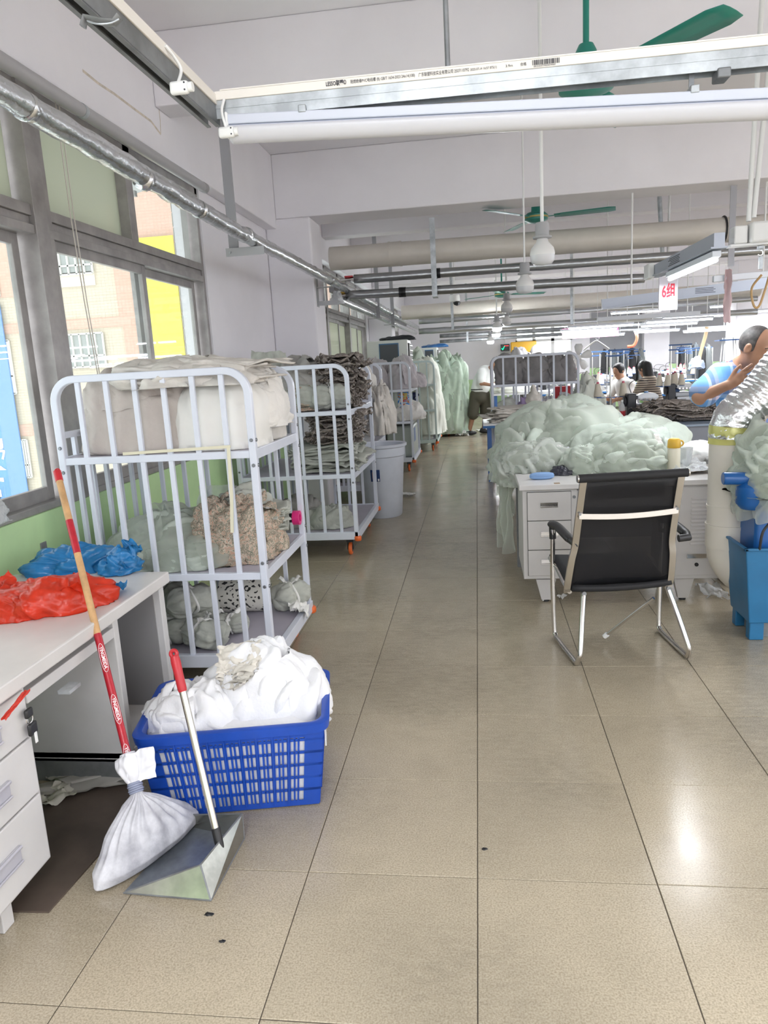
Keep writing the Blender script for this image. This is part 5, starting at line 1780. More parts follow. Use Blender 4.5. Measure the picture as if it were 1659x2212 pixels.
def seg(mb, y0_, y1_, z0_, z1_, x0_=0.0, x1_=Lh):
    P = []
    for x in (x0_, x1_):
        for y in (y0_, y1_):
            for z in (z0_, z1_):
                P.append(dirx * x + V(0, y, z))
    mb.add(P, [(0, 1, 3, 2), (4, 6, 7, 5), (0, 4, 5, 1), (2, 3, 7, 6), (0, 2, 6, 4), (1, 5, 7, 3)])
    return mb


bd_ = MB()
seg(bd_, -0.024, 0.024, -0.008, 0.016)
seg(bd_, -0.020, 0.020, -0.014, -0.008)
bd_.build('batten_body', mat('white_batten', (0.60, 0.63, 0.72), 0.35), nl, bevel=0.003, flat=True)
cv = MB()
aa = np.linspace(math.pi, 2 * math.pi, 13)
rr_ = [np.stack([np.full(13, 0), 0.030 * np.cos(aa), -0.014 + 0.034 * np.sin(aa)], -1) + dirx * x for x in (0.004, 0.012, Lh - 0.012, Lh - 0.004)]
cv.grid(np.array(rr_))
cv.build('diffuser', M_CLOUD, nl, angle=4, solid=0.002)
MB().box((0.001, 0, -0.010), (0.008, 0.058, 0.062)).build('end_cap', M_PVC_W, nl, bevel=0.006)
for x in (0.20, 1.15):
    p = dirx * x
    z_ = tz(la[0] + p[0]) - la[2]
    MB().box((p[0], 0.0, p[2] + 0.020), (0.020, 0.052, 0.018)).build('spring_clip', M_STEEL, nl, bevel=0.002)
    MB().bar((p[0], 0.01, p[2] + 0.016), (p[0], 0.01, z_ - 0.03), 0.012, 0.003).build('hanger_strip', M_STEEL_D, nl, flat=True)


def plug(label, pts, loc):
    t = thing('plug_lead', label, 'plug', loc)
    L0 = np.array(loc, float)
    MB().tube(smooth_path(np.array(pts) - L0, 8), 0.0035, 8).build('cable', M_PVC_W, t)
    MB().box((0, 0, 0), (0.042, 0.018, 0.026)).build('plug_body', M_PVC_W, t, bevel=0.006)
    m_ = MB()
    for dz in (-0.007, 0.007):
        for dxx in (0.014,):
            m_.cyl((dxx, -0.0088, dz), (dxx, -0.0095, dz), 0.002, n=8)
    m_.build('socket_holes', M_INK, t)
    MB().cyl((0.021, 0, 0), (0.030, 0, 0), 0.010, n=12).build('plug_collar', M_PVC_W, t)
    return t


e0 = PY(490, 286, YR - 0.03)
plug('white plug lead hanging at the end of the slanted lamp', [PY(484, 215, YR - 0.018), PY(479, 240, YR - 0.03), PY(486, 268, YR - 0.035), e0 + V(0, 0, 0.012)], e0)

# rail running back along the left
XL = -0.60
sr = thing('light_rail', 'dark weathered steel rail running along the left below the ceiling', 'rail', (XL, YR, 2.20))
lm = MB()
ya_, yb_ = -3.2, 0.012
lm.bx(-0.004, 0.0, ya_, yb_, 0.018, 0.061)
lm.bx(-0.034, -0.004, ya_, yb_, 0.057, 0.061)
lm.bx(-0.036, -0.032, ya_, yb_, 0.018, 0.061)
lm.bx(-0.012, 0.0, ya_, yb_, 0.016, 0.019)
lm.bx(-0.036, -0.026, ya_, yb_, 0.016, 0.019)
lm.build('steel_channel', M_STEEL_D, sr, flat=True)
MB().bx(-0.016, 0.004, ya_, 0.0, 0.0612, 0.086).build('trunking', M_TRUNK, sr, bevel=0.0015, flat=True)
for y_ in (-2.6, -0.9):
    MB().tube([(-0.018, y_, 0.05), (-0.018, y_, 1.6)], 0.0065, 8).build('hanger_rod', M_STEEL_D, sr)
a = PZ(215, 40, 2.195)
cl = thing('rail_clamp', 'bent steel spring clamp with wire under the left rail', 'clamp', a)
MB().tube([(-0.032, 0, -0.010), (-0.026, 0, 0.004), (0.0, 0.004, -0.003), (0.022, 0.008, -0.006), (0.032, 0.010, 0.004)], 0.004, 8, sx=2.5).build('clamp_strip', M_STEEL_D, cl)
MB().tube(smooth_path([(-0.02, -0.006, -0.004), (0.0, -0.009, -0.012), (0.02, -0.002, -0.010), (0.032, 0.006, -0.002)]), 0.0016, 6).build('wire', M_STEEL, cl)
e1 = PX(388, 190, -0.575)
plug('white plug lead dangling from the left rail', [PX(357, 98, -0.594), PX(376, 122, -0.585), PX(391, 150, -0.578), PX(385, 178, -0.575), e1 + V(0, 0, 0.012)], e1)

# foil wrapped pipes along the wall
fp1 = thing('foil_pipe', 'long foil-wrapped pipe running along the window wall at lintel height', 'pipe', (-1.45, 0, 2.50))
m_ = foil_tube(MB(), [(0, -2.5, 0.01), (0, 2.4, 0.015), (0, 4.8, -0.03), (0, 8.0, -0.02), (0, 14, -0.03), (0, 19.5, -0.03)], 0.046, 20, 0.05, 0.16, 2.0)
m_.build('pipe_wrap', M_FOIL, fp1, angle=4)
for y_ in (2.55, 3.45, 4.15, 5.0, 7.85):
    m_ = MB()
    foil_tube(m_, [(0, y_ - 0.02, 0.012 if y_ < 3 else -0.02), (0, y_ + 0.02, 0.012 if y_ < 3 else -0.02)], 0.049, 16, 0.02, 0.08, y_)
    m_.build('wrap_joint', M_FOIL, fp1, angle=4)
fp2 = thing('foil_pipe', 'lower foil-wrapped pipe starting at the column bracket', 'pipe', (-1.50, 8.45, 2.34))
foil_tube(MB(), [(0, 0, 0), (0, 6, 0.0), (0, 11, 0.0)], 0.045, 14, 0.10, 0.12, 5.0).build('pipe_wrap', M_FOIL, fp2, angle=4)
m_ = MB()
dome(m_, (0, 0, -0.06), (0.07, 0.06, 0.13), 3.3, (30, 18), 0.2, 0.4, 0.1)
m_.build('crumpled_end', film('clear_wrap', (0.8, 0.82, 0.85), 0.5, 0.12, crinkle=0.6), fp2, angle=4)
# grey conduit on the beam face
gp_ = thing('conduit_pipe', 'plain grey pipe fixed below the beam over the window', 'pipe', (-1.985, 0, 2.985))
MB().tube([(0, -3, 0), (0, 5.78, 0)], 0.034, 18).build('pipe', mat('grey_conduit', (0.42, 0.41, 0.42), 0.4), gp_)
MB().tube([(0, 5.74, 0), (0, 5.80, 0)], 0.037, 18).build('end_cap', mat('grey_conduit_cap', (0.36, 0.35, 0.36), 0.4), gp_)
MB().tube([(0, 3.98, 0), (0, 4.01, 0)], 0.037, 18).build('pipe_strap', M_STEEL, gp_)
# hanger post with angle bracket
hp_ = PY(503, 508, 5.16)
po = thing('pipe_hanger', 'flat grey steel hanger with angle bracket carrying the foil pipe', 'hanger', (hp_[0], 5.16, 2.425))
MB().bx(-0.034, 0.034, -0.004, 0.004, 0.0, 0.926).build('hanger_strap', mat('grey_steel_strap', (0.36, 0.36, 0.38), 0.45, metal=0.4), po, flat=True)
m_ = MB()
m_.bx(-0.05, 0.22, -0.03, 0.03, -0.008, 0.0)
m_.bx(-0.05, 0.22, -0.034, -0.03, -0.055, 0.0)
m_.build('angle_bracket', mat('grey_angle_iron', (0.40, 0.40, 0.41), 0.45, metal=0.4), po, flat=True)
MB().cyl((-0.02, -0.034, -0.03), (-0.02, -0.045, -0.03), 0.008, n=6).build('bolt', M_STEEL, po)
cbk = thing('column_bracket', 'grey steel bracket on the column holding two foil pipes', 'bracket', (-1.66, 8.16, 2.30))
m_ = MB()
m_.bx(0, 0.006, -0.05, 0.05, -0.06, 0.24)
m_.bx(0, 0.23, -0.03, 0.03, 0.14, 0.148)
m_.bx(0, 0.23, -0.03, 0.03, -0.01, -0.002)
m_.bx(0, 0.23, -0.034, -0.030, -0.05, -0.002)
m_.build('bracket_arms', MATS['grey_angle_iron'], cbk, flat=True)
for y_ in (11.4, 13.4):
    m_ = thing('pipe_hanger', 'grey flat steel hanger at %s window for the foil pipes' % ('the second' if y_ < 12 else 'the far end of the second'), 'hanger', (-1.42, y_, 2.28))
    MB().bx(-0.03, 0.03, -0.006, 0.006, 0.0, 1.52).build('hanger_strap', MATS['grey_steel_strap'], m_, flat=True)
    MB().bx(-0.16, 0.06, -0.03, 0.03, -0.008, 0.0).build('angle_bracket', MATS['grey_angle_iron'], m_, flat=True)
# thick loose pipes left over from the window: dark steel run beside the foil pipe
dk_ = thing('steel_pipe', 'grey steel channel running beside the foil pipe past the column', 'pipe', (-1.60, 8.7, 2.47))
MB().bx(-0.03, 0.03, 0, 9, -0.03, 0.03).build('channel', MATS['grey_steel_strap'], dk_, flat=True)


# cross ducts and pipes
def cross_pipe(name, label, p0, p1, r, m_, foil=True, seed=1.0):
    t = thing(name, label, 'pipe' if 'pipe' in name else 'duct', p0)
    b = MB()
    if foil:
        foil_tube(b, [np.zeros(3), p1 - p0], r, 14, 0.12, 0.07, seed)
    else:
        b.tube([np.zeros(3), p1 - p0], r, 28)
    b.build('pipe', m_, t, angle=4 if foil else 0.7)
    return t


YD = 9.05
d0, d1 = V(-1.655, YD, PY(760, 556, YD)[2]), V(9.5, YD, PY(760, 556, YD)[2] - 0.03)
du = cross_pipe('pvc_duct', 'large cream PVC duct crossing the room behind the first beam', d0, d1, 0.135, M_PVC, False)
for px in (842, 866):
    x = PY(px, 555, YD)[0] - d0[0]
    MB().tube([(x - 0.012, 0, 0), (x + 0.012, 0, 0)], 0.143, 28).build('coupling_ring', M_PVC, du)
x0_, x1_ = PY(842, 555, YD)[0] - d0[0], PY(866, 555, YD)[0] - d0[0]
MB().tube([(x0_, 0, 0), (x1_, 0, 0)], 0.139, 28).build('coupling', M_PVC, du)
x = PY(1562, 500, YD)[0] - d0[0]
MB().tube(arc((x, 0, -0.01), 0.14, 0, 2 * math.pi, 28, (0, 1, 0), (0, 0, 1)), 0.012, 8, closed=True).build('duct_strap', M_BLACK, du)
YP = 8.9
for k, (a, b_, lb) in enumerate((((765, 603), (1480, 552), 'upper foil-wrapped pipe crossing below the cream duct'), ((748, 638), (1392, 601), 'lower foil-wrapped pipe crossing below the cream duct'))):
    p0, p1 = PY(*a, YP), PY(*b_, YP)
    if k == 0:
        p1 = p0 + (p1 - p0) * 2.2
    t = cross_pipe('foil_pipe', lb, p0, p1, 0.052, mat('dull_foil', (0.42, 0.43, 0.44), 0.28, metal=0.95, bump=0.3, bscale=20), True, 3 + k)
    MB().tube([(-0.17, 0, 0), (-0.05, 0, 0), (0.0, 0, 0)], [0.02, 0.022, 0.03], 12).build('valve', M_CHROME, t)
    MB().box((-0.06, -0.02, 0.03), (0.10, 0.03, 0.02)).build('valve_lever', M_RED if k == 0 else mat('brass', (0.5, 0.33, 0.08), 0.35, metal=1), t, bevel=0.004)
    for px in ((942, 870, 1320)[k:k + 1] + ((866,) if k else (946,))):
        x = PY(px, 600, YP)[0] - p0[0]
        if 0 < x < np.linalg.norm(p1 - p0):
            q_ = (p1 - p0) / np.linalg.norm(p1 - p0)
            MB().tube([q_ * (x - 0.03), q_ * (x + 0.03)], 0.057, 12).build('pipe_tape', M_BLACK, t)
hx = PY(936, 560, YP - 0.17)
hg = thing('pipe_hanger', 'flat galvanised hanger dropping from the first beam to both cross pipes', 'hanger', (hx[0], YP - 0.17, 0))
zb2 = PY(936, 640, YP - 0.17)[2]
MB().bx(-0.03, 0.03, -0.004, 0.004, zb2, 3.17).build('hanger_strap', M_STEEL, hg, flat=True)
m_ = MB()
m_.bx(-0.03, 0.03, 0, 0.24, zb2 - 0.005, zb2)
m_.bx(-0.03, 0.03, 0, 0.24, zb2 + 0.215, zb2 + 0.22)
m_.build('hanger_arm', M_STEEL, hg, flat=True)
for k, (px0, px1, lb) in enumerate(((1424, 1433, 'grey rod hanger behind the duct near the numbered sign'), (1447, 1441, 'thin pale rod hanger behind the duct near the numbered sign'))):
    a, b_ = PY(px0, 415, 9.4), PY(px1, 590, 9.4)
    MB()
    o_ = MB().tube([a + (a - b_) * 0.6, b_], 0.025 if k == 0 else 0.014, 10).build('hanger_rod', M_STEEL if k == 0 else M_PVC_W)
    tag(o_, lb, 'rod')
a, b_ = PY(1585, 400, 8.3), PY(1585, 575, 8.3)
t = thing('pipe_hanger', 'dark grey flat hanger in front of the duct on the right', 'hanger', (a[0], 8.3, b_[2]))
MB().bx(-0.03, 0.03, -0.005, 0.005, 0, 3.17 - b_[2]).build('hanger_strap', MATS['grey_steel_strap'], t, flat=True)
# further sets of ducts and pipes
far = [(14.75, (868, 676), (1285, 648), 0.135, 1, 'second cream duct deeper in the room'), (14.6, (905, 695), (1300, 668), 0.05, 0, 'silver pipe under the second cream duct'), (14.6, (905, 716), (1300, 693), 0.055, 0, 'lower silver pipe under the second cream duct'),
       (19.5, (950, 726), (1200, 712), 0.05, 0, 'upper dark pipe near the far wall'), (19.5, (950, 738), (1200, 723), 0.04, 0, 'lower dark pipe near the far wall')]
for k, (Y_, a, b_, r_, isd, lb) in enumerate(far):
    p0, p1 = PY(*a, Y_), PY(*b_, Y_)
    p1 = p0 + (p1 - p0) * 1.8
    cross_pipe('pvc_duct' if isd else 'foil_pipe', lb, p0, p1, r_, M_PVC if isd else (MATS['dull_foil'] if k < 3 else M_STEEL_D), not isd, 5 + k)
for k, (px, pya, pyb, Y_) in enumerate(((978, 650, 712, 14.4), (1010, 690, 740, 19.3), (1235, 650, 700, 14.4))):
    a, b_ = PY(px, pya, Y_), PY(px, pyb, Y_)
    tag(MB().bar(b_, V(b_[0], b_[1], 3.795), 0.05, 0.01).build('pipe_hanger', M_STEEL, flat=True), ['flat hanger on the second set of pipes near the aisle', 'small hanger on the pipes by the far wall', 'flat hanger on the second set of pipes over the cage rack'][k], 'hanger')


# ---- ceiling fans
def fan(label, hub, r, a0, top=3.8, tilt=0.0):
    t = thing('ceiling_fan', label, 'fan', hub)
    MB().tube([(0, 0, 0.05), (0, 0, top - hub[2])], 0.015, 12).build('down_rod', M_GREENMETAL, t)
    MB().lathe([(0.0, -0.06), (0.07, -0.055), (0.13, -0.03), (0.135, 0.02), (0.10, 0.05), (0.055, 0.06), (0.05, 0.14), (0.035, 0.17), (0.0, 0.17)], 28).build('motor_housing', M_GREENMETAL, t)
    MB().lathe([(0.131, -0.012), (0.137, -0.006), (0.137, 0.006), (0.131, 0.012)], 28).build('trim_ring', mat('gold_trim', (0.55, 0.45, 0.18), 0.35, metal=0.8), t)
    for k in range(3):
        a = math.radians(a0 + 120 * k)
        m_ = MB()
        n = 10
        rs = np.linspace(0.20, r, n)
        wd = np.interp(rs, [0.2, 0.3, r * 0.92, r], [0.05, 0.065, 0.078, 0.06])
        P = []
        for s_ in (-1, -0.33, 0.33, 1):
            P.append(np.stack([rs, s_ * wd, s_ * wd * -0.16 + 0.005 * (1 - s_ * s_) - 0.0 * rs], -1))
        m_.grid(np.array(P) @ rotz(a).T)
        b = m_.build('blade', M_GREENMETAL, t, angle=4, solid=0.003)
        MB().bar(rotz(a) @ V(0.09, 0, 0), rotz(a) @ V(0.27, 0, 0.002), 0.035, 0.006).build('blade_arm', M_GREENMETAL, b, flat=True)
    return t


fan('green ceiling fan hanging behind the printed trunking', PY(1266, 180, 4.0), 0.80, -54)
fan('green ceiling fan behind the first beam above the cream duct', PY(1158, 470, 8.95), 0.86, -11)
fan('small-looking green ceiling fan deep over the aisle', PY(1084, 636, 14.0), 0.85, 20)


# ---- bulb pendants
def pendant(label, px, py_top, Y_, lit, wpx, top=3.8, rodr=0.011):
    b = PY(px, py_top, Y_)
    s_ = wpx * Y_ / F_PX / 2
    t = thing('pendant_bulb', label, 'light', b, 0, 'bulb pendants over the aisle')
    MB().tube([(0, 0, 0.0), (0, 0, top - b[2])], rodr, 12).build('conduit_rod', M_PVC_W, t)
    MB().lathe([(0.0, 0.02), (s_ * 0.5, 0.02), (s_ * 0.55, 0.0), (s_ * 0.55, -s_ * 0.75), (s_ * 0.75, -s_ * 0.8), (s_ * 0.75, -s_ * 0.95), (s_ * 0.45, -s_ * 1.0), (0, -s_ * 1.0)], 22).build('lamp_holder', mat('grey_lamp_holder', (0.36, 0.36, 0.37), 0.45), t)
    MB().lathe([(0.0, -s_ * 0.95), (s_ * 0.42, -s_ * 1.0), (s_ * 0.50, -s_ * 1.25), (s_ * 0.9, -s_ * 1.7), (s_ * 1.0, -s_ * 2.1), (s_ * 0.98, -s_ * 2.25)], 28).build('bulb_body', mat('white_bulb', (0.76, 0.75, 0.74), 0.35), t)
    MB().lathe([(s_ * 0.98, -s_ * 2.25), (s_ * 0.93, -s_ * 2.7), (s_ * 0.7, -s_ * 2.95), (0.0, -s_ * 3.05)], 28).build('bulb_lens', mat('lit_bulb', (1, 1, 1), 0.5, emit=(0.88, 0.94, 1.0), estr=22) if lit else mat('frosted_bulb_lens', (0.66, 0.66, 0.68), 0.2), t)
    if lit:
        l = bpy.data.lights.new('bulb_glow', 'POINT')
        l.energy, l.shadow_soft_size, l.color = 40, s_, (0.93, 0.97, 1.0)
        o = bpy.data.objects.new('bulb_glow', l)
        COL.objects.link(o)
        o.parent = t
        o.location = (0, 0, -s_ * 3.4)
    return t


pendant('largest unlit bulb pendant on a white rod, in front of the duct', 1171, 488, 5.0, False, 50)
pendant('second unlit bulb pendant, lower and left of the largest', 1133, 573, 7.0, False, 37, rodr=0.008)
pendant('third unlit bulb pendant over the aisle, below the second foil pipe', 1094, 637, 10.4, False, 24)
pendant('fourth unlit bulb pendant over the aisle, just under the third', 1094, 672, 13.0, False, 19)
pendant('nearest glowing bulb pendant over the aisle', 1073, 684, 14.0, True, 20)
pendant('middle glowing bulb pendant over the aisle', 1071, 700, 16.5, True, 18)
pendant('lowest glowing bulb pendant, farthest down the aisle', 1059, 719, 19.0, True, 15)
# small camera dome on the far pipe
cmx = PY(982, 648, 14.0)
cm = thing('dome_camera', 'small white dome camera with black lens under the ceiling', 'camera', cmx)
MB().lathe([(0.0, 0.09), (0.09, 0.09), (0.10, 0.0), (0.09, -0.03), (0, -0.06)], 20).build('camera_body', M_PVC_W, cm)
MB().lathe([(0.05, -0.03), (0.07, -0.05), (0.05, -0.09), (0, -0.11)], 16, (0.04, -0.03, 0)).build('lens', M_BLACK, cm)
MB().tube([(0, 0, 0.08), (0, 0, 3.8 - cmx[2])], 0.012, 8).build('drop_rod', M_PVC_W, cm)

# ---- right: numbered sign, lit lamp, rails, junction boxes
XR = 1.44
l6a, l6b = V(XR, 4.62, 2.075), V(XR, 5.72, 2.075)
M_RAILG = mat('grey_blue_rail', (0.42, 0.45, 0.52), 0.4, metal=0.3)
rl = thing('light_rail', 'grey rail with the lit lamp and red numbered sign', 'rail', (XR, 4.62, 2.13))
rm = MB()
rm.bx(-0.03, 0.03, 0, 1.58, 0.0, 0.085)
rm.build('rail_body', M_RAILG, rl, flat=True)
rm = MB()
rm.bx(-0.045, -0.03, 0, 1.58, 0.0, 0.01)
rm.bx(0.03, 0.045, 0, 1.58, 0.0, 0.01)
rm.build('rail_lip', M_RAILG, rl, flat=True)
MB().bx(-0.075, -0.03, 1.44, 1.61, -0.01, 0.10).build('end_box', M_PVC_W, rl, bevel=0.008)
for k in range(5):
    MB().bx(-0.0315, -0.0300, 0.73 + 0.02 * (k % 2), 1.03 - 0.03 * (k % 3), 0.022 + 0.011 * k, 0.026 + 0.011 * k).build('print_line', M_INK, rl, flat=True)
sg = thing('number_sign', 'white hanging sign with red characters under the rail', 'sign', (XR + 0.05, 5.90, 1.865), 0.2)
MB().bx(-0.09, 0.05, -0.006, 0.006, 0.0, 0.24).build('sign_board', mat('sign_acrylic', (0.60, 0.56, 0.60), 0.35), sg, flat=True)
MB().bx(0.046, 0.052, -0.008, 0.008, 0.0, 0.24).build('sign_edge', M_CLOUD, sg, flat=True)
text('lettering', '6组', 0.115, mat('sign_red', (0.65, 0.03, 0.06), 0.5), (-0.018, -0.0075, 0.13), (math.radians(90), 0, 0), sg, 0.0005, sx=0.62, align='CENTER', bold=0.003)
MB().tube([(-0.02, 0, 0.23), (-0.02, 0, 0.27)], 0.003, 6).build('sign_hook', M_STEEL, sg)
# ------------------------------------------------------------------ right foreground: steel desk, mesh chair, suction unit
M_DGREY = mat('light_grey_steel_desk', (0.60, 0.58, 0.57), 0.38, var=0.04, vscale=4)
M_DGREY2 = mat('grey_desk_top', (0.66, 0.64, 0.63), 0.35, var=0.05, vscale=4)
dk = thing('steel_desk', 'light grey steel office desk behind the mesh chair', 'desk', (0.285, 4.62, 0))
DW = 1.27
MB().bx(0, DW, 0, 0.66, 0.757, 0.79).build('desk_top', M_DGREY2, dk, bevel=0.004, flat=True)
pd = MB()
pd.bx(0.022, 0.36, 0.04, 0.62, 0.165, 0.756)
pdo = pd.build('drawer_pedestal', M_DGREY, dk, bevel=0.003, flat=True)
for (za, zb_) in ((0.555, 0.737), (0.363, 0.550), (0.190, 0.358)):
    d_ = MB().bx(0.052, 0.322, 0.028, 0.041, za, zb_).build('drawer', M_DGREY, pdo, bevel=0.002, flat=True)
    MB().bx(0.049, 0.325, 0.0395, 0.0405, za - 0.003, zb_ + 0.003).build('drawer_gap', M_ALU_D, pdo, flat=True)
    zc = (za + zb_) / 2 + 0.01
    h = MB()
    h.bx(0.132, 0.242, 0.022, 0.029, zc + 0.008, zc + 0.016)
    h.bx(0.132, 0.242, 0.022, 0.029, zc - 0.016, zc - 0.010)
    h.bx(0.132, 0.242, 0.0265, 0.029, zc - 0.012, zc + 0.010)
    h.build('drawer_pull', M_CHROME, pdo, bevel=0.002, flat=True)
MB().cyl((0.343, 0.042, 0.70), (0.343, 0.034, 0.70), 0.010, n=16).build('lock', M_STEEL_D, pdo)
cbn = MB().bx(0.945, 1.25, 0.04, 0.62, 0.15, 0.756).build('cupboard', M_DGREY, dk, bevel=0.003, flat=True)
MB().bx(0.962, 1.238, 0.032, 0.041, 0.175, 0.74).build('cupboard_door', M_DGREY, cbn, bevel=0.002, flat=True)
for k in range(13):
    z_ = 0.375 + k * 0.024
    sl = MB()
    sl.add([(1.05, 0.032, z_), (1.165, 0.032, z_), (1.165, 0.024, z_ + 0.002), (1.05, 0.024, z_ + 0.002), (1.05, 0.032, z_ + 0.012), (1.165, 0.032, z_ + 0.012)], [(0, 1, 2, 3), (3, 2, 5, 4), (0, 3, 4), (1, 5, 2)])
    sl.build('louver', M_DGREY, cbn, flat=True)
MB().bx(1.03, 1.15, 0.027, 0.032, 0.285, 0.315).build('door_pull', M_CHROME, cbn, bevel=0.002, flat=True)
MB().cyl((1.09, 0.032, 0.245), (1.09, 0.024, 0.245), 0.012).build('lock', M_BLACK, cbn)
MB().bx(0.36, 0.945, 0.58, 0.60, 0.30, 0.756).build('modesty_panel', M_DGREY, dk, flat=True)
MB().bx(0.36, 0.945, 0.06, 0.075, 0.62, 0.74).build('centre_drawer', M_DGREY, dk, bevel=0.003, flat=True)
for x_ in (0.10, 0.96):
    for y_ in (0.06, 0.52):
        lg = MB()
        lg.add([(x_, y_, 0.155), (x_ + 0.13, y_, 0.155), (x_ + 0.13, y_ + 0.06, 0.155), (x_, y_ + 0.06, 0.155), (x_ + 0.035, y_ + 0.01, 0.012), (x_ + 0.095, y_ + 0.01, 0.012), (x_ + 0.095, y_ + 0.05, 0.012), (x_ + 0.035, y_ + 0.05, 0.012)], [(0, 1, 2, 3), (7, 6, 5, 4), (0, 4, 5, 1), (1, 5, 6, 2), (2, 6, 7, 3), (3, 7, 4, 0)])
        lo = lg.build('leg', M_DGREY, dk, bevel=0.003, flat=True)
        MB().lathe([(0.0, 0.0), (0.022, 0.0), (0.022, 0.012), (0, 0.012)], 14, (x_ + 0.065, y_ + 0.03, 0)).build('foot_pad', M_BLACK, lo)
tag(MB().bx(-0.018, 0.018, -0.018, 0.018, 0, 0.0015).build('brown_sticker', mat('brown_card', (0.30, 0.20, 0.12), 0.7), flat=True, loc=PZ(1203, 1044, 0.7905)), 'small brown sticker on the steel desk top', 'sticker')
for k, (px, py) in enumerate(((1182, 1296), (1215, 1292), (1540, 1280))):
    one('paper_scrap', ['white paper scrap by the steel desk leg', 'torn scrap on the floor under the drawers', 'crumpled clear wrapper under the cupboard'][k], 'scrap', PZ(px, py, 0.004), lambda b, k=k: sheet(b, (0, 0, 0.008), (0.06, 0.04) if k < 2 else (0.28, 0.14), k + 1.5, rotz(k * 0.8), 0.016 if k < 2 else 0.05, (12, 10), 3, 0.2), M_TIE if k < 2 else M_CLEAR)

# ---- chair
M_MESH = film('black_mesh_fabric', (0.012, 0.012, 0.015), 0.60, 0.6)
M_MESHS = mat('black_mesh_seat', (0.010, 0.010, 0.012), 0.7)
ch = thing('mesh_chair', 'black mesh office chair on a chrome sled frame', 'chair', (0.80, 3.655, 0), 0.15)
cxo = -0.045
for s_ in (-1, 1):
    X = lambda a: s_ * a + cxo * 0.0
    # sled loop: arm front -> floor -> back -> up under the seat
    path = [(X(0.305), 0.43, 0.64), (X(0.305), 0.445, 0.35), (X(0.300), 0.44, 0.07)] + [(X(0.298), 0.425, 0.025), (X(0.297), 0.38, 0.014)] + [(X(0.290), 0.08, 0.014), (X(0.288), 0.03, 0.022), (X(0.283), 0.004, 0.06), (X(0.275), 0.008, 0.10)] + [(X(0.245), 0.08, 0.25), (X(0.215), 0.15, 0.385)]
    MB().tube(smooth_path(path, 5), 0.0135, 14).build('leg', M_CHROME, ch)
    MB().lathe([(0, -0.016), (0.012, -0.016), (0.012, 0.016), (0, 0.016)], 12, (X(0.222), 0.135, 0.36), rotx(math.pi / 2)).build('bolt', M_STEEL_D, ch)
    # flat chrome upright of the back
    up = [(X(0.265) + cxo, 0.13, 0.37), (X(0.268) + cxo, 0.105, 0.42), (X(0.258) + cxo, 0.065, 0.56), (X(0.245) + cxo, 0.045, 0.645), (X(0.240) + cxo, -0.01, 0.82), (X(0.236) + cxo, -0.07, 0.995)]
    ub = MB()
    up = smooth_path(up, 5)
    ub.tube(up, 0.0245, 4, a0=math.pi / 4, up0=(1, 0, 0), sx=0.36)
    ub.build('back_upright', M_CHROME, ch, bevel=0.002)
    for z_, y_ in ((0.815, -0.022), (0.795, -0.016)):
        MB().lathe([(0, -0.004), (0.006, -0.004), (0.007, 0)], 10, (X(0.24) + cxo, y_ - 0.004, z_), rotx(-math.pi / 2 * -1)).build('screw', M_STEEL_D, ch)
    MB().tube(smooth_path([(X(0.305), 0.45, 0.665), (X(0.302), 0.36, 0.675), (X(0.30), 0.22, 0.667), (X(0.295), 0.10, 0.655)], 5), [0.020] * 15 + [0.017], 12, sx=1.3).build('arm_pad', M_BLACK, ch)
    MB().tube([(X(0.295), 0.10, 0.655), (X(0.285), 0.05, 0.648), (X(0.262) + cxo * 0.6, 0.05, 0.645)], 0.019, 12).build('arm_joint', M_BLACK, ch)
    MB().tube([(X(0.305), 0.435, 0.585), (X(0.305), 0.44, 0.66)], 0.019, 10).build('arm_socket', M_BLACK, ch)
MB().tube([(cxo - 0.262, -0.075, 1.0), (cxo + 0.262, -0.075, 1.0)], 0.021, 16).build('head_roll', M_MESHS, ch)
MB().tube([(cxo - 0.268, -0.075, 1.0), (cxo - 0.262, -0.075, 1.0)], 0.019, 16).build('roll_cap', M_CHROME, ch)
MB().tube([(cxo + 0.262, -0.075, 1.0), (cxo + 0.268, -0.075, 1.0)], 0.019, 16).build('roll_cap', M_CHROME, ch)
xb_ = np.linspace(-0.245, 0.245, 15)
MB().tube(np.stack([xb_ + cxo, -0.02 - 0.0 * xb_, 0.805 - 0.012 * np.cos(xb_ / 0.245 * math.pi / 2)], -1), 0.021, 4, a0=math.pi / 4, up0=(0, 0, 1), sx=0.4).build('back_crossbar', M_CHROME, ch, bevel=0.002)
# mesh back panel, slightly dished, running into the seat
tz_ = np.array([[0.115, 0.395], [0.09, 0.45], [0.065, 0.56], [0.048, 0.645], [0.02, 0.74], [-0.01, 0.83], [-0.04, 0.92], [-0.072, 0.995]])
P = []
for k, (y_, z_) in enumerate(tz_):
    hwid = np.interp(z_, [0.37, 0.45, 0.645, 1.0], [0.258, 0.258, 0.240, 0.232])
    xs_ = np.linspace(-1, 1, 15)
    P.append(np.stack([xs_ * hwid + cxo, y_ + 0.03 * (1 - xs_ ** 2) + 0.006, np.full(15, z_)], -1))
bm = MB()
bm.grid(np.array(P))
bm.build('mesh_back', M_MESH, ch, angle=4, solid=0.003)
MB().bx(cxo - 0.19, cxo + 0.19, 0.012, 0.020, 0.875, 0.945).build('back_band', M_MESHS, ch, flat=True)
P = []
for y_, z_ in ((0.10, 0.405), (0.14, 0.385), (0.25, 0.395), (0.40, 0.43), (0.52, 0.455), (0.57, 0.445), (0.585, 0.42)):
    xs_ = np.linspace(-1, 1, 13)
    P.append(np.stack([xs_ * 0.258 + cxo * 0.7, np.full(13, y_), z_ - 0.012 * (1 - xs_ ** 2)], -1))
sm_ = MB()
sm_.grid(np.array(P))
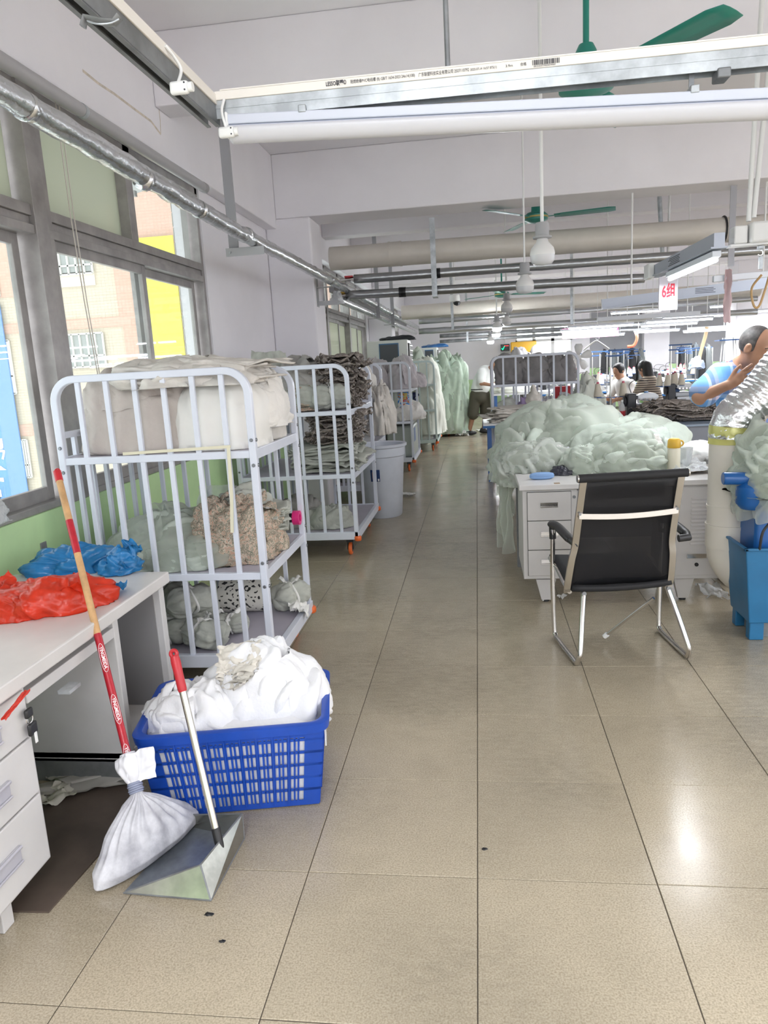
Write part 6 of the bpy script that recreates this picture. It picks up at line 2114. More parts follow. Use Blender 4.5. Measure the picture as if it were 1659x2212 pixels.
sm_.build('seat', M_MESHS, ch, angle=4, solid=0.03)
for s_ in (-1, 1):
    MB().tube(smooth_path([(s_ * 0.262 + cxo * 0.8, 0.12, 0.375), (s_ * 0.262 + cxo * 0.7, 0.26, 0.39), (s_ * 0.262 + cxo * 0.7, 0.42, 0.43), (s_ * 0.26 + cxo * 0.7, 0.56, 0.44)], 4), 0.012, 8).build('seat_rail', M_CHROME, ch)
MB().tube([(-0.21, 0.16, 0.372), (0.21, 0.16, 0.372)], 0.011, 10).build('under_bar', M_CHROME, ch)
Rc = rotz(0.15)
tol = lambda p: Rc.T @ (np.array(p) - V(0.80, 3.655, 0))
b0_, b1_ = tol(PY(1412, 1292, 3.80)), tol(PY(1312, 1370, 3.95))
MB().tube([b0_, b1_], 0.0085, 10).build('loose_brace', M_CHROME, ch)
MB().tube([b1_, b1_ + (b1_ - b0_) * 0.07], 0.014, 8).build('brace_end', M_PVC_W, ch)

# ---- suction pipe
M_FLEX = mat('silver_flex_duct', (0.66, 0.66, 0.67), 0.25, metal=0.9, bump=0.9, bscale=26)
sp = thing('suction_pipe', 'cream PVC suction pipe with elbow beside the steel desk', 'pipe', (1.463, 4.36, 0))
rp_ = 0.118
MB().tube([(0, 0, 0.52), (0, 0, 1.10)], rp_, 36).build('pipe_riser', M_PVC, sp)
el = arc((rp_ + 0.10, 0, 0.45), rp_ + 0.10, math.pi, 1.5 * math.pi, 14)
MB().tube(el, rp_, 30).build('elbow', M_PVC, sp)
MB().tube([(0, 0, 0.44), (0, 0, 0.56)], rp_ + 0.006, 36).build('elbow_collar', M_PVC, sp)
MB().tube([(0, 0, 0.665), (0, 0, 0.685)], rp_ + 0.005, 36).build('joint_ring', M_PVC, sp)
MB().tube([(0, 0, 0.555), (0, 0, 0.575)], rp_ + 0.009, 36).build('joint_ring', M_PVC, sp)
MB().tube([(rp_ + 0.10, 0, 0.232), (0.75, 0, 0.232)], rp_, 30).build('pipe_run', M_PVC, sp)
MB().tube([(0, 0, 1.04), (0, 0, 1.07), (0.0, 0, 1.10), (0.003, 0, 1.135)], [rp_ + 0.006, rp_ + 0.004, rp_ + 0.007, rp_ + 0.006], 36).build('yellow_tape', film('yellow_tape', (0.80, 0.78, 0.25), 0.40, 0.25), sp)
fd = thing('flexible_duct', 'shiny silver flexible duct rising from the suction pipe', 'duct', (1.463, 4.36, 0))
_f = [tuple(PY(a_, b_, 4.36) - V(1.463, 4.36, 0)) for a_, b_ in ((1595, 897), (1646, 850), (1702, 780), (1765, 700))]
cpts = smooth_path([(0, 0, 1.07), (0.003, 0, 1.12)] + _f + [(0.60, 0.02, 1.95), (0.68, 0.04, 2.3), (0.70, 0.05, 2.7), (0.70, 0.05, 3.15)], 40)
dl = np.r_[0, np.cumsum(np.linalg.norm(np.diff(cpts, axis=0), axis=1))]
sS = np.arange(0, dl[-1], 0.0055)
cp2 = np.stack([np.interp(sS, dl, cpts[:, i]) for i in range(3)], -1)
# ribs on a slow spiral plus crumpled foil between
ph = (sS / 0.034) % 1.0
rr2 = rp_ + 0.006 - 0.0055 * np.sin(ph * math.pi) ** 0.8 * np.clip(sS / 0.15, 0.1, 1)
fm_ = MB()
o0 = len(fm_.v)
fm_.tube(cp2, rr2, 56, caps=False)
vs = np.array(fm_.v)
cc = np.repeat(cp2, 56, axis=0)
dv = vs - cc
amp = np.repeat(np.sin(ph * math.pi) ** 0.5, 56)
k_ = 1 + (0.026 * pnoise(vs * 30) + 0.03 * pnoise(vs * 70)) * amp
fm_.v = [tuple(q) for q in cc + dv * k_[:, None]]
fm_.build('foil_sleeve', M_FLEX, fd, angle=4)
# ---- blue suction motor and water tub
M_BLUE = mat('blue_enamel', (0.012, 0.10, 0.33), 0.3, var=0.1, vscale=5)
M_TUB = mat('petrol_blue_plastic', (0.02, 0.15, 0.32), 0.4, var=0.12, vscale=5)
mo = thing('suction_motor', 'blue suction motor with a side cylinder in front of the pipe', 'motor', (1.47, 4.02, 0.60))
MB().tube([(-0.155, 0, 0.295), (-0.15, 0, 0.295), (0.0, 0, 0.290)], [0.030, 0.034, 0.034], 20).build('side_cylinder', M_BLUE, mo)
MB().lathe([(0.0, 0.13), (0.06, 0.13), (0.085, 0.16), (0.085, 0.25), (0.06, 0.27), (0.04, 0.30), (0.0, 0.32)], 28).build('motor_body', M_BLUE, mo)
MB().bx(0.02, 0.55, 0.0, 0.30, -0.30, 0.22).build('housing', M_BLUE, mo, bevel=0.02)
MB().bx(0.05, 0.52, 0.02, 0.28, -0.60, -0.30).build('stand', M_STEEL_D, mo, flat=True)
MB().tube(smooth_path([(0.10, -0.02, 0.22), (0.09, -0.06, 0.10), (0.03, -0.08, 0.02), (0.02, -0.07, -0.08)], 8), 0.007, 8).build('cable', M_BLACK, mo)
tb_ = thing('blue_tub', 'petrol blue plastic tub on short feet beside the suction pipe', 'tub', (1.70, 4.13, 0))


def taper(mb, hx0, hy0, z0_, hx1, hy1, z1_, inner=False):
    P = [(-hx0, -hy0, z0_), (hx0, -hy0, z0_), (hx0, hy0, z0_), (-hx0, hy0, z0_), (-hx1, -hy1, z1_), (hx1, -hy1, z1_), (hx1, hy1, z1_), (-hx1, hy1, z1_)]
    f = [(0, 4, 5, 1), (1, 5, 6, 2), (2, 6, 7, 3), (3, 7, 4, 0), (0, 1, 2, 3)]
    if not inner:
        f = [q[::-1] for q in f]
    mb.add(P, f)
    return mb


m_ = MB()
taper(m_, 0.235, 0.15, 0.10, 0.275, 0.175, 0.52)
taper(m_, 0.225, 0.14, 0.11, 0.263, 0.163, 0.52, True)
m_.build('tub_body', M_TUB, tb_, bevel=0.006, flat=True)
rimm = MB()
for (a_, b_, c_, d_) in ((-0.285, 0.285, -0.185, -0.163), (-0.285, 0.285, 0.163, 0.185), (-0.285, -0.263, -0.185, 0.185), (0.263, 0.285, -0.185, 0.185)):
    rimm.bx(a_, b_, c_, d_, 0.512, 0.526)
rimm.build('tub_rim', M_TUB, tb_, bevel=0.004, flat=True)
for sx_ in (-1, 1):
    for sy_ in (-1, 1):
        MB().box((sx_ * 0.19, sy_ * 0.11, 0.055), (0.075, 0.06, 0.11)).build('foot', M_TUB, tb_, bevel=0.006, flat=True)
MB().cyl((-0.13, -0.165, 0.42), (-0.13, -0.175, 0.42), 0.014).build('drain_hole', M_BLACK, tb_)

# ---- tulle on the desk and the table behind it
tb3 = thing('work_table', 'white work table buried under pale green tulle behind the steel desk', 'table', (0.24, 5.45, 0))
MB().bx(0, 1.5, 0, 2.6, 0.66, 0.70).build('table_top', M_DGREY2, tb3, bevel=0.004, flat=True)
for x_ in (0.10, 1.40):
    for y_ in (0.10, 2.5):
        MB().bx(x_ - 0.03, x_ + 0.03, y_ - 0.03, y_ + 0.03, 0, 0.66).build('leg', M_STEEL_D, tb3, flat=True)
M_TULLE2 = mat('sage_tulle_bulk', (0.66, 0.72, 0.64), 0.95, var=0.10, vscale=5, thin=0.25, bump=0.6, bscale=24)
tu = lambda **k: dict(dict(n=(130, 60), lump=0.16, fold=0.26, fine=0.05), **k)
F_ = lambda **k: dict(dict(lift=0.07, fold=0.22, edge=0.22, n=(34, 30)), **k)
heap('tulle_heap', 'large mound of pale green tulle on the table behind the steel desk', (0.70, 6.2, 0.70),
     [((0.05, 0.2, 0), (0.58, 0.80, 0.46), 3.3, tu()), ((-0.26, -0.1, 0), (0.30, 0.50, 0.33), 6.1, tu()), ((0.50, -0.05, 0), (0.46, 0.55, 0.34), 8.8, tu())],
     [(0, 1.1, -2.9, -1.6, 0.3, 1.4, F_()), (0, 2.2, -1.9, -0.5, 0.2, 1.3, F_()), (0, 3.6, -0.9, 0.5, 0.3, 1.5, F_()), (0, 4.9, -2.2, -0.8, 0.7, 1.6, F_(edge=0.3)), (1, 5.9, -3.4, -1.6, 0.3, 1.6, F_(edge=0.3)), (1, 6.9, -2.0, -0.4, 0.2, 1.6, F_()), (2, 7.9, -2.4, -0.9, 0.2, 1.6, F_()), (2, 9.1, -1.2, 0.3, 0.3, 1.6, F_(edge=0.3)), (0, 10.7, 3.4, 4.9, 0.1, 0.9, F_())], M_TULLE2, mf=M_TULLEF)
heap('tulle_heap', 'pale green tulle bundle at the desk front edge beside the thermos', (1.02, 5.10, 0.792),
     [((0, 0, 0), (0.27, 0.22, 0.24), 2.7, tu()), ((-0.27, 0.02, 0), (0.17, 0.18, 0.17), 4.4, tu(fold=0.34)), ((0.02, 0.38, -0.05), (0.40, 0.3, 0.30), 5.5, tu())],
     [(0, 1.7, -2.8, -1.2, 0.3, 1.6, F_()), (0, 2.8, -1.7, -0.1, 0.2, 1.5, F_()), (0, 3.9, -2.3, -0.8, 0.8, 1.6, F_(edge=0.3)), (1, 4.8, -2.8, -0.8, 0.2, 1.6, F_(edge=0.3)), (2, 5.8, -2.4, -0.8, 0.1, 1.2, F_())], M_TULLE2, mf=M_TULLEF)
heap('tulle_heap', 'grey green tulle spilling over the left desk corner', (0.44, 5.36, 0.79),
     [((0, 0, 0), (0.27, 0.24, 0.19), 7.1, tu()), ((-0.13, 0.08, -0.10), (0.16, 0.30, 0.24), 9.4, tu())],
     [(0, 1.9, -3.2, -1.5, 0.3, 1.6, F_()), (0, 3.1, -1.8, -0.2, 0.2, 1.6, F_()), (1, 4.2, -3.6, -1.8, 0.4, 1.7, F_(edge=0.35)), (1, 5.2, -4.2, -2.4, 0.3, 1.6, F_(edge=0.3))], mat('grey_tulle_bulk', (0.58, 0.61, 0.56), 0.95, var=0.12, vscale=5, thin=0.25, bump=0.6, bscale=24), mf=M_TULLEF)


def drape(label, top, w_, h_, seed, rz=0.0, m_=None):
    t = thing('tulle_drape', label, 'fabric', top, rz)
    b = MB()
    n = (34, 30)
    U, W2 = np.meshgrid(np.linspace(-0.5, 0.5, n[0]), np.linspace(0, 1, n[1]))
    wv = 0.035 * np.sin(U * 22 + 2 * pnoise(np.stack([U * 2, W2, U * 0 + seed], -1))) * (0.4 + W2) + 0.03 * pnoise(np.stack([U * 3, W2 * 3, U * 0 + seed], -1))
    hh = h_ * (0.72 + 0.28 * np.cos((U + 0.15) * 4 + seed) ** 2)
    P = np.stack([U * w_ * (1 - 0.15 * W2), wv - 0.03, -W2 * hh], -1)
    b.grid(P)
    b.build('hanging_sheet', m_ or M_TULLEF, t, angle=4)
    return t


drape('sheer tulle corner hanging off the table into the aisle', (0.215, 5.62, 0.86), 0.75, 0.50, 2.3, math.pi / 2)
drape('long sheer tulle strip hanging lowest beside the desk', (0.19, 5.35, 0.80), 0.30, 0.62, 4.3, math.pi / 2 + 0.2)
drape('sheer tulle hanging beyond the first strip over the table edge', (0.20, 6.5, 0.95), 0.9, 0.55, 6.3, math.pi / 2)
# small things on the desk
wbn = thing('wrapped_bundle', 'white lace bundle in clear plastic on the steel desk', 'bundle', PZ(1195, 1012, 0.792))
m_ = MB()
dome(m_, (0, 0.06, 0), (0.21, 0.12, 0.13), 4.7, (100, 44), 0.2, 0.34, 0.10)
m_.build('lace_cloth', mat('white_lace', (0.80, 0.77, 0.75), 0.8, var=0.1, vscale=20), wbn, angle=4)
for k in range(3):
    m_ = MB()
    flap(m_, (0, 0.06, 0), (0.21, 0.12, 0.13), 3.2 + k * 2, -2.9 + k, -1.2 + k, 0.2, 1.6, lift=0.10, fold=0.3, edge=0.3)
    m_.build('plastic_wrap', M_CLEAR, wbn, angle=4)
one('wrapped_cloth', 'black cloth in clear plastic beside the lace bundle', 'bundle', PZ(1218, 1026, 0.792), lambda b: dome(b, (0, 0.03, 0), (0.085, 0.06, 0.055), 3.9, (50, 24), 0.2, 0.4, 0.12), mat('glossy_black_cloth', (0.03, 0.03, 0.045), 0.18, bump=0.5, bscale=30))
bs = thing('blue_brush', 'light blue oval sponge lying on the steel desk', 'sponge', PZ(1172, 1036, 0.792), 0.06)
MB().lathe([(0.0, 0.0), (0.06, 0.0), (0.078, 0.008), (0.081, 0.018), (0.080, 0.020)], 36, (0, 0.03, 0), None, 0.42).build('sponge_half', mat('pale_blue_felt', (0.22, 0.36, 0.62), 0.85, bump=0.3, bscale=80), bs)
MB().lathe([(0.080, 0.021), (0.081, 0.024), (0.074, 0.036), (0.05, 0.042), (0.0, 0.043)], 36, (0, 0.03, 0), None, 0.42).build('sponge_half', MATS['pale_blue_felt'], bs)
trb = thing('black_tray', 'black wire mesh tray on the desk behind the chair back', 'tray', PZ(1320, 1020, 0.792), -0.35)
MB().prism([(-0.13, -0.02), (-0.06, -0.06), (0.13, -0.05), (0.13, 0.08), (-0.10, 0.06)], 0.006).build('tray_base', M_BLACK, trb)
MB().tube([(-0.13, -0.02, 0.02), (-0.06, -0.06, 0.02), (0.13, -0.05, 0.02), (0.13, 0.08, 0.02), (-0.10, 0.06, 0.02)], 0.005, 8, closed=True).build('tray_rim', M_CHROME, trb)
th_ = thing('thermos', 'cream thermos flask with a yellow cup lid', 'flask', (1.295, 4.93, 0.79))
MB().lathe([(0, 0), (0.036, 0), (0.040, 0.006), (0.040, 0.155), (0.036, 0.162), (0, 0.162)], 26).build('flask_body', mat('cream_enamel', (0.74, 0.70, 0.56), 0.3), th_)
MB().lathe([(0, 0.163), (0.040, 0.163), (0.042, 0.17), (0.039, 0.212), (0.030, 0.222), (0, 0.224)], 26).build('cup_lid', mat('mustard_plastic', (0.66, 0.40, 0.04), 0.4), th_)
MB().tube(arc((0.040, 0, 0.19), 0.017, -math.pi / 2, math.pi / 2, 10), 0.005, 8).build('lid_handle', MATS['mustard_plastic'], th_)
cu = thing('plastic_cup', 'clear plastic cup behind the thermos', 'cup', (1.385, 5.0, 0.79))
MB().lathe([(0.030, 0.0), (0.046, 0.15), (0.048, 0.152), (0.045, 0.15), (0.029, 0.003), (0.0, 0.003)], 24).build('cup_body', M_CLEAR, cu)
for k, (dz, rz_, sxx, lb, c_) in enumerate(((0.0, 0.25, 0.27, 'brown card sheet at the desk corner under the white papers', (0.42, 0.34, 0.25)), (0.012, 0.1, 0.25, 'white printed papers on the desk corner by the pipe', (0.78, 0.78, 0.78)), (0.024, -0.15, 0.20, 'crumpled clear plastic over the papers', None))):
    one('paper_sheet', lb, 'paper', PZ(1500, 1024, 0.795) + V(0.0, 0.10, dz), lambda b, k=k, s=sxx: sheet(b, (0, 0, 0.008), (s, 0.20), 2.2 + k, None, 0.012 if k < 2 else 0.05, (20, 16), 3, 0.05), M_CLEAR if c_ is None else mat('paper_%d' % k, c_, 0.8), rz_)
heap('cushion', 'white stuffed cushion lying on the desk by the suction pipe', PZ(1512, 985, 0.80) + V(0.02, 0.1, 0), [((0, 0, 0), (0.16, 0.14, 0.10), 3.1, dict(n=(60, 28), lump=0.08, fold=0.12))], [], M_SACKW, 'cushion')
one('grey_cloth', 'grey cloth folded under the white cushion', 'fabric', PZ(1500, 1003, 0.80) + V(0.02, 0.06, 0), lambda b: dome(b, (0, 0, 0), (0.13, 0.09, 0.05), 6.1, (50, 24), 0.2, 0.3), M_GREYD)
one('bag_scrap', 'brown paper bag crumpled beside the thermos', 'bag', V(1.20, 5.16, 0.95), lambda b: dome(b, (0, 0, 0), (0.07, 0.06, 0.06), 6.6, (40, 20), 0.3, 0.4), M_PALE)
# tulle bundle on the suction unit
heap('tulle_bundle', 'stack of pale green tulle layers piled on the suction unit', (1.72, 4.12, 0.80),
     [((0, 0, 0), (0.30, 0.26, 0.37), 3.7, tu(aniso=(1, 1, 2.4), e=0.8))],
     [(0, 1.3, -3.4, -1.9, 0.5, 1.6, F_(edge=0.3)), (0, 2.6, -2.6, -1.0, 0.4, 1.5, F_()), (0, 3.5, -3.8, -2.4, 0.3, 1.3, F_(edge=0.3)), (0, 4.6, -3.0, -1.5, 0.9, 1.8, F_(edge=0.35, low=False)), (0, 5.6, -3.4, -2.2, 1.1, 1.9, F_(edge=0.35, low=False))], M_TULLE2, mf=M_TULLEF)
# ------------------------------------------------------------------ people: smooth implicit bodies, one continuous skin each
def surface(prims, vox, k=0.02):
    """prims: ('c',p0,r0,p1,r1[,k]) tapered capsules, ('e',c,radii,R[,k]) ellipsoids, ('-', ...) carved ellipsoid, ('p',n,d) keep n.x<d -> verts, quads"""
    lo, hi = np.full(3, 1e9), np.full(3, -1e9)
    for p in prims:
        if p[0] == 'c':
            for q, r in ((p[1], p[2]), (p[3], p[4])):
                lo, hi = np.minimum(lo, np.array(q) - r), np.maximum(hi, np.array(q) + r)
        elif p[0] == 'e':
            m = max(p[2])
            lo, hi = np.minimum(lo, np.array(p[1]) - m), np.maximum(hi, np.array(p[1]) + m)
    lo, hi = lo - 3 * vox, hi + 3 * vox
    n = np.ceil((hi - lo) / vox).astype(int) + 1
    F = np.full(n, 1.0, np.float32)
    ax = [(lo[i] + vox * np.arange(n[i])).astype(np.float32) for i in range(3)]

    def box(c, m):
        s = []
        for i in range(3):
            a = max(0, int((c[i] - m - lo[i]) / vox))
            b = min(n[i], int((c[i] + m - lo[i]) / vox) + 2)
            s.append(slice(a, b))
        return tuple(s)

    for p in prims:
        if p[0] == 'c':
            a, r0, b, r1 = np.array(p[1], np.float32), p[2], np.array(p[3], np.float32), p[4]
            kk = p[5] if len(p) > 5 else k
            c, m = (a + b) / 2, np.linalg.norm(b - a) / 2 + max(r0, r1) + kk * 2 + vox * 2
            s = box(c, m)
            X, Y, Z = np.meshgrid(ax[0][s[0]], ax[1][s[1]], ax[2][s[2]], indexing='ij')
            d = b - a
            L2 = float(d @ d) + 1e-9
            t = np.clip(((X - a[0]) * d[0] + (Y - a[1]) * d[1] + (Z - a[2]) * d[2]) / L2, 0, 1)
            D = np.sqrt((X - a[0] - t * d[0]) ** 2 + (Y - a[1] - t * d[1]) ** 2 + (Z - a[2] - t * d[2]) ** 2) - (r0 + (r1 - r0) * t)
            op = 'u'
        elif p[0] in ('e', '-'):
            c, rd = np.array(p[1], np.float32), np.array(p[2], np.float32)
            R = np.array(p[3]) if p[3] is not None else np.eye(3)
            kk = p[4] if len(p) > 4 else k
            s = box(c, rd.max() + kk * 2 + vox * 2)
            X, Y, Z = np.meshgrid(ax[0][s[0]] - c[0], ax[1][s[1]] - c[1], ax[2][s[2]] - c[2], indexing='ij')
            q = [X * R[0, i] + Y * R[1, i] + Z * R[2, i] for i in range(3)]
            k0 = np.sqrt(sum((q[i] / rd[i]) ** 2 for i in range(3)))
            k1 = np.sqrt(sum((q[i] / rd[i] ** 2) ** 2 for i in range(3))) + 1e-6
            D = k0 * (k0 - 1.0) / k1
            op = 'u' if p[0] == 'e' else 's'
        else:
            X, Y, Z = np.meshgrid(*ax, indexing='ij', sparse=True)
            nn = p[1]
            D = (X * nn[0] + Y * nn[1] + Z * nn[2] - p[2])
            F = np.maximum(F, D)
            continue
        G = F[s]
        if op == 'u':
            h = np.clip(0.5 + 0.5 * (G - D) / kk, 0, 1)
            F[s] = G * (1 - h) + D * h - kk * h * (1 - h)
        else:
            h = np.clip(0.5 - 0.5 * (G + D) / kk, 0, 1)
            F[s] = G * (1 - h) + (-D) * h + kk * h * (1 - h)
    ins = F < 0
    cs = [slice(0, -1), slice(1, None)]
    cnt = np.zeros(n - 1, np.int32)
    acc = np.zeros((*(n - 1), 3), np.float32)
    nz = tuple(n - 1)
    for axis in range(3):
        oth = [i for i in range(3) if i != axis]
        for a in (0, 1):
            for b in (0, 1):
                s0, s1 = [None] * 3, [None] * 3
                s0[axis], s1[axis] = cs[0], cs[1]
                s0[oth[0]] = s1[oth[0]] = cs[a]
                s0[oth[1]] = s1[oth[1]] = cs[b]
                f0, f1 = F[tuple(s0)], F[tuple(s1)]
                x = (f0 < 0) != (f1 < 0)
                t = np.where(x, f0 / np.where(x, f0 - f1, 1), 0)
                cnt += x
                acc[..., axis] += t * x
                acc[..., oth[0]] += a * x
                acc[..., oth[1]] += b * x
    act = cnt > 0
    idx = np.full(nz, -1, np.int64)
    I = np.argwhere(act)
    idx[act] = np.arange(len(I))
    vs = lo + vox * (I + acc[act] / cnt[act][:, None])
    quads = []
    for axis in range(3):
        oth = [(axis + 1) % 3, (axis + 2) % 3]
        s0, s1 = [slice(None)] * 3, [slice(None)] * 3
        s0[axis], s1[axis] = cs[0], cs[1]
        x = ins[tuple(s0)] != ins[tuple(s1)]
        E = np.argwhere(x)
        ok = np.ones(len(E), bool)
        for o in oth:
            ok &= (E[:, o] > 0) & (E[:, o] < n[o] - 1)
        E = E[ok]
        sgn = ins[tuple(s0)][tuple(E.T)]
        q = []
        for da, db in ((0, 0), (1, 0), (1, 1), (0, 1)):
            J = E.copy()
            J[:, oth[0]] -= da
            J[:, oth[1]] -= db
            q.append(idx[tuple(J.T)])
        q = np.stack(q, 1)
        q[~sgn] = q[~sgn][:, ::-1]
        quads.append(q)
    q = np.concatenate(quads)
    return vs, q[(q >= 0).all(1)]


def skin_mesh(name, prims, vox, m_, parent, k=0.02, smooth=2):
    vs, q = surface(prims, vox, k)
    me = bpy.data.meshes.new(name)
    me.from_pydata(vs.tolist(), [], q.tolist())
    for x in (m_ if isinstance(m_, list) else [m_]):
        me.materials.append(x)
    me.shade_smooth()
    o = bpy.data.objects.new(name, me)
    COL.objects.link(o)
    o.parent = parent
    if smooth:
        s = o.modifiers.new('smooth', 'SMOOTH')
        s.factor, s.iterations = 0.5, smooth
    return o


M_SKIN = mat('skin', (0.46, 0.26, 0.17), 0.5, var=0.08, vscale=12)
M_SKIN2 = mat('tanned_skin', (0.38, 0.20, 0.125), 0.5, var=0.08, vscale=12)
M_HAIR = mat('black_hair', (0.012, 0.010, 0.010), 0.4)
M_HAIRG = mat('short_greying_hair', (0.035, 0.030, 0.030), 0.6, col2=(0.10, 0.09, 0.085), vscale=30)


def frame(f, up=(0, 0, 1)):
    f = np.array(f, float) / np.linalg.norm(f)
    r = np.cross(f, up)
    r /= np.linalg.norm(r)
    return f, r, np.cross(r, f)


def head_prims(c, f, s=1.0, full=True):
    """head at c (centre between the ears), facing f; returns skin prims and a point mapper (forward, side, up)"""
    f, r, u = frame(f)
    at = lambda a, b, d: np.array(c) + s * (f * a + r * b + u * d)
    R = np.stack([r, f, u], 1)
    P = [('e', at(-0.008, 0, 0.03), np.array([0.077, 0.097, 0.098]) * s, R), ('e', at(0.030, 0, -0.035), np.array([0.062, 0.068, 0.080]) * s, R, 0.02), ('e', at(0.062, 0, -0.095), np.array([0.035, 0.030, 0.026]) * s, R, 0.025)]
    if full:
        P += [('c', at(0.088, 0, 0.012), 0.009 * s, at(0.112, 0, -0.030), 0.014 * s, 0.012),
              ('e', at(0.102, 0.012, -0.034), np.array([0.010, 0.010, 0.008]) * s, R, 0.006), ('e', at(0.102, -0.012, -0.034), np.array([0.010, 0.010, 0.008]) * s, R, 0.006),
              ('c', at(0.082, 0.038, 0.026), 0.011 * s, at(0.082, -0.038, 0.026), 0.011 * s, 0.02),
              ('-', at(0.096, 0.033, 0.006), np.array([0.018, 0.012, 0.009]) * s, R, 0.01), ('-', at(0.096, -0.033, 0.006), np.array([0.018, 0.012, 0.009]) * s, R, 0.01),
              ('e', at(0.080, 0.033, 0.004), np.array([0.013, 0.012, 0.010]) * s, R, 0.004), ('e', at(0.080, -0.033, 0.004), np.array([0.013, 0.012, 0.010]) * s, R, 0.004),
              ('c', at(0.086, 0.022, -0.066), 0.007 * s, at(0.086, -0.022, -0.066), 0.007 * s, 0.008), ('c', at(0.090, 0.012, -0.060), 0.006 * s, at(0.090, -0.012, -0.060), 0.006 * s, 0.006)]
        for b in (1, -1):
            P += [('e', at(-0.008, 0.080 * b, -0.004), np.array([0.012, 0.022, 0.034]) * s, R, 0.006), ('-', at(0.002, 0.090 * b, 0.0), np.array([0.008, 0.010, 0.018]) * s, R, 0.006)]
    return P, at, R


def arm(sh, el, wr, r=(0.05, 0.042, 0.030)):
    return [('c', sh, r[0], el, r[1]), ('c', el, r[1] * 0.98, wr, r[2])]


def hand(wr, d, side, palm_n, s=1.0, curl=0.25, spread=0.10, thumb_up=True):
    """hand from the wrist along d; side = towards the thumb, palm_n = out of the back of the hand"""
    d, side, pn = [np.array(x, float) / np.linalg.norm(x) for x in (d, side, palm_n)]
    P = [('c', wr, 0.027 * s, wr + d * 0.045 * s, 0.024 * s, 0.012)]
    for k, off in enumerate((-0.022, -0.008, 0.008, 0.022)):
        P.append(('c', wr + d * 0.02 * s + side * off * 0.8 * s, 0.016 * s, wr + d * 0.085 * s + side * off * s, 0.0125 * s, 0.01))
    for k, (off, L) in enumerate(((-0.030, 0.052), (-0.010, 0.068), (0.011, 0.074), (0.031, 0.066))):
        b0 = wr + (d * 0.088 + side * off) * s
        dd = d + side * spread * (k - 1.5) * 0.8
        dd /= np.linalg.norm(dd)
        b1 = b0 + dd * L * 0.5 * s - pn * curl * 0.3 * L * s
        b2 = b1 + dd * L * 0.5 * s - pn * curl * 0.9 * L * s
        P += [('c', b0, 0.0095 * s, b1, 0.0088 * s, 0.004), ('c', b1, 0.0088 * s, b2, 0.0072 * s, 0.003)]
    t0 = wr + (d * 0.025 + side * 0.028) * s
    t1 = t0 + (d * 0.030 + side * 0.030) * s - pn * 0.004
    t2 = t1 + (d * 0.030 + side * 0.012) * s
    P += [('c', t0, 0.014 * s, t1, 0.0115 * s, 0.008), ('c', t1, 0.0110 * s, t2, 0.009 * s, 0.003)]
    return P


def plaid():
    m = bpy.data.materials.new('blue_plaid_shirt')
    m.use_nodes = True
    nt = m.node_tree
    L = nt.links.new
    b = nt.nodes['Principled BSDF']
    b.inputs['Roughness'].default_value = 0.85
    tc = nt.nodes.new('ShaderNodeTexCoord')
    sx = nt.nodes.new('ShaderNodeSeparateXYZ')
    L(tc.outputs['Object'], sx.inputs[0])
    outs = []
    for i, (ax_, per, off) in enumerate((('X', 0.17, 0.05), ('Z', 0.20, 0.02))):
        a = nt.nodes.new('ShaderNodeMath')
        a.operation = 'MULTIPLY_ADD'
        a.inputs[1].default_value, a.inputs[2].default_value = 1 / per, off / per + 10
        L(sx.outputs[ax_], a.inputs[0])
        f = nt.nodes.new('ShaderNodeMath')
        f.operation = 'FRACT'
        L(a.outputs[0], f.inputs[0])
        r = nt.nodes.new('ShaderNodeValToRGB')
        r.color_ramp.interpolation = 'CONSTANT'
        cols = [(0.0, (0.38, 0.60, 0.86)), (0.36, (0.92, 0.88, 0.92)), (0.48, (0.34, 0.38, 0.52)), (0.64, (0.66, 0.58, 0.66)), (0.80, (0.44, 0.62, 0.82))]
        while len(r.color_ramp.elements) < len(cols):
            r.color_ramp.elements.new(0.5)
        for e, (p_, c_) in zip(r.color_ramp.elements, cols):
            e.position = p_
            e.color = (*c_, 1)
        L(f.outputs[0], r.inputs[0])
        outs.append(r.outputs[0])
    mx = nt.nodes.new('ShaderNodeMix')
    mx.data_type = 'RGBA'
    mx.blend_type = 'MULTIPLY'
    mx.inputs[0].default_value = 1.0
    L(outs[0], mx.inputs[6])
    L(outs[1], mx.inputs[7])
    L(mx.outputs[2], b.inputs['Base Color'])
    return m


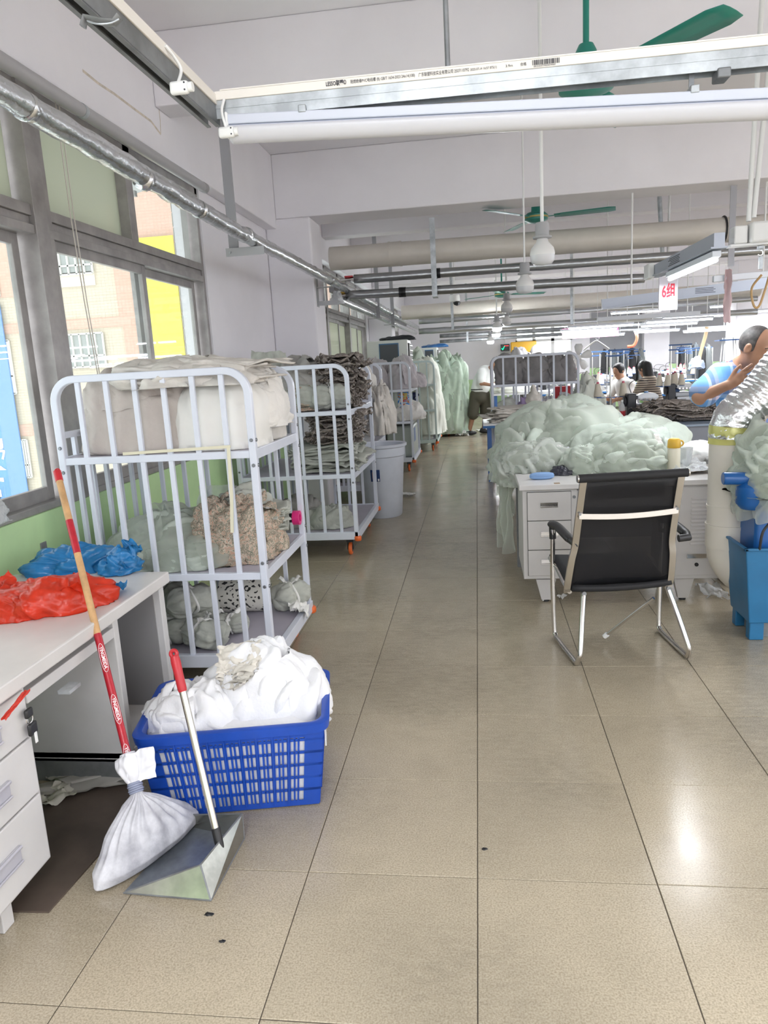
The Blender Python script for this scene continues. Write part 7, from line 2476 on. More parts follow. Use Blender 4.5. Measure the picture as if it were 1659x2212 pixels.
# ---- man in the blue plaid shirt behind the suction pipe
org = V(1.80, 5.12, 0)
mb_ = thing('person', 'person in a blue plaid short-sleeved shirt, head bowed, hand on chest', 'person', org)
hc = PY(1631, 752, 4.98)
shR, shL = PY(1552, 806, 5.03), V(1.97, 5.20, 1.42)
shR = V(shR[0] + 0.02, 5.05, shR[2] - 0.02)
nkb = V(1.745, 5.10, 1.44)
elR = PY(1512, 858, 4.88)
wrR = PY(1572, 832, 4.80)
L_ = lambda p: np.array(p) - org
hp_s, at_, Rh = head_prims(L_(hc), (0.66, -0.62, -0.42), 1.02)
skin = hp_s + [('c', L_(hc) + V(-0.01, 0.03, -0.05), 0.058, L_(nkb), 0.062, 0.03), ('c', L_(nkb), 0.07, L_((1.78, 5.12, 1.25)), 0.10), ('e', L_((1.78, 5.12, 1.22)), (0.145, 0.09, 0.20), None), ('e', L_((1.80, 5.13, 0.98)), (0.15, 0.10, 0.14), None),
               ('c', L_((1.71, 5.13, 0.90)), 0.085, L_((1.70, 5.12, 0.48)), 0.055), ('c', L_((1.70, 5.12, 0.48)), 0.052, L_((1.70, 5.14, 0.08)), 0.038), ('c', L_((1.90, 5.13, 0.90)), 0.085, L_((1.92, 5.12, 0.48)), 0.055), ('c', L_((1.92, 5.12, 0.48)), 0.052, L_((1.92, 5.14, 0.08)), 0.038),
               ('c', L_(nkb) + V(0, 0, -0.03), 0.06, L_(shR), 0.06), ('c', L_(nkb) + V(0, 0, -0.03), 0.06, L_(shL), 0.06)]
skin += arm(L_(shR), L_(elR), L_(wrR), (0.052, 0.045, 0.029))
dh = PY(1603, 815, 4.77) - wrR
skin += hand(L_(wrR), dh, V(-0.15, 0.0, 1.0), V(-0.1, -1, 0.25), 1.05, 0.10, 0.16)
elL, wrL = V(2.10, 5.10, 1.15), V(1.98, 4.95, 1.05)
skin += arm(L_(shL), L_(elL), L_(wrL)) + hand(L_(wrL), (-0.5, -0.7, -0.1), (0, 0, 1), (0.6, -0.5, 0.2), 1.0, 0.4)
skin_mesh('body', skin, 0.0052, M_SKIN2, mb_, 0.022, 2)
# hair: sides and back, receding front
hs_, _, _ = head_prims(L_(hc), (0.66, -0.62, -0.42), 1.02, False)
f_, r_, u_ = frame((0.66, -0.62, -0.42))
hp = [('e', at_(-0.012, 0, 0.034), np.array([0.0835, 0.101, 0.1035]), Rh)]
nn = f_ * 0.80 + u_ * 0.10
hp.append(('p', nn, float(nn @ at_(0.025, 0, 0.02))))
hp.append(('p', -u_, float(-(u_ @ at_(0, 0, -0.035)))))
skin_mesh('hair', hp, 0.0052, M_HAIRG, mb_, 0.01, 1)
eb = MB()
for b in (1, -1):
    eb.tube([at_(0.090, 0.018 * b, 0.030), at_(0.089, 0.036 * b, 0.036), at_(0.078, 0.052 * b, 0.030)], [0.0035, 0.0042, 0.0025], 6)
eb.build('eyebrows', M_HAIR, mb_)
sh_ = [('e', L_((1.765, 5.11, 1.26)), (0.185, 0.125, 0.20), rotz(0.35)), ('e', L_((1.80, 5.13, 1.02)), (0.195, 0.135, 0.20), rotz(0.3)), ('c', L_(nkb) + V(-0.01, 0.015, -0.02), 0.080, L_((1.78, 5.12, 1.30)), 0.12), ('c', L_((1.80, 5.13, 1.0)), 0.16, L_((1.80, 5.13, 0.86)), 0.165),
       ('c', L_(nkb) + V(0, 0.01, -0.04), 0.075, L_(shR), 0.078), ('c', L_(nkb) + V(0, 0.01, -0.04), 0.075, L_(shL), 0.078)]
for a_, b_ in ((shR, elR), (shL, elL)):
    e_ = a_ + (b_ - a_) * 0.80
    sh_.append(('c', L_(a_), 0.084, L_(e_), 0.090))
    dn = (b_ - a_) / np.linalg.norm(b_ - a_)
fz = V(0.66, -0.62, -0.42)
sh_ += [('-', L_(nkb) + V(0.015, -0.045, 0.045), (0.075, 0.075, 0.085), None, 0.012)]
M_PLAID = plaid()
skin_mesh('shirt', sh_, 0.0065, M_PLAID, mb_, 0.035, 2)
# collar leaves and placket
co = MB()
cb_ = L_(nkb)
for s_ in (-1, 1):
    P = []
    for t in np.linspace(0, 1, 9):
        a = math.pi * (0.5 + s_ * 0.86 * t) - 0.12
        cx_, cy_ = 0.074 * math.cos(a) * 1.05, 0.072 * math.sin(a)
        top = cb_ + V(cx_, cy_ + 0.012, 0.035 - 0.055 * t ** 2)
        bot = cb_ + V(cx_ * (1.28 + 0.25 * t), cy_ * 1.32 + 0.008 - 0.016 * t, -0.015 - 0.075 * t ** 2)
        P.append([top, (top + bot) / 2 + V(cx_, cy_, 0.3) * 0.05, bot])
    co.grid(np.array(P))
co.build('collar', M_PLAID, mb_, angle=4, solid=0.005)
pn_ = [('c', L_((1.71, 5.13, 0.88)), 0.105, L_((1.70, 5.12, 0.48)), 0.085), ('c', L_((1.70, 5.12, 0.48)), 0.082, L_((1.70, 5.14, 0.07)), 0.075), ('c', L_((1.90, 5.13, 0.88)), 0.105, L_((1.92, 5.12, 0.48)), 0.085), ('c', L_((1.92, 5.12, 0.48)), 0.082, L_((1.92, 5.14, 0.07)), 0.075), ('e', L_((1.80, 5.13, 0.92)), (0.17, 0.12, 0.12), None)]
skin_mesh('trousers', pn_, 0.012, mat('dark_trousers', (0.05, 0.055, 0.07), 0.8), mb_, 0.02, 1)
for x_ in (1.70, 1.92):
    skin_mesh('shoe', [('e', L_((x_, 5.06, 0.045)), (0.05, 0.13, 0.045), None), ('e', L_((x_, 5.13, 0.06)), (0.045, 0.06, 0.055), None), ('p', (0, 0, -1), -0.002)], 0.009, M_BLACK, mb_, 0.02, 1)

# ---- man in white shirt and shorts bending over the far table
fo = V(0.0, 15.75, 0)
mw = thing('person', 'person in a white short-sleeved shirt and olive shorts bending over the far table', 'person', fo)
pw = lambda px, py, Y_=15.75: PY(px, py, Y_) - fo
hipc = pw(1036, 850)
shc = pw(1046, 806)
headc = pw(1071, 786, 15.6)
hq, ath, Rhh = head_prims(headc, (0.75, -0.35, -0.5), 1.05, True)
fR, fL = np.array(PZ(1014, 940)) - fo, np.array(PZ(1045, 936)) - fo
hR, hL = hipc + V(-0.09, -0.03, -0.02), hipc + V(0.10, 0.03, -0.02)
kR, kL = (hR + fR) / 2 + V(0.02, -0.05, 0.03), (hL + fL) / 2 + V(0.03, -0.05, 0.03)
sR, sL = shc + V(-0.05, -0.19, 0.0), shc + V(0.10, 0.17, 0.0)
eR, wR_ = pw(1040, 828, 15.45), pw(1062, 832, 15.35)
eL, wL_ = sL + V(0.18, -0.05, -0.22), sL + V(0.36, -0.15, -0.26)
sk2 = hq + [('c', headc + V(-0.04, 0.02, -0.03), 0.058, shc + V(0.06, 0, 0.02), 0.065), ('c', shc, 0.12, hipc, 0.13), ('c', sR, 0.06, sL, 0.06), ('c', hR, 0.09, kR, 0.062), ('c', kR, 0.060, fR + V(0, 0, 0.09), 0.042), ('c', hL, 0.09, kL, 0.062), ('c', kL, 0.060, fL + V(0, 0, 0.09), 0.042)]
sk2 += arm(sR, eR, wR_, (0.05, 0.042, 0.03)) + arm(sL, eL, wL_, (0.05, 0.042, 0.03)) + hand(wR_, (1, 0, -0.2), (0, 0, 1), (0, -1, 0)) + hand(wL_, (1, -0.2, -0.2), (0, 0, 1), (0, -1, 0))
skin_mesh('body', sk2, 0.011, M_SKIN2, mw, 0.022, 1)
skin_mesh('shirt', [('c', shc + V(0.02, 0, 0), 0.165, hipc + V(0, 0, 0.10), 0.175), ('e', (shc + hipc) / 2, (0.19, 0.17, 0.24), None), ('c', sR + V(0, 0.03, 0.01), 0.10, sR + (eR - sR) * 0.75, 0.085), ('c', sR, 0.09, sL, 0.09), ('c', sL, 0.095, sL + (eL - sL) * 0.7, 0.075)], 0.013, mat('white_shirt', (0.80, 0.82, 0.80), 0.8), mw, 0.04, 2)
skin_mesh('shorts', [('c', hipc + V(0, 0, 0.04), 0.165, hipc + V(0, 0, -0.06), 0.17), ('c', hR, 0.115, hR + (kR - hR) * 1.02, 0.118), ('c', hL, 0.115, hL + (kL - hL) * 1.02, 0.118)], 0.013, mat('olive_shorts', (0.07, 0.065, 0.045), 0.85), mw, 0.02, 1)
MB().tube([hipc + V(0.17 * math.cos(a), 0.165 * math.sin(a), 0.09) for a in np.linspace(0, 2 * math.pi, 20, endpoint=False)], 0.017, 6, closed=True).build('belt', M_BLACK, mw)
hp = [('e', ath(-0.012, 0, 0.034), np.array([0.084, 0.102, 0.104]) * 1.05, Rhh)]
ff_, rr_, uu_ = frame((0.75, -0.35, -0.5))
hp.append(('p', ff_, float(ff_ @ ath(0.02, 0, 0))))
hp.append(('p', -uu_, float(-(uu_ @ ath(0, 0, -0.04)))))
skin_mesh('hair', hp, 0.011, M_HAIRG, mw, 0.01, 1)
for f__ in (fR, fL):
    skin_mesh('shoe', [('e', f__ + V(0.03, -0.02, 0.05), (0.13, 0.06, 0.05), None), ('e', f__ + V(-0.02, 0, 0.08), (0.06, 0.05, 0.05), None), ('p', (0, 0, -1), -0.002)], 0.012, M_BLACK, mw, 0.02, 1)


# ---- two seated machinists
def seated(label, px, py, Y_, shirt, face, hairlen, lean=0.16):
    hc_ = PY(px, py, Y_)
    o = V(hc_[0], Y_, 0)
    t = thing('person', label, 'person', o)
    c = hc_ - o
    f = np.array(face, float)
    fx = V(f[0], f[1], 0) / np.linalg.norm(f[:2])
    sd_ = V(-fx[1], fx[0], 0)
    q, at2, R2 = head_prims(c, face, 1.0, True)
    sh0 = c - fx * 0.10 + V(0, 0, -0.22)
    hip = V(0, 0, 0.50) - fx * 0.26
    a1, a2 = sh0 + sd_ * 0.17, sh0 - sd_ * 0.17
    arms = []
    for s_, a_ in ((1, a1), (-1, a2)):
        e2 = a_ + fx * 0.12 + sd_ * s_ * 0.05 + V(0, 0, -0.25)
        w2 = e2 + fx * 0.22 + V(0, 0, 0.02)
        arms.append((a_, e2, w2))
    P = q + [('c', c - fx * 0.03 + V(0, 0, -0.04), 0.05, sh0, 0.06), ('c', sh0, 0.10, hip, 0.13), ('c', a1, 0.055, a2, 0.055)]
    for a_, e2, w2 in arms:
        P += arm(a_, e2, w2, (0.045, 0.038, 0.027)) + hand(w2, fx + V(0, 0, -0.2), V(0, 0, 1), -sd_)
    for s_ in (1, -1):
        hp2, kn = hip + sd_ * 0.09 * s_, hip + sd_ * 0.12 * s_ + fx * 0.42 + V(0, 0, 0.02)
        ft = kn + V(0, 0, -(kn[2] - 0.08)) + fx * 0.02
        P += [('c', hp2, 0.085, kn, 0.06), ('c', kn, 0.055, ft, 0.04), ('c', ft, 0.04, ft + fx * 0.14 + V(0, 0, -0.03), 0.035)]
    skin_mesh('body', P, 0.012, M_SKIN, t, 0.022, 1)
    S_ = [('c', sh0, 0.135, hip + V(0, 0, 0.02), 0.165), ('c', a1, 0.075, a2, 0.075)]
    for a_, e2, w2 in arms:
        S_.append(('c', a_, 0.072, a_ + (e2 - a_) * 0.75, 0.066))
    skin_mesh('shirt', S_, 0.013, shirt, t, 0.04, 2)
    Hh = [('e', at2(-0.015, 0, 0.038), (0.092, 0.106, 0.108), R2)]
    n1, r1, u1 = frame(face)
    Hh.append(('p', n1, float(n1 @ at2(0.055, 0, 0))))
    skin_mesh('hair', Hh, 0.011, M_HAIR, t, 0.012, 1)
    if hairlen:
        skin_mesh('long_hair', [('c', at2(-0.06, 0.0, 0.03), 0.085, sh0 - fx * 0.06 + V(0, 0, -hairlen * 0.4), 0.075), ('c', sh0 - fx * 0.06 + V(0, 0, -hairlen * 0.4), 0.075, sh0 - fx * 0.10 + V(0, 0, -hairlen), 0.04), ('c', at2(0.0, 0.06, 0.0), 0.05, sh0 - sd_ * 0.08 + V(0, 0, -0.06), 0.04)], 0.012, M_HAIR, t, 0.03, 1)
    st = thing('stool', ('round black stool under the ' + label[:label.index(' at a')])[:200], 'stool', o - fx * 0.26)
    MB().lathe([(0, 0.36), (0.17, 0.36), (0.18, 0.38), (0.17, 0.40), (0, 0.40)], 24).build('seat', M_BLACK, st)
    for k in range(4):
        a = k * math.pi / 2 + 0.4
        MB().tube([(0.10 * math.cos(a), 0.10 * math.sin(a), 0.36), (0.18 * math.cos(a), 0.18 * math.sin(a), 0.0)], 0.012, 8).build('leg', M_STEEL_D, st)
    return t


def stripe_mat(name, c1, c2, sc):
    m = bpy.data.materials.new(name)
    m.use_nodes = True
    nt = m.node_tree
    b = nt.nodes['Principled BSDF']
    b.inputs['Roughness'].default_value = 0.85
    tc = nt.nodes.new('ShaderNodeTexCoord')
    wv = nt.nodes.new('ShaderNodeTexWave')
    wv.bands_direction = 'Z'
    wv.inputs['Scale'].default_value = sc
    wv.inputs['Distortion'].default_value = 0.3
    r = nt.nodes.new('ShaderNodeValToRGB')
    r.color_ramp.interpolation = 'CONSTANT'
    r.color_ramp.elements[0].color = (*c1, 1)
    r.color_ramp.elements[1].color = (*c2, 1)
    r.color_ramp.elements[1].position = 0.55
    nt.links.new(tc.outputs['Object'], wv.inputs['Vector'])
    nt.links.new(wv.outputs['Fac'], r.inputs[0])
    nt.links.new(r.outputs[0], b.inputs['Base Color'])
    return m


seated('person with short black hair in a white blouse at a sewing machine', 1337, 802, 13.1, mat('white_blouse', (0.78, 0.77, 0.76), 0.8), (-0.75, -0.5, -0.45), 0.0)
seated('person with long dark hair in a brown striped shirt at a sewing machine', 1392, 797, 12.55, stripe_mat('brown_striped_knit', (0.55, 0.46, 0.36), (0.10, 0.08, 0.07), 9), (-0.55, 0.70, -0.45), 0.30)
# ------------------------------------------------------------------ sewing floor in the background
M_TABW = mat('white_sewing_table', (0.74, 0.75, 0.76), 0.3, var=0.05)
M_BLUEEDGE = mat('blue_table_edge', (0.03, 0.14, 0.36), 0.4)
M_MDARK = mat('dark_machine_metal', (0.03, 0.03, 0.035), 0.35)
M_MWHITE = mat('white_machine_cover', (0.74, 0.76, 0.80), 0.3)
M_MGREY = mat('grey_machine_metal', (0.30, 0.31, 0.33), 0.35, metal=0.5)
M_CONE = mat('cream_thread', (0.66, 0.60, 0.50), 0.85, bump=0.3, bscale=120)
M_CONEW = mat('white_thread', (0.80, 0.80, 0.82), 0.85, bump=0.3, bscale=120)
M_CAPR = mat('pink_cone_cap', (0.60, 0.12, 0.18), 0.5)
M_BLUEP = mat('blue_plastic_arm', (0.03, 0.10, 0.28), 0.4)


def sew_table(label, x0, y0, w_, d_, z=0.76, group='sewing tables', rz=0.0):
    t = thing('sewing_table', label, 'table', (x0, y0, 0), rz, group)
    MB().bx(0, w_, 0, d_, z - 0.012, z).build('table_top', M_TABW, t, bevel=0.004, flat=True)
    MB().bx(-0.004, w_ + 0.004, -0.004, d_ + 0.004, z - 0.05, z - 0.0125).build('edge_band', M_BLUEEDGE, t, bevel=0.004, flat=True)
    for x_ in (0.10, w_ - 0.10):
        MB().bx(x_ - 0.03, x_ + 0.03, d_ * 0.35, d_ * 0.65, 0.05, z - 0.05).build('leg', M_MGREY, t, flat=True)
        MB().bx(x_ - 0.03, x_ + 0.03, 0.04, d_ - 0.04, 0, 0.05).build('foot', M_MGREY, t, flat=True)
    MB().bx(w_ * 0.35, w_ * 0.6, d_ * 0.3, d_ * 0.55, 0.38, z - 0.05).build('motor_box', M_MDARK, t, flat=True)
    return t


def overlocker(label, x0, y0, z, rz=0.0, group='overlock machines'):
    t = thing('sewing_machine', label, 'sewing machine', (x0, y0, z), rz, group)
    MB().bx(-0.03, 0.24, -0.09, 0.09, 0.0, 0.10).build('base_case', M_MWHITE, t, bevel=0.008, flat=True)
    MB().bx(0.02, 0.10, -0.0915, -0.09, 0.03, 0.07).build('rating_plate', M_MGREY, t, flat=True)
    MB().bx(-0.16, -0.05, -0.08, 0.08, 0.0, 0.30).build('motor_case', M_MDARK, t, bevel=0.015, flat=True)
    MB().lathe([(0, -0.02), (0.06, -0.02), (0.07, 0), (0.06, 0.02), (0, 0.02)], 22, (-0.18, 0, 0.20), roty(math.pi / 2)).build('hand_wheel', M_MDARK, t)
    MB().bx(-0.05, 0.20, -0.06, 0.06, 0.10, 0.17).build('looper_bed', M_MGREY, t, bevel=0.01, flat=True)
    m_ = MB()
    P = []
    for x_, h_ in ((-0.03, 0.02), (0.02, 0.045), (0.10, 0.05), (0.18, 0.04), (0.215, 0.015)):
        P.append([(x_, -0.075, 0.25 - h_), (x_, -0.08, 0.25), (x_, -0.06, 0.25 + h_), (x_, 0.06, 0.25 + h_), (x_, 0.08, 0.25), (x_, 0.075, 0.25 - h_)])
    m_.grid(np.array(P), wv=True)
    m_.build('head_cover', M_MWHITE, t)
    MB().lathe([(0, 0), (0.028, 0), (0.024, 0.02), (0, 0.022)], 18, (0.08, 0, 0.295)).build('oil_cap', mat('machine_blue', (0.08, 0.22, 0.45), 0.3), t)
    m_ = MB()
    for k in range(4):
        m_.cyl((0.0 + 0.05 * k, -0.085, 0.225), (0.0 + 0.05 * k, -0.105, 0.225), 0.014, n=12)
    m_.build('tension_dials', M_CHROME, t)
    MB().tube([(0.17, -0.05, 0.24), (0.19, -0.07, 0.12)], 0.006, 8).build('needle_bar', M_CHROME, t)
    MB().bx(0.20, 0.34, -0.10, 0.04, 0.085, 0.093).build('cloth_plate', M_MGREY, t, flat=True)
    MB().tube(smooth_path([(-0.10, 0.0, 0.30), (-0.12, 0.02, 0.40), (-0.05, 0.0, 0.46), (0.10, -0.02, 0.44)]), 0.005, 6).build('lamp_neck', M_MDARK, t)
    return t


def cone(label, x0, y0, z, s=1.0, m_=None, group=None):
    t = thing('thread_cone', label, 'thread', (x0, y0, z), 0, group)
    MB().lathe([(0, 0), (0.045 * s, 0.0), (0.052 * s, 0.01 * s), (0.030 * s, 0.165 * s), (0, 0.168 * s)], 22).build('thread_wound', m_ or M_CONE, t)
    MB().lathe([(0, 0.166 * s), (0.018 * s, 0.166 * s), (0.015 * s, 0.19 * s), (0, 0.19 * s)], 14).build('cone_tip', M_CAPR, t)
    return t


def stand(label, x0, y0, z, H=0.75, group='thread stands', n=4, s=1.0, m_=None, conelabel=None):
    t = thing('thread_stand', label, 'thread stand', (x0, y0, z), 0, group)
    MB().tube([(0, 0, 0), (0, 0, H)], 0.010, 10).build('pole', M_CHROME, t)
    MB().bx(-0.17, 0.17, -0.012, 0.012, 0.30 * H - 0.008, 0.30 * H).build('spool_bar', M_BLUEP, t, flat=True)
    MB().bx(-0.03, 0.30, -0.016, 0.016, H - 0.02, H).build('guide_arm', M_BLUEP, t, bevel=0.003, flat=True)
    MB().bx(-0.03, 0.12, -0.016, 0.016, H - 0.09, H - 0.07).build('guide_arm', M_BLUEP, t, bevel=0.003, flat=True)
    for k in range(n):
        x_ = -0.15 + 0.30 * k / max(1, n - 1)
        MB().lathe([(0, 0), (0.05, 0), (0.05, 0.006), (0, 0.006)], 16, (x_, 0.045 * (-1) ** k, 0.30 * H)).build('spool_pad', M_BLUEP, t)
        cone(conelabel, x0 + x_, y0 + 0.045 * (-1) ** k, z + 0.30 * H + 0.007, s, m_, conelabel and (conelabel + ' group')[:60])
    return t


# grey steel table with the brown ruffled heap
a0 = PZ(1352, 925, 0.74)
gt = thing('grey_table', 'long grey steel table with a dark apron behind the steel desk', 'table', (1.62, 8.50, 0), 0.06)
MB().bx(0, 2.2, 0, 0.65, 0.715, 0.74).build('table_top', mat('blue_grey_top', (0.20, 0.25, 0.32), 0.3), gt, bevel=0.004, flat=True)
MB().bx(0.03, 2.17, 0.02, 0.05, 0.47, 0.715).build('apron', mat('dark_grey_apron', (0.17, 0.18, 0.21), 0.5), gt, flat=True)
for x_ in (0.06, 2.14):
    for y_ in (0.06, 0.59):
        MB().bx(x_ - 0.025, x_ + 0.025, y_ - 0.025, y_ + 0.025, 0, 0.715).build('leg', M_MGREY, gt, flat=True)
MB().bx(0.4, 0.9, 0.10, 0.5, 0.36, 0.47).build('drawer_box', MATS['dark_grey_apron'], gt, flat=True)
hq_ = PZ(1500, 908, 0.742)
one('garment_stack', 'brown and grey ruffled fabric heap on the long grey table', 'fabric', hq_ + V(-0.02, 0.12, 0), lambda b: layers(b, (0, 0, 0), (0.85, 0.42, 0.22), 26, 61, 0.10, 0.05, 0.5, 0.0, 16, (70, 10), 0.28), M_RUFF)
one('garment_stack', 'second brown ruffled stack on the grey table beside the person in plaid', 'fabric', hq_ + V(0.38, 0.14, 0), lambda b: layers(b, (0, 0, 0), (0.45, 0.40, 0.32), 30, 63, 0.09, 0.055, 0.5, 0.0, 17, (60, 10), 0.28), M_RUFF)
# first overlock table
t1 = PZ(1320, 911, 0.76)
sew_table('sewing table with blue edge in front of the nearest overlock machine', 1.50, 9.20, 0.78, 0.72)
overlocker('nearest overlock machine with white base behind the tulle mound', PZ(1352, 893, 0.76)[0] + 0.04, 9.62, 0.76)
stand('tall thread stand pole beside the two bottles', PZ(1290, 890, 0.76)[0] + 0.02, 9.80, 0.76, 0.85, conelabel='cream thread cone on the stand beside the two bottles', n=2)
for k, (px, c_) in enumerate(((1296, (0.5, 0.03, 0.04)), (1312, (0.45, 0.04, 0.06)))):
    b_ = PZ(px, 884, 0.76)
    bt = thing('drink_bottle', ['slim bottle with red drink on the sewing table', 'clear bottle with a dark red label on the sewing table'][k], 'bottle', (b_[0], 9.55 + 0.1 * k, 0.76))
    MB().lathe([(0, 0), (0.034, 0), (0.036, 0.01), (0.036, 0.13), (0.030, 0.16), (0.014, 0.19), (0.014, 0.21), (0, 0.21)], 22).build('bottle_body', film('clear_bottle', (0.8, 0.84, 0.86), 0.35, 0.08), bt)
    MB().lathe([(0.0365, 0.02), (0.0365, 0.02 + 0.07), (0.03, 0.091)], 22).build('bottle_label', mat('bottle_red_%d' % k, c_, 0.4), bt)
    MB().lathe([(0, 0.205), (0.016, 0.205), (0.016, 0.225), (0, 0.226)], 16).build('bottle_cap', M_PVC_W, bt)
# second overlock table
sew_table('sewing table with blue edge in front of the plaid-shirted person', 2.38, 11.22, 0.90, 0.80)
overlocker('overlock machine on the second sewing table with cream cones above', PZ(1438, 866, 0.76)[0] + 0.02, 11.75, 0.76)
one('blue_cloth', 'blue cloth lying on the second sewing table', 'fabric', V(PZ(1468, 872, 0.77)[0], 11.42, 0.762), lambda b: dome(b, (0, 0, 0), (0.13, 0.10, 0.05), 2.2, (40, 18), 0.3, 0.3), mat('blue_cloth', (0.06, 0.18, 0.45), 0.85))
stand('thread stand with blue arms over the second sewing table', PZ(1397, 862, 0.76)[0] + 0.05, 11.75, 0.76, 0.88, conelabel='cream thread cone with pink tip on the second sewing table stand')
cone('large cream thread cone nearest the plaid-shirted person', 3.05, 11.9, 1.02, 1.15, None)
tag(MB().bx(-0.06, 0.06, -0.06, 0.06, 0, 0.258).build('spool_post', M_BLUEP, flat=True, loc=(3.05, 11.9, 0.76)), 'blue post carrying the large cream cone', 'post')
# white cone rack with bags
cr_x = PZ(1485, 838, 0.76)[0]
sew_table('sewing table below the white thread rack', cr_x - 0.6, 13.2, 1.3, 0.8)
wr_ = thing('cone_rack', 'white four-legged thread rack with blue shelves', 'rack', (cr_x, 13.6, 0.76))
for x_ in (-0.14, 0.14):
    for y_ in (-0.1, 0.1):
        MB().tube([(x_, y_, 0), (x_ * 0.6, y_ * 0.6, 0.95)], 0.012, 8).build('post', M_PVC_W, wr_)
for z_ in (0.32, 0.90):
    MB().bx(-0.2, 0.2, -0.14, 0.14, z_, z_ + 0.02).build('shelf', M_BLUEP, wr_, flat=True)
for k in range(4):
    cone('white thread cone on the white thread rack', cr_x - 0.12 + 0.08 * k, 13.6 + 0.06 * (-1) ** k, 0.76 + 0.342, 1.1, M_CONEW, 'white cones on the thread rack')
cone('single white cone on the table under the thread rack', cr_x, 13.45, 0.762, 1.2, M_CONEW)
heap('plastic_bag', 'clear and blue carrier bags hung beside the white thread rack', (cr_x - 0.50, 13.7, 1.05), [((0, 0, 0), (0.16, 0.12, 0.34), 4.4, dict(n=(50, 26), lump=0.2, fold=0.3, low=0.5))], [], mat('bag_white_blue', (0.66, 0.72, 0.80), 0.35, col2=(0.25, 0.40, 0.65), vscale=4), 'bag')
tag(MB().tube([(cr_x - 0.50, 13.75, 0.76), (cr_x - 0.50, 13.75, 1.55)], 0.01, 8).build('bag_pole', M_CHROME), 'thin pole that the carrier bags hang from', 'pole')
heap('cloth_heap', 'white and pale blue cloths on the table under the thread rack', (cr_x + 0.1, 13.35, 0.762), [((0, 0, 0), (0.5, 0.15, 0.12), 3.4, dict(n=(60, 26), lump=0.2, fold=0.3))], [], mat('pale_blue_white', (0.66, 0.71, 0.76), 0.85, var=0.1))
heap('red_bag', 'red plastic bag lying on the table under the thread rack', (cr_x + 0.30, 13.5, 0.85), [((0, 0, 0), (0.15, 0.12, 0.12), 5.4, dict(n=(40, 20), lump=0.2, fold=0.3))], [], M_BAGR, 'bag')
# rows of further machines
rgm = random.Random(5)
rows = [(13.4, (1.75,)), (14.55, (2.2, 3.5, 4.9)), (16.6, (1.7, 2.9, 4.2, 5.4)), (18.4, (1.7, 3.1, 4.5, 6.0)), (20.2, (2.2, 3.7, 5.2, 6.8))]
words_row = {13.4: 'beside the white fan', 14.55: 'row behind the seated people', 16.6: 'mid-hall row', 18.4: 'row by far columns', 20.2: 'last row by grey wall'}
pos_w = ('first', 'second', 'third', 'fourth')
for y_, xs_ in rows:
    for k, x_ in enumerate(xs_):
        wd = '%s from the aisle, %s' % (pos_w[k], words_row[y_])
        sew_table('sewing table, ' + wd, x_ - 0.5, y_, 1.05, 0.6)
        overlocker('sewing machine, ' + wd, x_ - 0.1, y_ + 0.3, 0.76, rgm.uniform(-0.3, 0.3))
        stand('thread stand, ' + wd, x_ + 0.35, y_ + 0.42, 0.76, rgm.uniform(0.7, 0.9), n=2 + k % 2, conelabel='thread cone on the stand, ' + wd, m_=M_CONEW if (k + int(y_)) % 2 else M_CONE)
        m_ = rgm.choice((M_WCL, M_GREYD, M_TULLE, M_WSH, M_GREYC))
        one('cloth_heap', 'cloth heap on the sewing table, ' + wd, 'fabric', (x_ - 0.33 + rgm.uniform(-0.05, 0.05), y_ + 0.22, 0.762), lambda b, s=rgm.uniform(1, 90): dome(b, (0, 0, 0), (0.17, 0.16, 0.13), s, (36, 18), 0.25, 0.35), m_)
# dark garments hung on rails by the grey walls
for k, (px, y_, w_, lb) in enumerate(((1345, 21.2, 1.2, 'rail of dark garments against the grey wall by the far column'), (1500, 20.9, 0.9, 'rail of dark garments right of the far column'))):
    x_ = PY(px, 780, y_)[0]
    gr = thing('garment_rail', lb, 'rail', (x_, y_, 0))
    for s_ in (-1, 1):
        MB().tube([(s_ * w_ / 2, 0, 0), (s_ * w_ / 2, 0, 1.55)], 0.018, 8).build('upright', M_PVC_W, gr)
    MB().tube([(-w_ / 2, 0, 1.55), (w_ / 2, 0, 1.55)], 0.018, 8).build('rail_bar', M_BLUEP, gr)
    for j in range(5):
        one('hung_garment', 'dark garment hung on the ' + ('first' if k == 0 else 'second') + ' rail by the grey wall', 'garment', (x_ - w_ / 2 + 0.12 + j * (w_ - 0.24) / 4, y_, 0.75), lambda b, s=j + k * 7: dome(b, (0, 0, 0), (0.10, 0.18, 0.82), 2.2 + s, (36, 24), 0.12, 0.22, 0.05, 0.7, 1, low=0, aniso=(2, 2, 0.5)), mat('dark_cloth_%d' % (j % 3), [(0.02, 0.02, 0.022), (0.14, 0.15, 0.15), (0.06, 0.07, 0.08)][j % 3], 0.85), 0, 'dark garments on rail %d' % (k + 1))
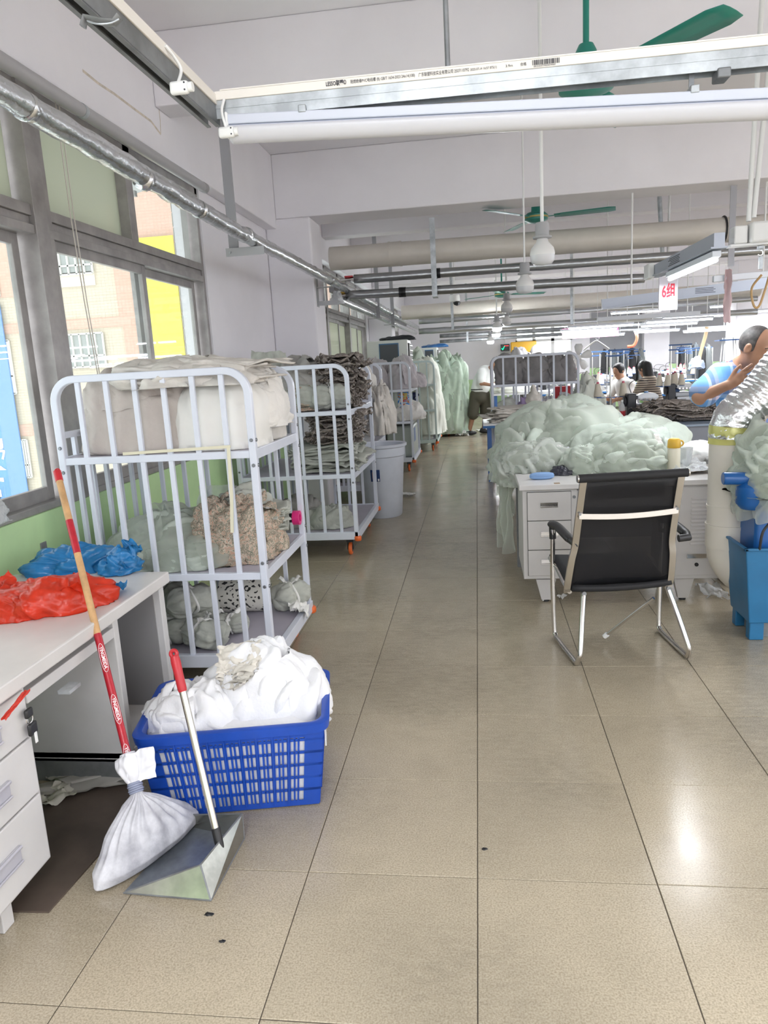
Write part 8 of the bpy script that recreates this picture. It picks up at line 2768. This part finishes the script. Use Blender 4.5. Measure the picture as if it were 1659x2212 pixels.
# cage rack seen broadside behind the mound, with sacks
RB = rack('lilac cage rack standing broadside behind the green mound', PY(1252, 800, 10.45)[0], 10.45, 0.75, PY(1252, 800, 10.45)[0] - PY(1060, 800, 10.45)[0], (1.22, 0.70), 0.21, 1.615, nb=6, lite=True)
xrb, wrb = PY(1252, 800, 10.45)[0], PY(1252, 800, 10.45)[0] - PY(1060, 800, 10.45)[0]
for k, (fx_, s_, lb) in enumerate(((0.25, (0.22, 0.22, 0.38), 'dark grey sack at the aisle end of the cage rack top'), (0.50, (0.24, 0.24, 0.36), 'dark grey sack in the middle of the cage rack top'), (0.80, (0.24, 0.22, 0.34), 'dark grey rounded bundle at the machine end of the cage rack top'))):
    heap('cloth_sack', lb, (xrb - wrb + wrb * fx_, 10.82, 1.222), [((0, 0, 0), s_, 2.2 + k * 3, dict(n=(70, 34), lump=0.15, fold=0.25, e=0.75))], [(0, 1.2 + k, -2.4, -0.6, 0.2, 1.5, dict(lift=0.07, fold=0.2, edge=0.2))], mat('slate_sack', (0.30, 0.285, 0.285), 0.8, var=0.15, vscale=4), 'sack')
for k, (fx_, m_, lb) in enumerate(((0.2, M_WSH, 'bright cream bundle on the cage rack middle shelf'), (0.42, mat('lilac_bag', (0.50, 0.38, 0.62), 0.7), 'lilac bag on the cage rack middle shelf'), (0.66, M_WCL, 'white tulle bundle on the cage rack middle shelf'), (0.88, M_WSH, 'cream tulle bundle at the end of the cage rack middle shelf'))):
    heap('cloth_bundle', lb, (xrb - wrb + wrb * fx_, 10.80, 0.702), [((0, 0, 0), (0.17, 0.2, 0.30), 4.1 + k * 2, dict(n=(60, 28), lump=0.2, fold=0.3))], [], m_)
rdx = PY(1215, 835, 11.3)
rbx = thing('red_box', 'red printed carton behind the cage rack bars', 'box', (rdx[0], 11.35, 0.0))
MB().bx(-0.12, 0.12, -0.1, 0.1, 0.76, 1.12).build('carton', mat('red_carton', (0.55, 0.03, 0.04), 0.5), rbx, flat=True)
MB().bx(-0.05, 0.05, -0.103, -0.1, 0.86, 1.04).build('print_panel', M_PVC_W, rbx, flat=True)
MB().bx(-0.2, 0.2, -0.15, 0.15, 0.72, 0.76).build('shelf_board', M_TABW, rbx, flat=True)
MB().bx(-0.15, 0.15, -0.1, 0.1, 0.0, 0.72).build('carton_base', M_PALE, rbx, flat=True)
# cutting table by the aisle with beige cloths
ctb = thing('cutting_table', 'pale table with blue edge at the aisle holding beige cloth panels', 'table', (0.10, 9.55, 0))
MB().bx(0, 1.3, 0, 0.85, 0.735, 0.76).build('table_top', M_TABW, ctb, bevel=0.004, flat=True)
MB().bx(-0.004, 1.304, -0.004, 0.854, 0.705, 0.735).build('edge_band', M_BLUEEDGE, ctb, flat=True)
for x_ in (0.08, 1.22):
    for y_ in (0.08, 0.77):
        MB().bx(x_ - 0.025, x_ + 0.025, y_ - 0.025, y_ + 0.025, 0, 0.705).build('leg', mat('blue_leg', (0.05, 0.13, 0.35), 0.4), ctb, flat=True)
one('cloth_stack', 'beige cut panels stacked on the aisle table', 'fabric', (0.52, 9.95, 0.762), lambda b: layers(b, (0, 0, 0), (0.62, 0.5, 0.17), 12, 71, 0.10, 0.03, 0.5, 0.1, 6, rag=0.2), M_PALE)
one('cloth_peak', 'beige cloth sticking up from the panels on the aisle table', 'fabric', (0.78, 10.0, 0.93), lambda b: dome(b, (0, 0, 0), (0.09, 0.10, 0.24), 5.5, (40, 24), 0.3, 0.4), M_PALE)
one('cloth_heap', 'white tulle heap on the floor end of the sewing row beside the cage rack', 'fabric', (1.62, 10.75, 0.0), lambda b: dome(b, (0, 0, 0), (0.26, 0.24, 1.20), 6.5, (80, 44), 0.12, 0.25, 0.06, 0.8, 1, aniso=(2, 2, 0.5)), M_WSH)
# white stand fan behind the cage rack
fx = PY(1248, 772, 12.2)
wf = thing('stand_fan', 'white stand fan with open blades behind the cage rack', 'fan', (fx[0], 12.2, 0))
MB().tube([(0, 0, 0.03), (0, 0, fx[2])], 0.018, 10).build('pole', M_PVC_W, wf)
MB().lathe([(0, 0), (0.22, 0), (0.20, 0.03), (0, 0.04)], 28).build('base', M_PVC_W, wf)
MB().lathe([(0, -0.05), (0.05, -0.05), (0.06, 0.0), (0.05, 0.12), (0, 0.13)], 18, (0, -0.02, fx[2]), rotx(-math.pi / 2)).build('motor', M_PVC_W, wf)
for k in range(5):
    a = k * 2 * math.pi / 5 + 0.3
    m_ = MB()
    P = []
    for r_, w2 in ((0.04, 0.02), (0.10, 0.05), (0.17, 0.065), (0.21, 0.04)):
        P.append([V(r_ * math.cos(a) - s_ * w2 * math.sin(a), -0.09 + s_ * 0.02, fx[2] + r_ * math.sin(a) + s_ * w2 * math.cos(a)) for s_ in (-1, 0, 1)])
    m_.grid(np.array(P))
    m_.build('blade', M_PVC_W, wf, angle=4, solid=0.004)
hx_ = PY(1288, 742, 13.0)
hgr = thing('clothes_hanger', 'white clothes hanger dangling from the lamp rail', 'hanger', hx_)
MB().tube(smooth_path([(-0.21, 0, -0.10), (-0.05, 0, 0.02), (0.0, 0, 0.04), (0.05, 0, 0.02), (0.21, 0, -0.10)], 6), 0.012, 8).build('shoulder_bar', M_PVC_W, hgr)
MB().tube(arc((0.02, 0, 0.09), 0.03, -math.pi * 0.9, math.pi * 0.7, 12), 0.005, 6).build('hook', M_PVC_W, hgr)
MB().tube([(0.02, 0, 0.12), (0.02, 0, 3.8 - hx_[2])], 0.003, 6).build('cord', M_PVC_W, hgr)
# air coolers on stands behind the racks
for k, (pxa, pxb, pyt, y_, h_, lb) in enumerate(((812, 880, 737, 12.45, 0.75, 'large white air cooler with grey filter panel behind the racks'), (906, 944, 752, 16.9, 0.70, 'second white air cooler farther down the window wall'))):
    a_, b_ = PY(pxa, pyt, y_), PY(pxb, pyt, y_)
    w_ = b_[0] - a_[0]
    if k == 0:
        a_[0] -= 0.16
        w_ += 0.16
    ac = thing('air_cooler', lb, 'cooler', (a_[0], y_, 0))
    zt2 = a_[2]
    MB().bx(0, w_, 0, 0.6, zt2 - h_, zt2).build('cabinet', mat('white_cooler', (0.74, 0.76, 0.72), 0.4), ac, bevel=0.015, flat=True)
    MB().bx(w_ * 0.30, w_ * 0.78, -0.012, 0.0, zt2 - h_ * 0.9, zt2 - 0.05).build('panel_frame', mat('cooler_blue_frame', (0.06, 0.16, 0.30), 0.4), ac, flat=True)
    MB().bx(w_ * 0.32, w_ * 0.76, -0.016, -0.012, zt2 - h_ * 0.88, zt2 - 0.07).build('filter_panel', mat('cooler_filter', (0.09, 0.10, 0.11), 0.7), ac, flat=True)
    lou = MB().bx(w_, w_ + 0.02, 0.05, 0.55, zt2 - h_ * 0.95, zt2 - 0.06).build('outlet_frame', M_BLACK, ac, flat=True)
    for j in range(8):
        z_ = zt2 - 0.10 - j * h_ * 0.105
        MB().bx(w_ + 0.02, w_ + 0.035, 0.05, 0.55, z_ - 0.008, z_ + 0.008).build('louver', M_PVC_W, lou, flat=True)
    for j in range(5):
        MB().bx(w_ + 0.02, w_ + 0.03, 0.06 + j * 0.115, 0.072 + j * 0.115, zt2 - h_ * 0.94, zt2 - 0.07).build('louver', M_PVC_W, lou, flat=True)
    for x_ in (0.05, w_ - 0.05):
        for yy in (0.05, 0.55):
            MB().bx(x_ - 0.02, x_ + 0.02, yy - 0.02, yy + 0.02, 0, zt2 - h_).build('stand_leg', M_STEEL_D, ac, flat=True)
    one('dark_cap', ['dark cloth lying on top of the large air cooler', 'blue cloth lying on top of the second air cooler'][k], 'fabric', (a_[0] + w_ * (0.75 if k == 0 else 0.9), y_ + 0.25, zt2), lambda b: dome(b, (0, 0, 0), (0.32, 0.2, 0.07), 3.3, (40, 18), 0.3, 0.3), mat('dark_slate_cloth', (0.03, 0.035, 0.04), 0.8) if k == 0 else M_BLUEEDGE)
# far wall: exit box, panel, window sill load
ex = PY(1091, 751, 22.35)
es = thing('exit_display', 'small black box with green and red lights on the far wall', 'sign', (ex[0], 22.37, ex[2]))
MB().bx(-0.13, 0.13, -0.06, 0.02, -0.10, 0.10).build('case', M_BLACK, es, flat=True)
m_ = MB()
m_.bar((-0.10, -0.065, -0.01), (-0.07, -0.065, -0.06), 0.02, 0.02)
m_.bar((-0.07, -0.065, -0.06), (-0.02, -0.065, 0.04), 0.02, 0.02)
m_.build('green_tick', mat('green_light', (0, 0.8, 0.3), 0.5, emit=(0.0, 0.9, 0.35), estr=2.0), es, flat=True)
MB().bx(-0.02, 0.10, -0.065, -0.06, 0.04, 0.06).build('red_digits', mat('red_light', (0.8, 0, 0), 0.5, emit=(1.0, 0.05, 0.05), estr=2.0), es, flat=True)
MB().bx(-0.14, 0.14, -0.02, 0.02, -0.42, -0.12).build('control_box', mat('grey_box', (0.5, 0.52, 0.52), 0.5), es, flat=True)
MB().tube([(0, 0.0, 0.1), (0, 0.0, 1.2)], 0.012, 6).build('conduit', M_PVC_W, es)
sfx = PY(1138, 765, 20.8)
sfr = rack('cage rack under the far window with grey sacks on top', sfx[0] + 0.55, 20.5, 0.7, 1.1, (1.2, 0.7), 0.2, lite=True)
heap('cloth_sack', 'grey sacks heaped on the rack under the far window', (sfx[0], 20.85, 1.202), [((-0.2, 0, 0), (0.35, 0.25, 0.62), 2.4, dict(n=(60, 28), lump=0.2, fold=0.25)), ((0.25, 0, 0), (0.3, 0.25, 0.55), 3.4, dict(n=(60, 28), lump=0.2, fold=0.25))], [], mat('slate_sack', (0.3, 0.285, 0.285), 0.8), 'sack')
yb = thing('yellow_crate', 'yellow plastic crate behind the grey sacks at the far window', 'crate', (sfx[0] - 0.05, 21.45, 0))
MB().bx(-0.35, 0.35, -0.2, 0.2, 1.55, 2.0).build('crate_body', mat('yellow_plastic', (0.70, 0.38, 0.02), 0.4), yb, bevel=0.02)
MB().bx(-0.30, 0.30, -0.15, 0.15, 0, 1.55).build('stack_base', M_GREYD, yb, flat=True)
# far storage: white bins and tubs along the window wall end
for k, (px, py, y_, lb) in enumerate(((985, 880, 19.3, 'grey tub standing at the end of the aisle by the far wall'), (975, 870, 17.4, 'white tub under the green netting'))):
    p_ = PY(px, py, y_)
    tbn = thing('storage_tub', lb, 'tub', (p_[0], y_, 0))
    MB().lathe([(0, 0), (0.20, 0), (0.25, 0.6), (0.27, 0.6), (0.27, 0.63), (0.24, 0.63), (0.19, 0.04), (0, 0.04)], 24).build('tub_body', M_PVC_W, tbn)
# loose paper on the aisle floor by the person in shorts
for k, (px, py, s_) in enumerate(((1000, 941, 0.26), (975, 936, 0.5), (1040, 932, 0.3))):
    one('paper_scrap', ['crumpled white paper beside the far person’s shoes', 'flat white paper strip across the far aisle', 'white paper behind the far person’s shoes'][k].replace('’', ''), 'scrap', PZ(px, py, 0.003), lambda b, k=k, s=s_: sheet(b, (0, 0, 0.03), (s, s * 0.6), k + 3.1, rotz(k), 0.12 if k == 0 else 0.03, (16, 12), 3, 0.2), M_TIE)
hp2 = PZ(1005, 880)
dt = thing('side_table', 'grey table beyond the far person at the end of the aisle', 'table', (0.35, 15.55, 0))
MB().bx(0, 1.3, 0, 0.7, 0.82, 0.86).build('table_top', M_TABW, dt, flat=True)
for x_ in (0.06, 1.24):
    for y_ in (0.06, 0.64):
        MB().bx(x_ - 0.03, x_ + 0.03, y_ - 0.03, y_ + 0.03, 0, 0.82).build('leg', MATS['blue_leg'], dt, flat=True)
one('cloth_heap', 'white green cloth pile the far person is handling', 'fabric', (0.75, 15.85, 0.862), lambda b: dome(b, (0, 0, 0), (0.45, 0.28, 0.20), 4.9, (60, 26), 0.2, 0.3), M_WSH)
# ------------------------------------------------------------------ LED tubes over the sewing lines, each in its batten
M_TUBE = mat('lit_led_tube', (1, 1, 1), 0.5, emit=(0.84, 0.90, 1.0), estr=16.0)
M_LEDBODY = mat('white_led_body', (0.80, 0.83, 0.9), 0.4)
LED_W = 27.0


def led(label, c, L=1.2, along='x', power=None, group='lit tubes over the sewing lines', top=3.8, rods=True, tilt=0.0):
    t = thing('led_batten', label, 'light', c, (0 if along == 'x' else math.pi / 2), group)
    MB().box((0, 0, 0.02), (L, 0.05, 0.035)).build('batten_body', M_LEDBODY, t, bevel=0.004, flat=True)
    MB().tube([(-L / 2 + 0.02, 0, -0.012), (L / 2 - 0.02, 0, -0.012)], 0.0145, 10).build('tube', M_TUBE, t)
    if rods:
        for s_ in (-1, 1):
            MB().tube([(s_ * L * 0.4, 0, 0.03), (s_ * L * 0.4, 0, top - c[2])], 0.006, 6).build('hanger_rod', M_PVC_W, t)
    l = bpy.data.lights.new('led_glow', 'AREA')
    l.shape = 'RECTANGLE'
    l.size, l.size_y = L, 0.06
    l.energy = power or LED_W
    l.color = (0.93, 0.965, 1.0)
    o = bpy.data.objects.new('led_glow', l)
    COL.objects.link(o)
    o.parent = t
    o.location = (0, 0, -0.03)
    return t


led('short bright lamp under the rail with the red numbered sign', (1.44, 5.20, 2.085), 1.08, 'y', 16, rods=False, group=None)
# tubes seen in the photograph: both ends in the picture, length 1.2 gives the distance
segs = [((1226, 710), (1369, 699)), ((1210, 717), (1334, 708)), ((1204, 725), (1284, 720)), ((1244, 729), (1350, 720)), ((1431, 690), (1564, 678)), ((1395, 696), (1542, 687)), ((1383, 704), (1508, 697)), ((1369, 718), (1469, 712)), ((1485, 711), (1574, 705)), ((1475, 716), (1573, 712)), ((1574, 678), (1690, 668)), ((1632, 674), (1760, 662)), ((1155, 728), (1199, 725))]
wl_ = ['upper left tube of the first lit pair above the cage rack', 'lower left tube of the first lit pair above the cage rack', 'short lit tube at the left of the sewing lamps', 'lit tube just above the far window', 'long lit tube highest in the middle of the sewing lamps', 'second long lit tube in the middle of the sewing lamps', 'third lit tube in the middle of the sewing lamps', 'lowest middle lit tube near the white far column', 'upper lit tube of the pair beside the tan strap', 'lower lit tube of the pair beside the tan strap', 'lit tube just left of the plaid-shirted person', 'lit tube running out of view above the plaid-shirted person', 'small bright tube farthest left below the silver pipes']
for lb, (a, b_) in zip(wl_, segs):
    n_ = math.hypot(b_[0] - a[0], b_[1] - a[1])
    Y_ = min(20.5, max(7.5, 1.22 * F_PX / n_ * 0.99))
    c = (PY(*a, Y_) + PY(*b_, Y_)) / 2
    led(lb, c, abs(PY(*b_, Y_)[0] - PY(*a, Y_)[0]))
# unseen tubes of the same kind, added outside the picture as fill light
k = 0
wn = ['nearest', 'second', 'third', 'fourth', 'fifth', 'sixth', 'seventh', 'eighth']
for xx in (3.9, 6.2, 8.6):
    for j, yy in enumerate((-1.8, 0.2, 2.0, 4.6, 7.0, 16.0, 19.0)):
        led('added fill tube %s in the row at %s of the hall, outside the picture' % (wn[j], {3.9: 'the middle', 6.2: 'the inner side', 8.6: 'the far side'}[xx]), (xx, yy, 2.5), 1.2)
for j, yy in enumerate((-2.1, -0.9)):  # stronger unseen tubes, added behind the camera to brighten the near room
    led('added fill tube %s over the aisle, unseen above and behind the viewer' % wn[j], (-0.2, yy, 2.9), 1.2, power=40)

# rails and hung things on the right
rA, rB_ = PY(1300, 668, 8.25), PY(1659, 621, 8.25)
rr1 = thing('light_rail', 'grey blue lamp rail crossing behind the numbered sign', 'rail', rA)
dirr = (rB_ - rA) / np.linalg.norm(rB_ - rA)
m_ = MB().bar(V(0, 0, 0.05), dirr * 4.5 + V(0, 0, 0.05), 0.05, 0.10)
m_.build('rail_body', M_RAILG, rr1, flat=True)
MB().bar(V(0, -0.03, 0.0), dirr * 4.5 + V(0, -0.03, 0.0), 0.07, 0.012).build('rail_lip', M_RAILG, rr1, flat=True)
for k in range(4):
    x_ = PY(1500, 640, 8.25)[0] - rA[0]
    MB().bx(x_, x_ + 0.20 - 0.02 * (k % 2), -0.027, -0.0255, 0.035 + 0.015 * k + dirr[2] * x_, 0.04 + 0.015 * k + dirr[2] * x_).build('print_line', M_INK, rr1, flat=True)
for x_ in (0.3, 1.6, 3.0, 4.2):
    MB().tube([dirr * x_ + V(0, 0, 0.1), V(dirr[0] * x_, 0, 3.17 - rA[2])], 0.010, 8).build('hanger_rod', M_PVC_W, rr1)
rC, rD = PY(1276, 640, 9.2), PY(1440, 622, 9.2)
for k, (pa, pb, Y_, lb) in enumerate(((PY(1540, 603, 6.6), PY(1660, 592, 6.6), 6.6, 'unlit white lamp bar below the junction box'), (PY(1290, 690, 9.5), PY(1400, 683, 9.5), 9.5, 'unlit white lamp bar left of the sewing lamps'))):
    d_ = (pb - pa) / np.linalg.norm(pb - pa)
    t = thing('led_batten', lb, 'light', pa)
    MB().bar(V(0, 0, 0), d_ * 1.2, 0.045, 0.05).build('batten_body', M_LEDBODY, t, bevel=0.005, flat=True)
    for x_ in ((1.1,) if Y_ < 7 else (0.12, 1.05)):
        MB().tube([d_ * x_, V(d_[0] * x_, 0, 3.8 - pa[2])], 0.006, 6).build('hanger_rod', M_PVC_W, t)
# junction boxes and conduits hanging from the ceiling
jb = PY(1625, 505, 4.75)
jbx = thing('junction_box', 'white junction boxes at the end of the lamp rail under two conduits', 'junction box', jb)
MB().box((-0.075, 0, -0.005), (0.075, 0.09, 0.10)).build('box', M_PVC_W, jbx, bevel=0.008)
MB().box((0.035, -0.02, 0.0), (0.13, 0.12, 0.115)).build('box', M_PVC_W, jbx, bevel=0.014)
MB().box((0.25, 0.0, -0.01), (0.34, 0.06, 0.075)).build('trunking', M_LEDBODY, jbx, bevel=0.004)
MB().box((0.12, 0.0, -0.062), (0.50, 0.08, 0.012)).build('rail_lip', M_PVC_W, jbx, flat=True)
for k, (pa, pb) in enumerate((((1617, 478), (1632, 235)), ((1628, 470), (1652, 235)))):
    a_, b_ = PY(*pa, 4.75) - jb, PY(*pb, 4.75) - jb
    d_ = (b_ - a_)
    MB().tube([a_, a_ + d_ * ((3.4 - jb[2]) / d_[2])], 0.014, 12).build('conduit', M_PVC_W, jbx)
hk = PY(1622, 555, 4.9)
hkt = thing('rail_hook', 'steel hook and turnbuckle under the junction box', 'hook', (hk[0], 4.75, jb[2] - 0.09))
MB().tube(arc((0, 0, -0.02), 0.014, -2.6, 1.6, 14), 0.003, 6).build('hook', M_CHROME, hkt)
MB().box((0, 0, 0.01), (0.03, 0.03, 0.02)).build('plate', M_STEEL, hkt, bevel=0.002)
MB().box((0.005, 0, -0.075), (0.022, 0.012, 0.075)).build('turnbuckle', M_STEEL, hkt, bevel=0.002)
st = PY(1570, 640, 6.5)
one('cloth_strap', 'faded pink cloth strap hanging from the unlit lamp bar', 'strap', PY(1572, 640, 6.56), lambda b: sheet(b, (0, 0, 0), (0.06, 0.42), 3.7, rotx(math.pi / 2), 0.05, (8, 30), 3, 0.04), mat('faded_pink', (0.62, 0.45, 0.46), 0.8))
hs = PY(1638, 628, 6.4)
tag(MB().tube(smooth_path([hs + V(*q) for q in ((0.02, 0, 0.12), (-0.05, 0, 0.02), (-0.03, 0, -0.11), (0.01, 0, -0.12), (0.05, 0, 0.0), (0.08, 0, 0.12))], 8), 0.009, 8).build('hose_loop', mat('tan_hose', (0.45, 0.28, 0.12), 0.5)), 'tan rubber hose looped under the lamp bar', 'hose')
tag(MB().tube(smooth_path([PY(*q, 20.45) for q in ((1527, 706), (1524, 725), (1516, 752), (1511, 775), (1516, 786))], 8), 0.045, 8, sx=0.3).build('tan_strap', mat('tan_tape', (0.55, 0.40, 0.24), 0.7)), 'long tan strap hanging by the pair of lit tubes', 'strap')
tag(MB().tube(smooth_path([PY(*q, 19.1) for q in ((1373, 715), (1376, 730), (1369, 746), (1355, 749))], 8), 0.035, 8).build('air_hose', mat('orange_hose', (0.70, 0.18, 0.10), 0.5)), 'orange coiled air hose hanging over the far machines', 'hose')
c_ = PY(1275, 718, 15.5)
pk = thing('pink_notice', 'pink hanging notice among the lit tubes', 'notice', c_)
MB().bx(-0.55, 0.55, -0.005, 0.005, -0.10, 0.10).build('notice_board', mat('pink_notice', (0.75, 0.25, 0.45), 0.5), pk, flat=True)
for s_ in (-1, 1):
    MB().tube([(s_ * 0.5, 0, 0.1), (s_ * 0.5, 0, 3.8 - c_[2])], 0.004, 6).build('cord', M_PVC_W, pk)
# ------------------------------------------------------------------ lettering becomes plain meshes
bpy.context.view_layer.update()
_dg = bpy.context.evaluated_depsgraph_get()
for _o in TEXTS:
    _me = bpy.data.meshes.new_from_object(_o.evaluated_get(_dg))
    if _o.name in WRAP:
        _r = WRAP[_o.name]
        _bm = bmesh.new()
        _bm.from_mesh(_me)
        bmesh.ops.triangulate(_bm, faces=_bm.faces[:])
        bmesh.ops.subdivide_edges(_bm, edges=_bm.edges[:], cuts=3, use_grid_fill=True)
        _bm.to_mesh(_me)
        _bm.free()
        for _v in _me.vertices:
            _a = _v.co.y / _r
            _v.co.z += _r * (math.cos(_a) - 1)
            _v.co.y = _r * math.sin(_a)
    _n = bpy.data.objects.new('print', _me)
    COL.objects.link(_n)
    _n.parent = _o.parent
    _n.matrix_local = _o.matrix_local.copy()
    for _k in _o.keys():
        _n[_k] = _o[_k]
    _nm = _o.name
    bpy.data.objects.remove(_o)
    _n.name = _nm
